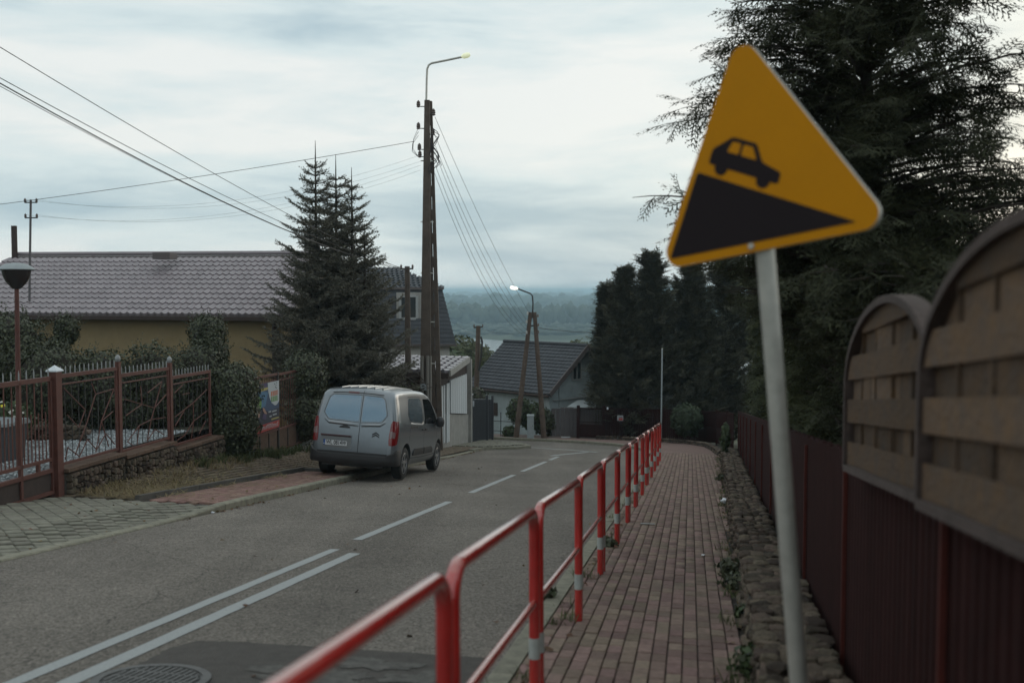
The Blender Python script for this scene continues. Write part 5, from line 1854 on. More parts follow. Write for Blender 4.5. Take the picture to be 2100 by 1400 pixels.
# wheel arches and plate recess by boolean
RA_X, FA_X, WR = 0.80, 3.585, 0.325
tmp = bpy.data.objects.new('tmp_body', body_me); col.objects.link(tmp)
cut = MB()
for x in (RA_X, FA_X):
    for sg in (-1, 1):
        cut.tube([(x, sg * 0.60, WR + .01), (x, sg * 1.2, WR + .01)], 0.395, 36)
for fm in [cut.mesh('cutter', VB)]:
    co = bpy.data.objects.new('cutter', fm); col.objects.link(co)
md = tmp.modifiers.new('b', 'BOOLEAN'); md.operation = 'DIFFERENCE'; md.object = co; md.solver = 'EXACT'
dg = bpy.context.evaluated_depsgraph_get()
body2 = bpy.data.meshes.new_from_object(tmp.evaluated_get(dg))
bpy.data.objects.remove(tmp); bpy.data.objects.remove(co)
if len(body2.materials) > 1:
    body2.materials.pop(index=1)
body2.name = 'body'
body2.polygons.foreach_set('material_index', [0] * len(body2.polygons))
body2.polygons.foreach_set('use_smooth', [True] * len(body2.polygons))
body2.set_sharp_from_angle(angle=R(38))

vx, vy = -3.35, 20.42
fwd = Vector((S_, C_, -0.110)).normalized()
lft = Vector((-C_, S_, 0.050)).normalized()
upv = fwd.cross(lft).normalized()
lft = upv.cross(fwd)
vz = gz(*xy(*st(vx, vy))) - KERB + 0.055
VM = Matrix.Translation((vx, vy, vz)) @ Matrix((fwd, lft, upv)).transposed().to_4x4() @ Matrix.Diagonal((1.0, 1.01, 1.055, 1))
van = thing('panel_van', 'grey panel van parked half on the pavement, seen from behind', 'van', None, mat4=VM)
link('body', body2, van, local=True)
def hit(p, d):
    h = bvh.ray_cast(Vector(p), Vector(d))
    return (h[0], h[1]) if h[0] else (None, None)
def surf(axis, a, b):
    """axis 'rear': (y, z) seen from behind; 'right'/'left': (x, z); returns point and normal"""
    if axis == 'rear': p, n = hit((-2, a, b), (1, 0, 0))
    elif axis == 'right': p, n = hit((a, -3, b), (0, 1, 0))
    elif axis == 'left': p, n = hit((a, 3, b), (0, -1, 0))
    elif axis == 'front': p, n = hit((7, a, b), (-1, 0, 0))
    elif axis == 'top': p, n = hit((a, b, 5), (0, 0, -1))
    if p is None: return None, None
    out = {'rear': Vector((-1, 0, 0)), 'right': Vector((0, -1, 0)), 'left': Vector((0, 1, 0)), 'front': Vector((1, 0, 0)), 'top': Vector((0, 0, 1))}[axis]
    if n.dot(out) < 0: n = -n
    return p, n
def dense(poly, step=0.04):
    out = []
    for i in range(len(poly)):
        a, b = Vector(poly[i]), Vector(poly[(i + 1) % len(poly)])
        k = max(1, int((b - a).length / step))
        out += [tuple(a.lerp(b, j / k)) for j in range(k)]
    return out
def vpatch(name, axis, poly, off, m, parent=None, r=0.03, rings=5, thick=None, bulge=0.0):
    pl = dense(rnd(poly, r) if r else poly)
    cx = sum(p[0] for p in pl) / len(pl); cy = sum(p[1] for p in pl) / len(pl)
    n = len(pl)
    vs, fs = [], []
    lev = [(1.0, -0.004 if thick is None else -thick)] + [(1.0 - k / rings, off + bulge * (1 - (1 - k / rings) ** 2)) for k in range(0, rings)]
    for sc, of in lev:
        for p in pl:
            s2 = sc if sc < 1 else 1.0
            a, b = cx + (p[0] - cx) * s2, cy + (p[1] - cy) * s2
            q, nr = surf(axis, a, b)
            if q is None:
                q, nr = surf(axis, cx + (p[0] - cx) * .9, cy + (p[1] - cy) * .9)
            if q is None:
                q, nr = Vector((0, 0, 0)), Vector((0, 0, 1))
            vs.append(q + nr * of)
    q, nr = surf(axis, cx, cy)
    vs.append(q + nr * (off + bulge))
    R_ = len(lev)
    for i in range(R_ - 1):
        for k in range(n):
            fs.append((i * n + k, i * n + (k + 1) % n, (i + 1) * n + (k + 1) % n, (i + 1) * n + k))
    for k in range(n):
        fs.append(((R_ - 1) * n + k, (R_ - 1) * n + (k + 1) % n, len(vs) - 1))
    return MB().add(vs, fs).build(name, m, parent or van, sm=35, local=True)
def vline(name, axis, pts, w, off, m, parent=None):
    """thin strip following the surface"""
    fine = []
    for a, b in zip(pts[:-1], pts[1:]):
        a, b = Vector(a), Vector(b)
        k = max(1, int((b - a).length / 0.05))
        fine += [a.lerp(b, j / k) for j in range(k)]
    fine.append(Vector(pts[-1]))
    vs, fs = [], []
    for i, p in enumerate(fine):
        d = (fine[min(i + 1, len(fine) - 1)] - fine[max(0, i - 1)]).normalized()
        nn = Vector((-d.y, d.x)) * w / 2
        for sg in (-1, 1):
            q, nr = surf(axis, p.x + nn.x * sg, p.y + nn.y * sg)
            if q is None: q, nr = surf(axis, p.x, p.y)
            if q is None: return None
            vs.append(q + nr * off)
    for i in range(len(fine) - 1):
        fs.append((2 * i, 2 * i + 1, 2 * i + 3, 2 * i + 2))
    return MB().add(vs, fs).build(name, m, parent or van, local=True)
# y to the left of the van; seen from behind the left is +y. Wide door on the left, seam right of centre
SEAM = -0.115
dl = vpatch('rear_door', 'rear', [(SEAM + .004, .50), (.74, .50), (.79, .95), (.77, 1.15), (.67, 1.60), (.60, 1.70), (SEAM + .004, 1.715)], 0.003, VP, r=0.04, rings=9)
dr = vpatch('rear_door', 'rear', [(-.74, .50), (SEAM - .004, .50), (SEAM - .004, 1.715), (-.60, 1.70), (-.67, 1.60), (-.77, 1.15), (-.79, .95)], 0.003, VP, r=0.04, rings=9)
body2b = None
vline('door_seam', 'rear', [(SEAM, .47), (SEAM, 1.735)], 0.011, 0.0075, VB)
# pressed window shapes on the doors
VPW = mat('van_window_blank', (0.155, 0.218, 0.275), 0.18, metal=0.72, coat=0.9)
vpatch('window_panel', 'rear', [(SEAM + .03, 1.13), (.56, 1.155), (.665, 1.27), (.585, 1.57), (.52, 1.62), (SEAM + .03, 1.635)], 0.009, VPW, dl, r=0.05, rings=6, bulge=0.006)
vpatch('window_panel', 'rear', [(-.56, 1.155), (SEAM - .03, 1.13), (SEAM - .03, 1.635), (-.52, 1.62), (-.585, 1.57), (-.665, 1.27)], 0.009, VPW, dr, r=0.05, rings=6, bulge=0.006)
for sg, d_, x1 in ((1, dl, SEAM + .02), (-1, dr, SEAM - .02)):
    vline('window_seam', 'rear', [(x1, 1.652), (sg * .53, 1.637), (sg * .600, 1.58), (sg * .685, 1.275), (sg * .575, 1.135), (x1, 1.108)], 0.008, 0.0085, VB, d_)
vpatch('brake_light', 'rear', [(-.02, 1.672), (.22, 1.672), (.22, 1.700), (-.02, 1.700)], 0.012, mat('brake_lamp', (0.10, 0.02, 0.022), 0.3), r=0.01, rings=2)
vline('top_groove', 'rear', [(-.55, 1.668), (-.3, 1.682), (0, 1.688), (.3, 1.682), (.55, 1.668)], 0.016, 0.007, VB)
def vledge(name, axis, pts, h, o_top, o_bot, m, parent=None):
    """pressed ledge: a strip below the line `pts`, standing out at its lower edge, with a return under it"""
    fine = []
    for a, b in zip(pts[:-1], pts[1:]):
        a, b = Vector(a), Vector(b)
        k = max(1, int((b - a).length / 0.04))
        fine += [a.lerp(b, j / k) for j in range(k)]
    fine.append(Vector(pts[-1]))
    vs, fs = [], []
    n = len(fine)
    for i, p in enumerate(fine):
        e = min(1.0, min(i, n - 1 - i) / (n * .12 + .01))
        for dz, o_ in ((0, o_top), (-h, o_top + (o_bot - o_top) * e), (-h - .03, .0045)):
            q, nr = surf(axis, p.x, p.y + dz)
            vs.append(q + nr * o_)
    for i in range(n - 1):
        for k in range(2):
            fs.append((3 * i + k, 3 * i + 3 + k, 3 * i + 4 + k, 3 * i + 1 + k))
    return MB().add(vs, fs).build(name, m, parent or van, sm=60, local=True)
vledge('pressed_ledge', 'rear', [(SEAM + .03, 1.100), (.55, 1.125), (.66, 1.20)], .045, .005, .026, VP, dl)
vledge('pressed_ledge', 'rear', [(-.66, 1.20), (-.55, 1.125), (SEAM - .03, 1.100)], .045, .005, .026, VP, dr)
# handle
vpatch('door_handle', 'rear', [(.09, .985), (.32, .985), (.30, 1.02), (.24, 1.03), (.225, 1.05), (.165, 1.05), (.15, 1.03), (.10, 1.02)], 0.022, VB, dl, r=0.012, rings=3)
# plate
q0, n0 = surf('rear', .365, .70)
px_ = q0.x - 0.004
MB().box((px_, .365, .705), (0.012, .655, .23)).build('plate_recess', mat('van_recess', (0.20, 0.21, 0.215), 0.4, metal=.4), van, local=True)
MB().prism([(px_ + .008, .05, .80), (px_ + .008, .68, .80), (px_ - .035, .69, .825), (px_ - .035, .04, .825)], (0, 0, .022)).build('plate_light_bar', mat('recess_trim', (0.075, 0.035, 0.04), 0.4), van, local=True)
plate = MB().box((px_ - .014, .37, .685), (0.008, .520, .114)).build('number_plate', VPL, van, local=True)
MB().box((px_ - .019, .608, .685), (0.004, .044, .112)).build('plate_band', VBL, plate, local=True)
for (w_, h_) in ((.520, .114),):
    for sy in (-1, 1):
        MB().box((px_ - .019, .37 + sy * (w_ / 2 - .003), .685), (0.004, .006, h_)).build('plate_rim', VK, plate, local=True)
    for sz in (-1, 1):
        MB().box((px_ - .019, .37, .685 + sz * (h_ / 2 - .003)), (0.0042, w_ - .012, .006)).build('plate_rim', VK, plate, local=True)
def text_mesh(txt, size, m, thick=0.001):
    cu = bpy.data.curves.new('txt', 'FONT')
    cu.body = txt; cu.size = size; cu.align_x = 'CENTER'; cu.align_y = 'CENTER'; cu.extrude = thick; cu.offset = size * .018
    o = bpy.data.objects.new('txt', cu); col.objects.link(o)
    me = bpy.data.meshes.new_from_object(o.evaluated_get(bpy.context.evaluated_depsgraph_get()))
    bpy.data.objects.remove(o)
    me.materials.clear(); me.materials.append(m)
    return me
tm_ = text_mesh('WL 0814W', 0.112, VK)
tmt = Matrix.Translation((px_ - .021, .350, .685)) @ Matrix(((0, 0, -1, 0), (-1, 0, 0, 0), (0, 1, 0, 0), (0, 0, 0, 1))) @ Matrix.Diagonal((.80, 1.0, 1, 1))
link('plate_lettering', tm_, plate, local=True, mat4=tmt)
tm_ = text_mesh('PL', 0.03, VPL)
link('plate_lettering', tm_, plate, local=True, mat4=Matrix.Translation((px_ - .0225, .608, .655)) @ Matrix(((0, 0, -1, 0), (-1, 0, 0, 0), (0, 1, 0, 0), (0, 0, 0, 1))))
# chevron badge
for z in (0.862, 0.905):
    for sg in (-1, 1):
        a = (-.475, z + .045); b_ = (-.475 + sg * .075, z)
        pts = [(a[0], a[1]), (b_[0], b_[1]), (b_[0], b_[1] - .022), (a[0], a[1] - .030)]
        vs = [surf('rear', *p)[0] + Vector((-o_, 0, 0)) for o_ in (0.004, .014) for p in pts]
        MB().hexa(vs).build('badge_chevron', VB, dr, local=True)
# tail lamps
for sg in (1, -1):
    poly = [(sg * .765, .70), (sg * .855, .70), (sg * .872, .90), (sg * .868, 1.17), (sg * .80, 1.185), (sg * .775, 1.10), (sg * .755, .82)]
    tl = vpatch('tail_lamp', 'rear', poly, 0.016, VR, r=0.02, rings=4, thick=.01)
    vpatch('clear_lens', 'rear', [(sg * .775, .845), (sg * .862, .845), (sg * .864, .965), (sg * .782, .985)], 0.020, VC, tl, r=0.015, rings=2)
    side = 'left' if sg > 0 else 'right'
    vpatch('tail_lamp_side', side, [(.03, .70), (.125, .74), (.175, .95), (.185, 1.17), (.11, 1.18), (.06, 1.0)], 0.014, VR, tl, r=0.02, rings=4, thick=.01)
# rear bumper: loft wrapping the corners
bmv, bff = [], []
prof = [(.0, .30), (-.045, .33), (-.055, .42), (-.05, .475), (.0, .50)]
path = [(.42, .905), (.25, .928), (.10, .915), (.02, .85), (-.005, .70), (-.012, .4), (-.015, 0), (-.012, -.4), (-.005, -.70), (.02, -.85), (.10, -.915), (.25, -.928), (.42, -.905)]
for i, (x, y) in enumerate(path):
    d = Vector(path[min(i + 1, len(path) - 1)]) - Vector(path[max(i - 1, 0)])
    nn = Vector((d.y, -d.x)).normalized()
    if nn.x > 0 or (abs(nn.x) < .05 and nn.y * y < 0): nn = -nn if nn.x > 0.05 else nn
    for (o_, z) in prof:
        zz = z + (.12 * smooth((abs(y) - .80) / .1) if z > .45 else 0) - (.03 if z < .35 and abs(y) < .6 else 0)
        out = Vector((-1, 0)) if abs(y) < .86 else Vector((0, 1 if y > 0 else -1))
        if .84 < abs(y) < .92 and x < .2: out = Vector((-.7, .7 if y > 0 else -.7))
        bmv.append((x + out.x * (-o_) * .8, y + out.y * (-o_) * .25 + (out.y * .004), zz))
npf = len(prof)
for i in range(len(path) - 1):
    for k in range(npf - 1):
        bff.append((i * npf + k, i * npf + k + 1, (i + 1) * npf + k + 1, (i + 1) * npf + k))
MB().add(bmv, bff).build('rear_bumper', VB, van, sm=50, local=True)
vpatch('bumper_step', 'rear', [(-.76, .46), (.76, .46), (.74, .53), (-.74, .53)], 0.03, VB, r=.01, rings=3)
MB().box((.8, 0, .30), (1.5, 1.3, .12)).build('underbody', VB, van, local=True)
MB().box((2.6, 0, .31), (2.6, 1.3, .12)).build('underbody', VB, van, local=True)
# sides
for side, sg in (('right', -1), ('left', 1)):
    vpatch('side_panel', side, [(1.02, 1.17), (1.98, 1.13), (2.06, 1.20), (2.06, 1.56), (2.0, 1.63), (1.10, 1.63), (.92, 1.30)], 0.006, VPW, r=0.07, rings=6, bulge=-0.004)
    vline('panel_seam', side, [(.99, 1.15), (2.0, 1.11), (2.085, 1.19), (2.085, 1.57), (2.02, 1.655), (1.08, 1.655), (.90, 1.30), (.99, 1.15)], 0.016, 0.005, VB)
    vledge('pressed_ledge', side, [(1.03, 1.140), (1.6, 1.120), (2.0, 1.105), (2.09, 1.19)], .028, .005, .022, VP)
    sw_ = vpatch('door_window', side, [(2.22, 1.10), (3.33, 1.09), (3.28, 1.18), (2.90, 1.56), (2.74, 1.62), (2.24, 1.62)], 0.004, VG, r=0.03, rings=6)
    for pts in ([(2.155, .42), (2.155, 1.68)], [(3.36, 1.08), (3.30, .75), (3.20, .45)], [(1.02, .42), (2.155, .40), (3.18, .42)], [(1.0, .75), (1.0, 1.05)]):
        vline('panel_gap', side, pts, 0.013, 0.003, VB)
    vpatch('side_moulding', side, [(1.30, .46), (2.14, .46), (2.14, .60), (1.42, .60), (1.30, .54)], 0.022, VB, r=0.03, rings=3)
    vpatch('side_moulding', side, [(2.17, .46), (2.92, .46), (2.92, .53), (2.80, .60), (2.17, .60)], 0.022, VB, r=0.03, rings=3)
    vpatch('slide_rail', side, [(1.05, 1.02), (1.62, 1.01), (1.62, 1.06), (1.05, 1.07)], 0.004, VB, r=0.012, rings=2)
    for x in (2.02, 2.26):
        vpatch('door_handle', side, [(x - .07, .965), (x + .07, .965), (x + .07, .995), (x - .07, .995)], 0.03, VB, r=0.01, rings=2)
    vpatch('arch_trim', side, [(RA_X + .44 * math.cos(a), max(.30, WR + .44 * math.sin(a))) for a in [R(k * 15) for k in range(0, 13)]] + [(RA_X + .40 * math.cos(a), max(.30, WR + .40 * math.sin(a))) for a in [R(k * 15) for k in range(12, -1, -1)]], 0.006, VP, r=0, rings=1) if False else None
    # mirror
    my = sg * 1.03
    mm = MB()
    mm.lathe((3.12, my, 1.12), [(0.02, -.11), (.085, -.09), (.105, -.02), (.10, .06), (.06, .11), (.01, .12)], 12).build('mirror', VB, van, sm=True, local=True)
    MB().bar((3.12, sg * .88, 1.08), (3.12, my, 1.09), .08, .06).build('mirror_arm', VB, van, local=True)
vpatch('windscreen', 'top', [(2.98, -.68), (3.52, -.76), (3.52, .76), (2.98, .68)], 0.004, VG, r=.05, rings=5)
for sg in (-1, 1):
    vpatch('head_lamp', 'front', [(sg * .35, .80), (sg * .62, .78), (sg * .66, .86), (sg * .40, .88)], 0.008, VC, r=.02, rings=3)
for k, y in enumerate((-.45, -.27, -.09, .09, .27, .45)):
    pts = [surf('top', x, y)[0] + Vector((0, 0, .006)) for x in (.35, .8, 1.3, 1.8, 2.2, 2.55)]
    b_ = MB()
    b_.tube(pts, 0.016, 6).build('roof_rib', VP, van, sm=True, local=True)
# wheels
def wheel(x, y, sg):
    c = Vector((x, y, WR))
    ax_ = Matrix(((1, 0, 0), (0, 0, sg), (0, 1, 0)))   # lathe axis z -> outward y
    w = MB()
    w.lathe(c, [(.20, -.10), (.29, -.105), (.318, -.085), (.325, -.05), (.325, .05), (.318, .085), (.29, .105), (.215, .10), (.205, .08)], 36, ax_)
    root = bpy.data.objects.new('wheel', w.mesh('tyre', VT, True)); col.objects.link(root); root.parent = van
    MB().lathe(c, [(.212, .03), (.212, .095), (.198, .10), (.190, .05), (.02, .04)], 36, ax_).build('rim', VA, root, sm=True, local=True)
    MB().lathe(c, [(.188, .05), (.188, .052), (.01, .053)], 24, ax_).build('rim_shade', VB, root, local=True)
    for k in range(5):
        for dk in (-.12, .12):
            a = 2 * math.pi * k / 5 + .3
            p0 = c + ax_ @ Vector((.045 * math.cos(a + dk * 2.5), .045 * math.sin(a + dk * 2.5), .085))
            p1 = c + ax_ @ Vector((.198 * math.cos(a + dk), .198 * math.sin(a + dk), .088))
            MB().bar(p0, p1, .028, .02, up=(0, sg, 0)).build('spoke', VA, root, local=True)
    MB().lathe(c, [(.06, .06), (.06, .092), (.045, .10), (.01, .10)], 16, ax_).build('hub_cap', VA, root, sm=True, local=True)
for x in (RA_X, FA_X):
    for sg in (-1, 1):
        wheel(x, sg * .80, sg)
# ------------------------------------------------------------------ poles and lamps
def insul(parent, c, m=None, k=1.0):
    MB().lathe(c, [(0.018 * k, -.06 * k), (0.05 * k, -.04 * k), (.035 * k, -.01 * k), (0.052 * k, .01 * k), (.035 * k, .035 * k), (0.045 * k, .055 * k), (0.012 * k, .10 * k)], 8).build('insulator', m or M['insulator'], parent)
PY = 31.0
pb = PX(893, 928, PY)
gzp = gz(pb.x, pb.y)
pole = thing('utility_pole', 'tall twin leg concrete utility pole with a curved street lamp behind the van', 'utility pole', (pb.x, pb.y, gzp))
# front leg: plain tapered; rear leg with slots
f_top, f_bot = PX(876, 206, PY), PX(872, 930, PY)
def leg(bot, top, w0, w1, d0, d1, name, slots=False):
    bot, top = Vector(bot), Vector(top)
    def ring(q, w_, d_):
        return [q + Vector(v) for v in ((-w_ / 2, -d_ / 2, 0), (w_ / 2, -d_ / 2, 0), (w_ / 2, d_ / 2, 0), (-w_ / 2, d_ / 2, 0))]
    if not slots:
        return MB().hexa(ring(bot, w0, d0) + ring(top, w1, d1)).build(name, M['concrete'], pole)
    mb = MB()
    for sg in (-1, 1):
        a, b_ = bot + Vector((sg * w0 * .275, 0, 0)), top + Vector((sg * w1 * .275, 0, 0))
        mb.hexa(ring(a, w0 * .45, d0) + ring(b_, w1 * .45, d1))
    n = 15
    for k in range(n + 1):
        q0, q1 = k / n, min(1, k / n + .030)
        ww0, ww1 = w0 + (w1 - w0) * q0, w0 + (w1 - w0) * q1
        mb.hexa(ring(bot.lerp(top, q0), ww0 * .40, d0 * .8) + ring(bot.lerp(top, q1), ww1 * .40, d0 * .8))
    return mb.build(name, M['concrete'], pole)
leg(f_bot, f_top, .37, .16, .30, .16, 'front_leg')
r_top, r_bot = PX(881, 208, PY + .35), PX(897, 930, PY + .35)
leg(r_bot, r_top, .36, .16, .24, .14, 'slotted_leg', True)
for v in (330, 455, 560, 660, 745):
    c = PX(874, v, PY); c2 = PX(874 + 14 * (v - 206) / 700 + 6, v, PY + .35)
    MB().bar(c - Vector((.16, .0, 0)), c2 + Vector((.14, 0, 0)), .05, .03).build('strap', M['galv'], pole)
M['conduit'] = mat('conduit', (0.20, 0.185, 0.165), .7)
# pale conduits on the lower part
for u, w_ in ((866, .05), (877, .06), (883, .035)):
    a, b_ = PX(u, 730, PY - .2), PX(u, 905, PY - .2)
    MB().tube([b_, a], w_, 8).build('conduit', M['conduit'], pole, sm=True)
# lamp bracket
j0 = PX(875, 212, PY)
pts = [PX(874, 215, PY), PX(875, 165, PY), PX(876, 142, PY), PX(879, 134, PY), PX(885, 130, PY), PX(915, 124, PY), PX(948, 117, PY)]
br = MB().tube(pts, 0.032, 8).build('lamp_bracket', M['galv'], pole, sm=True)
hd0, hd1 = PX(946, 117, PY), PX(964, 112, PY)
hv = hd1 - hd0
MB().tube([hd0, hd0 + hv * .25, hd0 + hv * .7, hd1], [.035, .075, .085, .05], 10).build('lamp_head', M['lamp_glow'], pole, sm=True)
for u, v in ((858, 215), (858, 260), (889, 232), (888, 272), (860, 303), (861, 318)):
    c = PX(u, v, PY - .05)
    insul(pole, c, k=1.35)
    e_ = PX(876, v + 4, PY - .02)
    MB().bar(c + Vector((0, 0, -.05)), e_, .025).build('bracket', M['black_iron'], pole)
for k in range(7):
    r_ = random.Random(60 + k)
    u0 = 888 + r_.uniform(-2, 6)
    vs = [PX(886, 262 + 6 * k, PY - .1)]
    vv = 262 + 6 * k
    for j in range(1, 9):
        vs.append(PX(u0 + 9 * math.sin(j * 0.75 + k) + 4 * r_.random(), vv + j * (78 - k * 2) / 9, PY - .1 - .05 * r_.random()))
    MB().tube(vs, .011, 5).build('loose_cable', M['wire'], pole, sm=True)
for k in range(3):
    vs = [PX(858, 262 + k * 8, PY), PX(848 - k, 285 + k * 5, PY), PX(847 - k, 305 + 3 * k, PY), PX(858, 322, PY)]
    MB().tube(vs, .006, 4).build('loose_cable', M['wire'], pole)
tgc = PX(868, 793, PY - .32)
sgp = thing('pole_notice', 'small square white notice fixed low on the concrete utility pole', 'notice', tgc)
MB().box(tgc, (.20, .012, .21)).build('plate', M['grey_box'], sgp)
MB().box(tgc + Vector((-.005, -.008, .03)), (.09, .004, .05)).build('print', M['anthracite'], sgp)
MB().box(tgc + Vector((0, -.008, -.055)), (.12, .004, .02)).build('print', M['anthracite'], sgp)

# short concrete pole with wire arm behind the van
SYp = 33.0
sp0, sp1 = PX(838, 800, SYp), PX(835, 546, SYp)
spole = thing('service_pole', 'short slim concrete pole with a small crossarm in front of the mansard roof', 'utility pole', (sp0.x, sp0.y, gz(sp0.x, sp0.y)))
MB().tube([(sp0.x, sp0.y, gz(sp0.x, sp0.y)), sp1], [.12, .085], 10).build('shaft', M['concrete'], spole, sm=True)
MB().bar(sp1 + Vector((-.22, 0, -.08)), sp1 + Vector((.2, 0, -.08)), .05).build('crossarm', M['black_iron'], spole)
for dx in (-.2, .18):
    insul(spole, sp1 + Vector((dx, 0, -.02)), k=.8)

# A-pole at the bend
AY = 43.0
apx = PX(1087, 895, AY)
apole = thing('utility_pole', 'leaning A shaped wooden utility pole with a lit street lamp at the road bend', 'utility pole', (apx.x, apx.y, gz(apx.x, apx.y)))
at_ = PX(1092, 640, AY)
for (u, v, u1) in ((1058, 896, 1088), (1116, 898, 1096)):
    MB().tube([PX(u, v + 6, AY), PX(u1, 640, AY)], [.13, .09], 10).build('leg', M['pole_wood'], apole, sm=True)
MB().bar(PX(1086, 668, AY), PX(1100, 668, AY), .06).build('brace', M['black_iron'], apole)
MB().tube([PX(1092, 652, AY), PX(1093, 622, AY), PX(1092, 607, AY), PX(1088, 602, AY), PX(1062, 592, AY)], .032, 8).build('lamp_bracket', M['black_iron'], apole, sm=True)
a0, a1 = PX(1062, 592, AY), PX(1046, 589, AY)
MB().tube([a0, a0.lerp(a1, .3), a0.lerp(a1, .75), a1], [.04, .085, .085, .05], 10).build('lamp_head', M['lamp_white'], apole, sm=True)
for u, v in ((1082, 643), (1080, 660), (1080, 682), (1103, 648), (1104, 667), (1104, 681)):
    insul(apole, PX(u, v, AY - .1), M['insulator_white'] if u < 1090 else None, .9)
# thin wooden pole left of it
tb_, tt_ = PX(974, 905, 46.5), PX(981, 668, 46.5)
tpole = thing('utility_pole', 'thin dark wooden utility pole in front of the anthracite roof', 'utility pole', tb_)
MB().tube([tb_, tt_], [.15, .10], 8).build('shaft', M['pole_wood'], tpole, sm=True)
MB().bar(tt_ + Vector((-.22, 0, -.08)), tt_ + Vector((.22, 0, -.05)), .06).build('crossarm', M['black_iron'], tpole)
for dx in (-.2, .2):
    insul(tpole, tt_ + Vector((dx, 0, 0)), k=.8)
MB().tube([PX(986, 690, 46.3), PX(989, 700, 46.3), PX(986, 735, 46.3), PX(982, 760, 46.3)], .05, 6).build('cable_loop', M['black_iron'], tpole)

# wires
def wire(a, b, sag, r, label, m=None, group='overhead wires', n=20):
    a, b = Vector(a), Vector(b)
    r = r * 0.62
    pts = [a.lerp(b, k / n) - Vector((0, 0, sag * 4 * (k / n) * (1 - k / n))) for k in range(n + 1)]
    o = MB().tube(pts, r, 5).build('overhead_wire', m or M['wire'])
    return tag(o, label, 'wire', group)
def extend(p, q, k):
    return p + (q - p) * k
# bundle from the short pole towards and over the viewer's left
for i, (v1, u0, v0, sag, r_, lab) in enumerate((
        (556, 0, 97, .30, .010, 'topmost single wire of the bundle crossing the upper left sky'),
        (552, 0, 160, .42, .010, 'second wire of the bundle crossing the upper left sky'),
        (553, 0, 171, .55, .015, 'thickest lower cable of the bundle crossing the upper left sky'),
        (556, 0, 177, .50, .008, 'lowest thin wire of the bundle crossing the upper left sky'))):
    a = PX(835, v1, SYp)
    b_ = PX(u0, v0, 13.5)
    kk = 1 / 1.35
    b_ = b_ + Vector((0, 0, sag * 1.2 * 4 * kk * (1 - kk)))
    e_ = extend(a, b_, 1.35)
    wire(a, e_, sag * 1.2, r_, lab)
wire(PX(850, 290, PY), extend(PX(850, 290, PY), PX(0, 416, 31.5), 1.15), .10, .014, 'dark cable running level from the concrete pole over the tiled roof')
for i, (p, v) in enumerate(zip(M_wire_pts, (318, 331, 339, 349))):
    wire(p, PX(862, v, PY), .75, .005, ('highest', 'second highest', 'third highest', 'lowest')[i] + ' of the thin sagging wires between roof mast and concrete pole', M['wire_pale'], 'thin roof mast wires')
for i, (u0, v0, u1, v1, sag) in enumerate(((892, 240, 1084, 640, .25), (891, 275, 1080, 656, .45), (893, 300, 1080, 668, .55), (894, 318, 1079, 676, .65), (893, 340, 1078, 684, .8), (890, 352, 1078, 690, .9))):
    wire(PX(u0, v0, PY), PX(u1, v1, AY), sag, .010, ('first', 'second', 'third', 'fourth', 'fifth', 'sixth')[i] + ' wire from the top of the fan between both lamp poles', None, 'wires between the lamp poles')
wire(PX(1104, 672, AY), PX(1230, 682, 46), .05, .018, 'short dark cable from the A shaped pole into the thujas')
wire(PX(983, 672, 46.3), PX(1078, 682, AY), .15, .008, 'thin wire between the thin wooden pole and the A shaped pole')
wire(PX(846, 560, SYp), PX(976, 690, 46.3), .3, .006, 'thin wire from the short concrete pole past the mansard roof')

# ------------------------------------------------------------------ garage with diamond tile roof
ga = thing('garage', 'low garage with white board doors and shiny brown tiled lean-to roof', 'garage', W(33.2, -8.6))
t_g = -8.0
zg0 = -6.1
def GQ(s, t, z):
    x, y = xy(s, t)
    return Vector((x, y, z))
sA, sB = 31.0, 35.6
mb = MB()
mb.hexa([GQ(sA, t_g, zg0), GQ(sB, t_g, zg0), GQ(sB, t_g - 4.6, zg0), GQ(sA, t_g - 4.6, zg0), GQ(sA, t_g, -3.95), GQ(sB, t_g, -4.55), GQ(sB, t_g - 4.6, -4.55), GQ(sA, t_g - 4.6, -3.95)])
mb.build('plinth_wall', M['wall_grey'], ga)
mb = MB()
mb.hexa([GQ(sA + .1, t_g - .06, -5), GQ(sB - .1, t_g - .06, -5), GQ(sB - .1, t_g - 4.5, -5), GQ(sA + .1, t_g - 4.5, -5), GQ(sA + .1, t_g - .06, -2.75), GQ(sB - .1, t_g - .06, -2.50), GQ(sB - .1, t_g - 4.5, -2.50), GQ(sA + .1, t_g - 4.5, -2.75)])
mb.build('upper_wall', M['dark_brown'], ga)
MB().bar(GQ(sB - .08, t_g + .01, zg0), GQ(sB - .08, t_g + .01, -2.5), .2, .16).build('corner_post', M['wall_grey'], ga)
n = 9
for k in range(n):
    a_, b_ = 32.55 + k * .31, 32.55 + (k + 1) * .31 - .03
    if b_ > 35.3: break
    zlo = -4.05 - (a_ - 32) * .13
    MB().hexa([GQ(a_, t_g + .05, zlo), GQ(b_, t_g + .05, zlo - .04), GQ(b_, t_g, zlo - .04), GQ(a_, t_g, zlo), GQ(a_, t_g + .05, -3.02), GQ(b_, t_g + .05, -3.0), GQ(b_, t_g, -3.0), GQ(a_, t_g, -3.02)]).build('board', M['white_board'], ga)
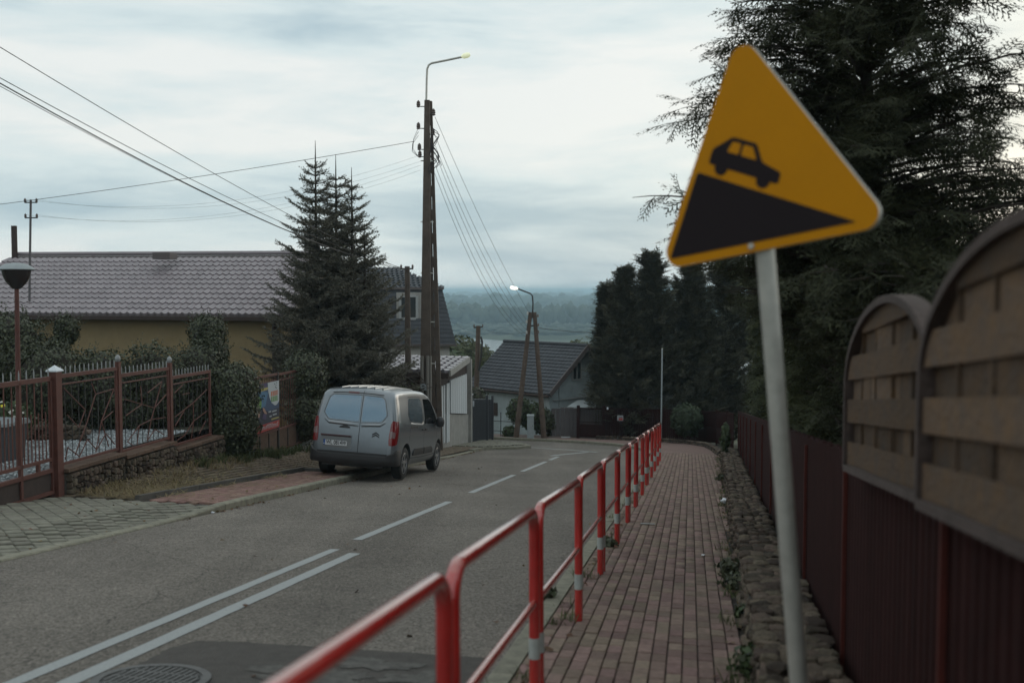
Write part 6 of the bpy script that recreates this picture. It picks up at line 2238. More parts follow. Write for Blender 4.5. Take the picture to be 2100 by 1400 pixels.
for a_, zlo, zhi in ((31.05, -5.0, -3.1), (31.32, -5.0, -3.1), (31.60, -5.0, -3.1), (32.0, -5.05, -3.08), (32.2, -5.05, -3.08)):
    MB().hexa([GQ(a_, t_g + .05, zlo), GQ(a_ + .16, t_g + .05, zlo), GQ(a_ + .16, t_g + .01, zlo), GQ(a_, t_g + .01, zlo), GQ(a_, t_g + .05, zhi), GQ(a_ + .16, t_g + .05, zhi), GQ(a_ + .16, t_g + .01, zhi), GQ(a_, t_g + .01, zhi)]).build('board', M['white_board'], ga)
# lean-to roof: eave nearest the viewer, rising away
eA, eB = PX(700, 757, 32.4), PX(920, 763, 31.6)
rB = PX(960, 735, 35.2); rA = PX(712, 728, 36.0)
g_ed = (eB - eA).normalized()
g_dp = (rB - eB)
g_sd = (g_dp - g_ed * g_dp.dot(g_ed)).normalized()
g_nn = g_ed.cross(g_sd).normalized()
skew = g_dp.dot(g_ed)
groof = MB().hexa([eA - g_nn * .07, eB - g_nn * .07, rB - g_nn * .07, rA - g_nn * .07, eA - g_nn * .02, eB - g_nn * .02, rB - g_nn * .02, rA - g_nn * .02]).build('roof', M['roof_edge'], ga)
tvv, tff = tile_template(0.27, 0.55, 0.24, 0.06)
gme = bpy.data.meshes.new('tile'); gme.from_pydata(tvv, [], tff); gme.materials.append(M['roof_brown'])
gme.polygons.foreach_set('use_smooth', [True] * len(gme.polygons)); gme.set_sharp_from_angle(angle=R(50))
Lg = (g_dp - g_ed * skew).length
gw_ = (eB - eA).length
for r_ in range(int(Lg / .55) + 1):
    sk = skew * (r_ * .55 / Lg)
    for c_ in range(int(gw_ / .27) + 1):
        if c_ * .27 + .13 < gw_ - .02:
            p = eA + g_ed * (gw_ - .13 - c_ * .27 + sk) + g_sd * (.55 * r_ + .2) + g_nn * .012
            link('tile', gme, groof, mat4=Matrix.Translation(p) @ Matrix((g_ed, g_sd, g_nn)).transposed().to_4x4())
MB().bar(eB + g_ed * .05 - g_nn * .03, rB + g_ed * .05 - g_nn * .03, .05, .20).build('barge_board', M['wall_grey'], ga)
MB().bar(eA - g_sd * .05 - g_nn * .12, eB - g_sd * .05 - g_nn * .12, .08, .18).build('fascia', M['dark_brown'], ga)
# brushwood heap by the garage
bw = PX(800, 780, 30.2)
bush('brush_heap', 'heap of dry cut twigs behind the van roof', 'brushwood', [((bw.x + .1, bw.y, bw.z - .8), (.95, .5, .95))], 900, .09, M['leaf_olive'], 71)
heap = MB()
for k in range(130):
    c = Vector((bw.x + random.uniform(-.9, 1.0), bw.y + random.uniform(-.5, .3), bw.z + random.uniform(-.3, .12)))
    d = Vector((random.gauss(.5, .6), random.gauss(0, .4), random.gauss(-.1, .35))).normalized() * random.uniform(.25, .7)
    heap.tube([c - d / 2, c + d / 2 + Vector((0, 0, -.03))], .010, 4)
heap.build('twigs', M['twig'], bpy.data.objects['brush_heap'])

# anthracite sliding gate
ag = thing('sliding_gate', 'anthracite vertical board gate beside the garage corner', 'gate', GQ(37, t_g, -5.9))
s = 35.75
k = 0
while s < 39.6:
    zb_ = W(s, t_g).z
    MB().bar(GQ(s + .07, t_g, zb_ + .02), GQ(s + .07, t_g, zb_ + 1.62), .135, .03, up=(1, 0, 0)).build('board', M['anthracite'], ag)
    s += .145
for s in (35.72, 39.68, 38.6):
    zb_ = W(s, t_g).z
    MB().bar(GQ(s, t_g + .05, zb_ - .1), GQ(s, t_g + .05, zb_ + 1.78), .09).build('post', M['anthracite'], ag)
MB().box(GQ(35.72, t_g + .05, W(35.72, t_g).z + 1.80), (.13, .13, .05)).build('post_cap', M['white_cap'], ag)
MB().box(GQ(35.95, t_g + .08, W(35.9, t_g).z + 1.45), (.05, .05, .2)).build('latch', M['white_cap'], ag)
bush('gate_bush', 'dark bush showing above the anthracite gate', 'bush', [(tuple(GQ(38.6, -9.3, -4.25)), (.8, .9, .75)), (tuple(GQ(40.2, -8.8, -4.6)), (.6, .6, .6))], 2600, .10, M['ivy'], 72)

# ------------------------------------------------------------------ blue-grey house with anthracite roof
bhA, bhB = Vector((-2.35, 50.1, -4.80)), Vector((1.72, 46.0, -4.80))      # eave ends (left, right)
e_b = (bhB - bhA).normalized()
p_b = Vector((-e_b.y, e_b.x, 0))
if p_b.y < 0: p_b = -p_b
hw, rs = 2.72, 2.15
bh = thing('blue_house', 'small blue grey rendered house with anthracite gable roof at the bend', 'house', bhB + p_b + Vector((0, 0, -2.2)))
w0, w1 = bhA + p_b * .35 + e_b * .25, bhB + p_b * .35 - e_b * .3
dep = 2 * hw - .7
zt_ = -4.80
MB().hexa([Vector((q.x, q.y, z)) for z in (-8.2, zt_ + .22) for q in (w0, w1, w1 + p_b * dep, w0 + p_b * dep)]).build('wall', M['wall_blue'], bh)
mid1 = w1 + p_b * (dep / 2)
MB().prism([Vector((w1.x, w1.y, zt_ + .22)), Vector(((w1 + p_b * dep).x, (w1 + p_b * dep).y, zt_ + .22)), Vector((mid1.x, mid1.y, zt_ + rs - .1))], -e_b * .2).build('gable', M['wall_blue'], bh)
rbA, rbB = bhA + p_b * hw + Vector((0, 0, rs)), bhB + p_b * hw + Vector((0, 0, rs))
bbA, bbB = bhA + p_b * hw * 2, bhB + p_b * hw * 2
n_b = (rbA - bhA).cross(e_b).normalized()
if n_b.z < 0: n_b = -n_b
broof = MB().hexa([bhA - n_b * .12, bhB - n_b * .12, rbB - n_b * .12, rbA - n_b * .12, bhA - n_b * .05, bhB - n_b * .05, rbB - n_b * .05, rbA - n_b * .05]).build('roof', M['roof_edge'], bh)
MB().hexa([rbA - Vector((0, 0, .12)), rbB - Vector((0, 0, .12)), bbB - Vector((0, 0, .12)), bbA - Vector((0, 0, .12)), rbA, rbB, bbB, bbA]).build('back_slope', M['roof_dark'], broof)
sl_b = (rbA - bhA)
nC = 15
tv2, tf2 = tile_template(.24, sl_b.length / nC, .02, .034, .010)
cell = (bhB - bhA).length
ncol = int(cell / .24)
for k in range(nC):
    mbk = MB()
    for c_ in range(ncol + 1):
        for_ax = Matrix((e_b, sl_b.normalized(), n_b)).transposed()
        o_ = bhA + e_b * (.12 + c_ * .24 * cell / ((ncol + 1) * .24)) + sl_b * (k / nC)
        mbk.add([o_ + for_ax @ Vector(q) for q in tv2], tf2)
    mbk.build('tile_course', M['roof_dark'], broof)
MB().tube([rbA + Vector((0, 0, .02)), rbB + Vector((0, 0, .02))], .09, 8).build('ridge_cap', M['roof_dark'], broof)
MB().bar(bhB + e_b * .03 - n_b * .05, rbB + e_b * .03 - n_b * .05, .06, .24).build('barge_board', M['roof_edge'], broof)
MB().bar(rbB + e_b * .03, bbB + e_b * .03, .06, .24).build('barge_board', M['roof_edge'], broof)
MB().tube([bhA - p_b * .05 - Vector((0, 0, .1)), bhB - p_b * .05 - Vector((0, 0, .1))], .06, 8).build('gutter', M['dark_brown'], broof)
wc = w1 + p_b * (dep * .40) + Vector((0, 0, .95))
window(bh, wc, p_b, .62, .85, e_b)
wl2 = w0.lerp(w1, .30) + Vector((0, 0, -1.05))
MB().prism([wl2 - e_b * .17 - Vector((0, 0, .32)) - p_b * .01, wl2 + e_b * .17 - Vector((0, 0, .32)) - p_b * .01, wl2 + e_b * .17 + Vector((0, 0, .32)) - p_b * .01, wl2 - e_b * .17 + Vector((0, 0, .32)) - p_b * .01], -p_b * .02).build('shutter', M['dark_brown'], bh)
MB().bar(w1 + e_b * .05 + Vector((0, 0, -.35)) + p_b * .2, w1 + e_b * .05 + p_b * 3 + Vector((0, 0, -.35)), .05, .06).build('pipe', M['white_frame'], bh)
MB().tube([w1 + e_b * .06 + p_b * .6 + Vector((0, 0, -2)), w1 + e_b * .06 + p_b * .6 + Vector((0, 0, .4))], .025, 6).build('downpipe', M['grey_box'], bh)

# lean-to shed roof, grey gate, low wire fence, cabinet
sh0 = PX(1170, 832, 45.2)
shd = thing('shed', 'small shed with pale sheet metal roof behind the grey gate', 'shed', sh0 + Vector((.4, .8, -2.0)))
MB().hexa([PX(1163, 836, 45.0), PX(1222, 838, 44.4), PX(1222, 822, 46.5), PX(1185, 822, 46.8)] + [p + Vector((0, 0, .05)) for p in (PX(1163, 836, 45.0), PX(1222, 838, 44.4), PX(1222, 822, 46.5), PX(1185, 822, 46.8))]).build('roof', M['grey_box'], shd)
q = PX(1160, 840, 45.3)
MB().hexa([Vector((q.x + a, q.y + b_, z)) for z in (-7.3, q.z + .02) for a, b_ in ((.1, .1), (1.3, .0), (1.5, 1.4), (.4, 1.5))]).build('wall', M['grey_metal'], shd)
gg = thing('sheet_gate', 'plain grey sheet metal gate left of the far red fence', 'gate', PX(1157, 895, 44.4))
for k in range(6):
    u0, u1 = 1131 + k * 9.1, 1131 + (k + 1) * 9.1 - .6
    a_, b_ = PX(u0, 894, 44.5), PX(u1, 894, 44.5)
    zt2 = PX(1150, 838 - (3 if 2 <= k <= 4 else 0), 44.5).z
    MB().hexa([a_, b_, b_ + Vector((0, .04, 0)), a_ + Vector((0, .04, 0))] + [Vector((p.x, p.y, zt2)) for p in (a_, b_, b_ + Vector((0, .04, 0)), a_ + Vector((0, .04, 0)))]).build('panel', M['grey_metal'], gg)
MB().bar(PX(1131, 838, 44.4), PX(1185, 838, 44.4), .04).build('rail', M['grey_metal'], gg)
MB().box(PX(1160, 896, 44.1), (.40, .05, .04)).build('threshold', M['white_board'], gg)
cb = PX(1088, 896, 42.2)
cab = thing('utility_cabinet', 'pale grey upright utility cabinet between the legs of the A shaped pole', 'cabinet', cb)
MB().hexa([cb + Vector(v) for v in ((-.145, -.1, -.1), (.145, -.1, -.1), (.145, .1, -.1), (-.145, .1, -.1), (-.14, -.1, .90), (.14, -.1, .90), (.14, .1, .90), (-.14, .1, .90))]).build('body', M['grey_box'], cab)
MB().hexa([cb + Vector(v) for v in ((-.16, -.12, .90), (.16, -.12, .90), (.16, .12, .90), (-.16, .12, .90), (-.15, -.1, .96), (.15, -.1, .96), (.15, .1, .97), (-.15, .1, .97))]).build('cap', M['grey_box'], cab)
MB().box(cb + Vector((.09, -.106, .5)), (.02, .012, .06)).build('lock', M['black_iron'], cab)
wf = thing('wire_fence', 'low thin iron fence in front of the blue grey house wall', 'fence', PX(1030, 892, 44))
for u in (1004, 1027, 1052):
    MB().tube([PX(u, 895, 44), PX(u, 845, 44)], .022, 6).build('post', M['black_iron'], wf)
for v in (862, 882):
    MB().tube([PX(1003, v, 44), PX(1054, v + 3, 44)], .014, 5).build('rail', M['black_iron'], wf)
bush('house_shrub', 'leafy green shrub growing round the left leg of the A shaped pole', 'shrub', [ell_from_px(1040, 1090, 812, 870, 44.2, .5), ell_from_px(1060, 1125, 825, 880, 44.4, .5)], 1700, .13, M['leaf_mid'], 73)
bush('house_shrub', 'dark shrub between the A shaped pole and the grey gate', 'shrub', [ell_from_px(1095, 1138, 835, 892, 44.6, .4)], 1100, .12, M['ivy'], 74)
bush('house_shrub', 'low weeds at the foot of the blue grey house wall', 'shrub', [ell_from_px(1030, 1062, 872, 900, 43.8, .3)], 500, .10, M['leaf_mid'], 75)

# ------------------------------------------------------------------ far red fence round the bend
FAR = [(2.95, 44.05), (4.05, 43.75), (5.3, 44.0), (6.7, 43.5), (7.9, 42.2), (8.35, 40.4), (8.15, 37.5), (7.75, 34.6)]
ff = thing('slat_fence', 'dark red slatted fence curving round the outside of the road bend', 'fence', (5.3, 44, gz(5.3, 44)))
M['gap_grey'] = mat('grey_slat', (0.085, 0.075, 0.075), .7, var=.1)
for i, (a, b_) in enumerate(zip(FAR[:-1], FAR[1:])):
    a, b_ = Vector((*a, 0)), Vector((*b_, 0))
    d = (b_ - a).normalized()
    L = (b_ - a).length
    n = int(L / .105)
    ang = math.atan2(d.y, d.x)
    for k in range(n):
        p = a + d * (k + .5) * L / n
        z = gz(p.x, p.y)
        if i == 0:      # driveway gate: open slats above a solid base
            MB().bar((p.x, p.y, z + .05), (p.x, p.y, z + .62), L / n * .98, .02, up=(-d.y, d.x, 0)).build('base_slat', M['fence_red'], ff)
            MB().bar((p.x, p.y, z + .62), (p.x, p.y, z + 1.28), .035, .02, up=(-d.y, d.x, 0)).build('slat', M['gap_grey'], ff)
        else:
            mt = Matrix.Translation((p.x, p.y, z + .08)) @ Matrix.Rotation(ang, 4, 'Z') @ Matrix.Diagonal((.98, 1, 1.30, 1))
            link('slat', SL, ff, mat4=mt)
    za, zb2 = gz(a.x, a.y), gz(b_.x, b_.y)
    MB().bar((a.x, a.y, za + .72), (b_.x, b_.y, zb2 + .72), .04).build('rail', M['fence_red'], ff)
    MB().bar((a.x, a.y, za + 1.33), (b_.x, b_.y, zb2 + 1.33), .05, .04).build('rail', M['fence_red'], ff)
    MB().bar((a.x, a.y, za - .1), (a.x, a.y, za + 1.45), .13 if i < 2 else .08).build('post', M['fence_red'], ff)
lw = Vector((4.2, 43.55, gz(4.2, 43.55) + 1.36))
MB().box(lw, (.07, .05, .10)).build('gate_light', M['white_cap'], ff)
fs_ = PX(1272, 857, 43.3)
nt = thing('fence_notice', 'small white and red notice plate on the far red fence', 'notice', fs_)
MB().box(fs_, (.26, .02, .23)).build('plate', M['grey_box'], nt)
MB().box(fs_ + Vector((.02, -.013, -.045)), (.17, .006, .09)).build('print', PM['red'], nt)
MB().box(fs_ + Vector((0.02, -.013, .035)), (.14, .006, .03)).build('print', M['anthracite'], nt)
ms0, ms1 = PX(1356, 845, 43.0), PX(1358, 716, 43.0)
ma = thing('thin_mast', 'thin pale metal mast standing behind the far red fence', 'mast', (ms0.x, ms0.y, gz(ms0.x, ms0.y)))
MB().tube([(ms0.x, ms0.y, gz(ms0.x, ms0.y)), ms1], .032, 8).build('pole', M['grey_box'], ma, sm=True)
MB().lathe(ms1, [(.034, 0), (.038, .02), (.01, .05)], 8).build('cap', M['galv'], ma)

# ------------------------------------------------------------------ house with mansard roof behind the spruce
mh_ = thing('mansard_house', 'house with steep dark mansard roof and white dormer window behind the spruce', 'house', (-6.0, 54, -7.4))
mY = 50.0
br_, tr_ = PX(935, 706, mY), PX(906, 590, mY + 1.1)
xl = -12.5
dpt_ = 8.0
zb0, zt0 = br_.z, tr_.z
def slab4(p, nm, m_, par, th=.06):
    p = [Vector(q) for q in p]
    nn = (p[1] - p[0]).cross(p[3] - p[0]).normalized() * th
    return MB().hexa([q - nn for q in p] + p).build(nm, m_, par)
MB().hexa([Vector(v) for v in ((xl, mY + .35, -8.2), (br_.x - .35, mY + .35, -8.2), (br_.x - 1.9, mY + dpt_, -8.2), (xl, mY + dpt_, -8.2), (xl, mY + .35, zb0 + .05), (br_.x - .35, mY + .35, zb0 + .05), (br_.x - 1.9, mY + dpt_, zb0 + .05), (xl, mY + dpt_, zb0 + .05))]).build('wall', M['wall_white'], mh_)
mr = slab4([(xl, mY, zb0), br_, tr_, (xl, mY + 1.1, zt0)], 'roof', M['roof_dark'], mh_)
slab4([br_, (br_.x - 1.5, mY + dpt_, zb0), (tr_.x - 1.5, mY + dpt_ - 1.1, zt0), tr_], 'side_slope', M['roof_dark'], mr)
rg = PX(800, 549, mY + 4.0)
slab4([(xl, mY + 1.0, zt0), (tr_.x + .12, mY + 1.0, zt0 - .03), (rg.x + .3, mY + 4.0, rg.z), (xl, mY + 4.0, rg.z)], 'upper_slope', M['roof_dark'], mr)
slab4([(tr_.x + .12, mY + 1.0, zt0 - .03), (tr_.x - 1.3, mY + dpt_ - 1, zt0 - .03), (rg.x + .3, mY + 4.3, rg.z), (rg.x + .3, mY + 4.0, rg.z)], 'hip_slope', M['roof_dark'], mr)
for k in range(14):       # shingle courses on the steep front
    q = k / 14
    a_, b_ = Vector((xl, mY, zb0)).lerp(Vector((xl, mY + 1.1, zt0)), q), br_.lerp(tr_, q)
    MB().bar(a_ + Vector((0, -.03, .03)), b_ + Vector((0, -.03, .03)), .02, .19, up=(0, .36, 1)).build('shingle_course', M['roof_dark'], mr)
for k in range(9):
    q = k / 9
    a_ = Vector((xl, mY + 1.0, zt0)).lerp(Vector((xl, mY + 4.0, rg.z)), q)
    b_ = Vector((tr_.x + .12, mY + 1.0, zt0 - .03)).lerp(Vector((rg.x + .3, mY + 4.0, rg.z)), q)
    mbk = MB()
    nt_ = int((b_ - a_).length / .25)
    sdu = Vector((0, 3.0, rg.z - zt0)).normalized()
    axu = Matrix((Vector((1, 0, 0)), sdu, Vector((1, 0, 0)).cross(sdu))).transposed()
    t5, f5 = tile_template(.25, .36)
    for c_ in range(nt_):
        o_ = a_.lerp(b_, (c_ + .5) / nt_) + Vector((0, 0, .03))
        mbk.add([o_ + axu @ Vector(v) for v in t5], f5)
    mbk.build('tile_course', M['roof_purple'] if False else M['roof_dark'], mr)
MB().bar((xl, mY + .95, zt0 - .02), (tr_.x + .1, mY + .95, zt0 - .04), .12, .12).build('gutter', M['roof_edge'], mr)
MB().bar((xl, mY - .05, zb0 - .03), (br_.x + .05, mY - .05, zb0 - .03), .12, .10).build('gutter', M['roof_edge'], mr)
wq = PX(838, 630, mY + .45)
window(mh_, wq, (1, 0, 0), .85, 1.15, (0, -1, 0), .12)
MB().hexa([wq + Vector(v) for v in ((-.62, .0, -.78), (.62, .0, -.78), (.62, .9, -.78), (-.62, .9, -.78), (-.62, .0, .75), (.62, .0, .75), (.62, .9, .75), (-.62, .9, .75))]).build('dormer', M['wall_grey'], mh_)

# ------------------------------------------------------------------ hillside trees below the houses
def round_tree(u, v0, v1, Y, rx, label, m_, seed, n=4200, size=.32):
    c = PX(u, (v0 + v1) / 2, Y)
    rz = (v1 - v0) / 2 * Y / F
    r_ = random.Random(seed)
    ells = [((c.x, c.y, c.z), (rx, rx, rz))]
    for k in range(6):
        a = r_.uniform(0, 6.28)
        ells.append(((c.x + .6 * rx * math.cos(a), c.y + .5 * rx * math.sin(a), c.z + r_.uniform(-.4, .55) * rz), (rx * .5, rx * .5, rz * .45)))
    g = terrain_z(c.x, c.y)
    th = thing('deciduous_tree', label, 'tree', (c.x, c.y, g), 'trees on the slope below the houses')
    leaf_cloud('crown', ells, n, size, m_, th, seed=seed, depth=.6)
    MB().tube([(c.x, c.y, g - .3), (c.x + .1, c.y, c.z - rz * .3), (c.x, c.y, c.z + rz * .4)], [.22, .15, .05], 8).build('trunk', M['bark'], th)
round_tree(945, 688, 790, 72, 2.2, 'olive green tree below the mansard roof edge', M['leaf_olive'], 81)
round_tree(985, 705, 800, 78, 1.5, 'small olive tree behind the thin wooden pole', M['leaf_olive'], 82, 2600)
round_tree(1125, 702, 800, 92, 2.4, 'treetop showing just above the anthracite roof ridge', M['leaf_olive'], 83, 3000)
round_tree(1185, 694, 800, 88, 2.0, 'treetop between the anthracite ridge and the thujas', M['leaf_olive'], 84, 3000)
round_tree(905, 715, 800, 66, 1.7, 'tree crown low behind the garage roof', M['leaf_mid'], 85, 2600)

# ------------------------------------------------------------------ far river forest
def forest_band(name, label, y0, y1, rows_, spacing, h0, h1, seed, zb_=-38.6, span=.62):
    r_ = np.random.default_rng(seed)
    bm = bmesh.new(); bmesh.ops.create_icosphere(bm, subdivisions=1, radius=1.0)
    tv_ = np.array([tuple(v.co) for v in bm.verts]); tf_ = np.array([[v.index for v in f.verts] for f in bm.faces]); bm.free()
    P, A = [], []
    for r in range(rows_):
        Y = y0 + (y1 - y0) * r / max(1, rows_ - 1)
        x = -span * Y
        while x < span * Y:
            big = 0.55 + 0.45 * math.sin(x * .012 + r * 1.3 + seed) * math.sin(x * .0047 + seed)
            h = h0 + (h1 - h0) * (0.45 * r_.random() + 0.55 * max(0, big))
            w_ = spacing * r_.uniform(.55, 1.05)
            for q in range(3):
                P.append((x + r_.normal(0, w_ * .35), Y + r_.normal(0, spacing * .4), zb_ + h * (.42 + .18 * q * r_.random())))
                A.append((w_ * r_.uniform(.55, .95), w_ * .8, h * r_.uniform(.26, .42)))
            x += spacing * r_.uniform(.7, 1.3)
    P, A = np.array(P), np.array(A)
    Mx = np.zeros((len(P), 3, 3))
    for i in range(3): Mx[:, i, i] = A[:, i]
    V, Fc = inst(tv_, tf_, P, Mx)
    V += r_.normal(0, spacing * .06, V.shape)
    tag(link(name, np_mesh(name, V, Fc, M['forest'])), label, 'forest', kind='stuff')
forest_band('riverside_forest', 'hazy blue riverside forest on the far bank', 1080, 1260, 5, 11, 15, 28, 1)
forest_band('far_forest', 'paler hazy forest band beyond the riverside wood', 2000, 2500, 5, 22, 20, 34, 2)
forest_band('horizon_forest', 'palest forest line along the horizon', 3600, 6500, 6, 60, 22, 36, 3)
M['sand'] = mat('sand_bank', (0.22, 0.19, 0.13), .95, noise=(.01, .3))
forest_band('bank_scrub', 'low scrub along the far river bank', 870, 1060, 4, 14, 2, 5, 4)

# ------------------------------------------------------------------ haze
hz = MB().box((0, 7400, -16.0), (27000, 15100, 56.0))
vm = bpy.data.materials.new('haze_air')
vm.use_nodes = True
for n_ in list(vm.node_tree.nodes):
    if n_.type == 'BSDF_PRINCIPLED': vm.node_tree.nodes.remove(n_)
pv = vm.node_tree.nodes.new('ShaderNodeVolumePrincipled')
pv.inputs['Color'].default_value = (0.64, 0.87, 1.0, 1)
pv.inputs['Density'].default_value = 0.00041
pv.inputs['Anisotropy'].default_value = 0.0
vm.node_tree.links.new(pv.outputs['Volume'], vm.node_tree.nodes['Material Output'].inputs['Volume'])
hzo = hz.build('haze', vm)
tag(hzo, 'pale blue haze over the river valley', 'haze', kind='stuff')
# ------------------------------------------------------------------ grass, weeds, leaves, litter
BL_V = np.array([(0, -.06, 0), (0, .06, 0), (.35, .045, .5), (.35, -.045, .5), (.85, 0, .95)])
BL_T = np.array([(0, 1, 2), (0, 2, 3), (3, 2, 4)])
def blades(name, label, pts, h, m_, lean=.6, seed=1, parent=None):
    r_ = np.random.default_rng(seed)
    P = np.array(pts)
    az = r_.uniform(0, 6.28, len(P))
    ln = r_.uniform(.2, lean, len(P))
    Mx = np.zeros((len(P), 3, 3))
    Mx[:, 0, 0] = np.cos(az) * ln; Mx[:, 1, 0] = np.sin(az) * ln
    Mx[:, 0, 1] = -np.sin(az); Mx[:, 1, 1] = np.cos(az)
    Mx[:, 2, 2] = 1
    V, Fc = inst(BL_V, BL_T, P, Mx, h * r_.uniform(.5, 1.3, len(P)))
    o = link(name, np_mesh(name, V, Fc, m_), parent)
    return tag(o, label, 'grass', kind='stuff')
pts = []
rg_ = random.Random(5)
for cl in range(60):
    s = rg_.uniform(13.9, 20.0)
    t = rg_.choice((rg_.uniform(-9.6, -9.25), rg_.uniform(-9.6, -9.0), rg_.uniform(-9.5, -8.5)))
    if s > 17 and t > -9.0: continue
    for k in range(34):
        p = wl_(s + rg_.gauss(0, .10), t + rg_.gauss(0, .07))
        pts.append((p.x, p.y, p.z))
blades('dry_grass', 'dry yellow grass and straw along the foot of the stone plinth wall', pts, .10, M['dry_grass'], 3.0, 3)
pts = []
for cl in range(26):
    s, t = rg_.uniform(17.5, 21.5), rg_.uniform(-9.58, -9.2)
    for k in range(34):
        p = wl_(s + rg_.gauss(0, .07), t + rg_.gauss(0, .04)); pts.append((p.x, p.y, p.z))
for cl in range(24):
    s, t = rg_.uniform(20.8, 25), rg_.uniform(-9.6, -9.3)
    for k in range(24):
        p = wl_(s + rg_.gauss(0, .07), t + rg_.gauss(0, .04)); pts.append((p.x, p.y, p.z))
blades('grass_tufts', 'olive grass tufts growing below the ivy and the fence panels', pts, .17, M['green_grass'], 1.2, 4)
# straw lying flat (cut grass)
pts = []
for k in range(2600):
    s = 14.0 + abs(rg_.gauss(0, 1.6)); t = -8.5 - abs(rg_.gauss(0, .45))
    if s > 19.5 or t < -9.62: continue
    p = wl_(s, t); pts.append((p.x, p.y, p.z + .008))
for k in range(500):
    s = rg_.uniform(14.3, 19.5); t = -8.25 + rg_.gauss(0, .07) if rg_.random() < .7 else -7.9 + rg_.gauss(0, .1)
    if math.sin(s * 3.1) < -.1: continue
    p = wl_(s, t); pts.append((p.x, p.y, p.z + .008))
P = np.array(pts)
r_ = np.random.default_rng(8)
D = r_.normal(size=(len(P), 3)); D[:, 2] = abs(r_.normal(0.05, .12, len(P)))
V, Fc = inst(np.array([(0, -.05, 0), (0, .05, 0), (1, .02, .05), (1, -.02, .05)]), np.array([(0, 1, 2, 3)]), P, basis(D, np.tile([[0, 0, 1.0]], (len(P), 1))), r_.uniform(.07, .2, len(P)))
tag(link('straw', np_mesh('straw', V, Fc, M['dry_grass'])), 'cut straw lying on the brown brick pavement', 'straw', kind='stuff')
# weeds by the kerb, at barrier feet and at the stone wall
pts = []
def clump(s, t, n, rad, dz=0.0):
    for k in range(n):
        p = W(s + rg_.gauss(0, rad), t + rg_.gauss(0, rad * .7), dz)
        pts.append((p.x, p.y, p.z))
for i in range(1, NB):
    s0 = B_FIRST + i * PITCHB
    for k in range(3):
        clump(s0 + rg_.uniform(-.4, .6), -1.0 + rg_.gauss(0, .06), rg_.randint(8, 26), .06)
for k in range(46):
    s = rg_.uniform(4, 32); clump(s, t_w(s) - rg_.uniform(.0, .13), rg_.randint(8, 28), .06)
blades('weeds', 'scattered green weeds at the barrier feet and the stone wall edge', pts, .075, M['green_grass'], 1.6, 6)
def weed(u, v, n, size, rad, label, m_=None):
    c = on_walk(u, v)
    z = gz(*c)
    bush('weed_plant', label, 'weed', [((c[0], c[1], z + rad * .45), (rad, rad * .8, rad * .6))], n, size, m_ or M['leaf_mid'], int(u), k=.3, depth=.8)
weed(1500, 1180, 260, .05, .17, 'leafy weed at the stone wall foot beside a pale pebble', M['ivy'])
weed(1512, 1205, 340, .055, .16, 'larger leafy weed sprawling against the stone wall', M['ivy'])
weed(1535, 1268, 240, .045, .12, 'green weed at the stone wall nearer the viewer')
weed(1560, 1385, 420, .05, .20, 'nearest green weed clump in the lower sidewalk corner')
weed(1480, 985, 200, .05, .14, 'weed tuft at the wall near the crumpled paper', M['ivy'])
weed(1115, 1225, 160, .05, .12, 'weed growing through the kerb behind the third barrier', M['ivy'])
weed(1248, 1120, 170, .05, .10, 'weed growing through the kerb behind the fifth barrier', M['ivy'])
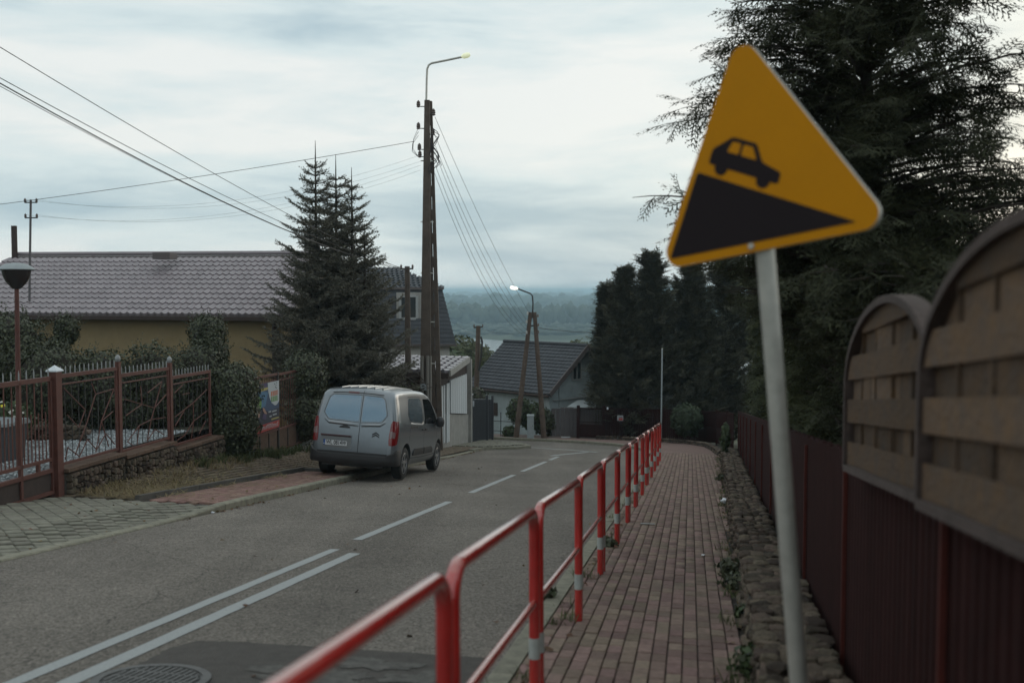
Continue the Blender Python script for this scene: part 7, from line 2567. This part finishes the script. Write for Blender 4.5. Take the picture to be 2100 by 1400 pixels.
# dead leaves in gutters and on paving
def leaves_at(lst, name, label, size, seed):
    r_ = np.random.default_rng(seed)
    P = np.array(lst)
    n_ = np.tile([[0, 0, 1.0]], (len(P), 1)) + r_.normal(0, .35, (len(P), 3))
    D = r_.normal(size=(len(P), 3)); D[:, 2] *= .2
    V, Fc = inst(LEAF_V, LEAF_F, P, basis(D, n_), size * r_.uniform(.6, 1.4, len(P)))
    tag(link(name, np_mesh(name, V, Fc, M['dead_leaf'])), label, 'leaves', kind='stuff')
lst = []
for k in range(900):
    s = rg_.uniform(12.5, 33); t = T_KL + abs(rg_.gauss(0, .05)) + .01
    if math.sin(s * 2.3) + math.sin(s * 5.1) < rg_.uniform(-.6, 1.4): continue
    p = W(s, t, -KERB + .012); lst.append(tuple(p))
for k in range(420):
    s = rg_.uniform(4, 33); t = rg_.choice((t_w(s) - abs(rg_.gauss(0, .08)) - .01, T_KR + .2 + abs(rg_.gauss(0, .06))))
    p = W(s, t, .012); lst.append(tuple(p))
for k in range(160):
    s, t = rg_.uniform(6, 20), rg_.uniform(-9.5, -7.1)
    p = wl_(s, t, .012); lst.append(tuple(p))
for k in range(60):
    s, t = rg_.uniform(5, 30), rg_.uniform(-6.8, -1.4)
    p = W(s, t, -KERB + .012); lst.append(tuple(p))
leaves_at(lst, 'fallen_leaves', 'brown fallen leaves in the gutters and on the paving', .05, 12)
# litter
def crumple(c, rad, name, label, seed, flat=.6):
    r_ = random.Random(seed)
    bm = bmesh.new(); bmesh.ops.create_icosphere(bm, subdivisions=2, radius=rad)
    for v in bm.verts:
        v.co *= r_.uniform(.62, 1.2); v.co.z *= flat
    me = bpy.data.meshes.new(name); bm.to_mesh(me); bm.free(); me.materials.append(M['litter'])
    o = link(name, me, mat4=Matrix.Translation(c))
    return tag(o, label, 'litter')
c = on_walk(1488, 1030); crumple(Vector((*c, gz(*c) + .03)), .085, 'crumpled_paper', 'crumpled white paper lying at the foot of the stone wall', 3)
c = on_walk(1442, 1139); crumple(Vector((*c, gz(*c) + .01)), .022, 'paper_scrap', 'tiny white scrap on the bricks in mid sidewalk', 4, .4)
c = on_walk(1328, 1075)
ex, ey, ez = plane_axes(-RA)
o = MB().box((0, 0, 0), (.20, .10, .006)).build('flat_slab', M['litter'], mat4=Matrix.Translation((c[0], c[1], gz(*c) + .012)) @ Matrix((ex, ey, ez)).transposed().to_4x4())
M['pale_slab'] = mat('pale_slab', (.27, .27, .26), .8)
o.data.materials[0] = M['pale_slab']
tag(o, 'flat pale rectangular cover set in the bricks beside the barriers', 'cover')
c = on_road(436, 1052); crumple(Vector((*c, gz(*c) - KERB + .015)), .03, 'paper_scrap', 'small white scrap in the left gutter at the lowered kerb', 5, .4)
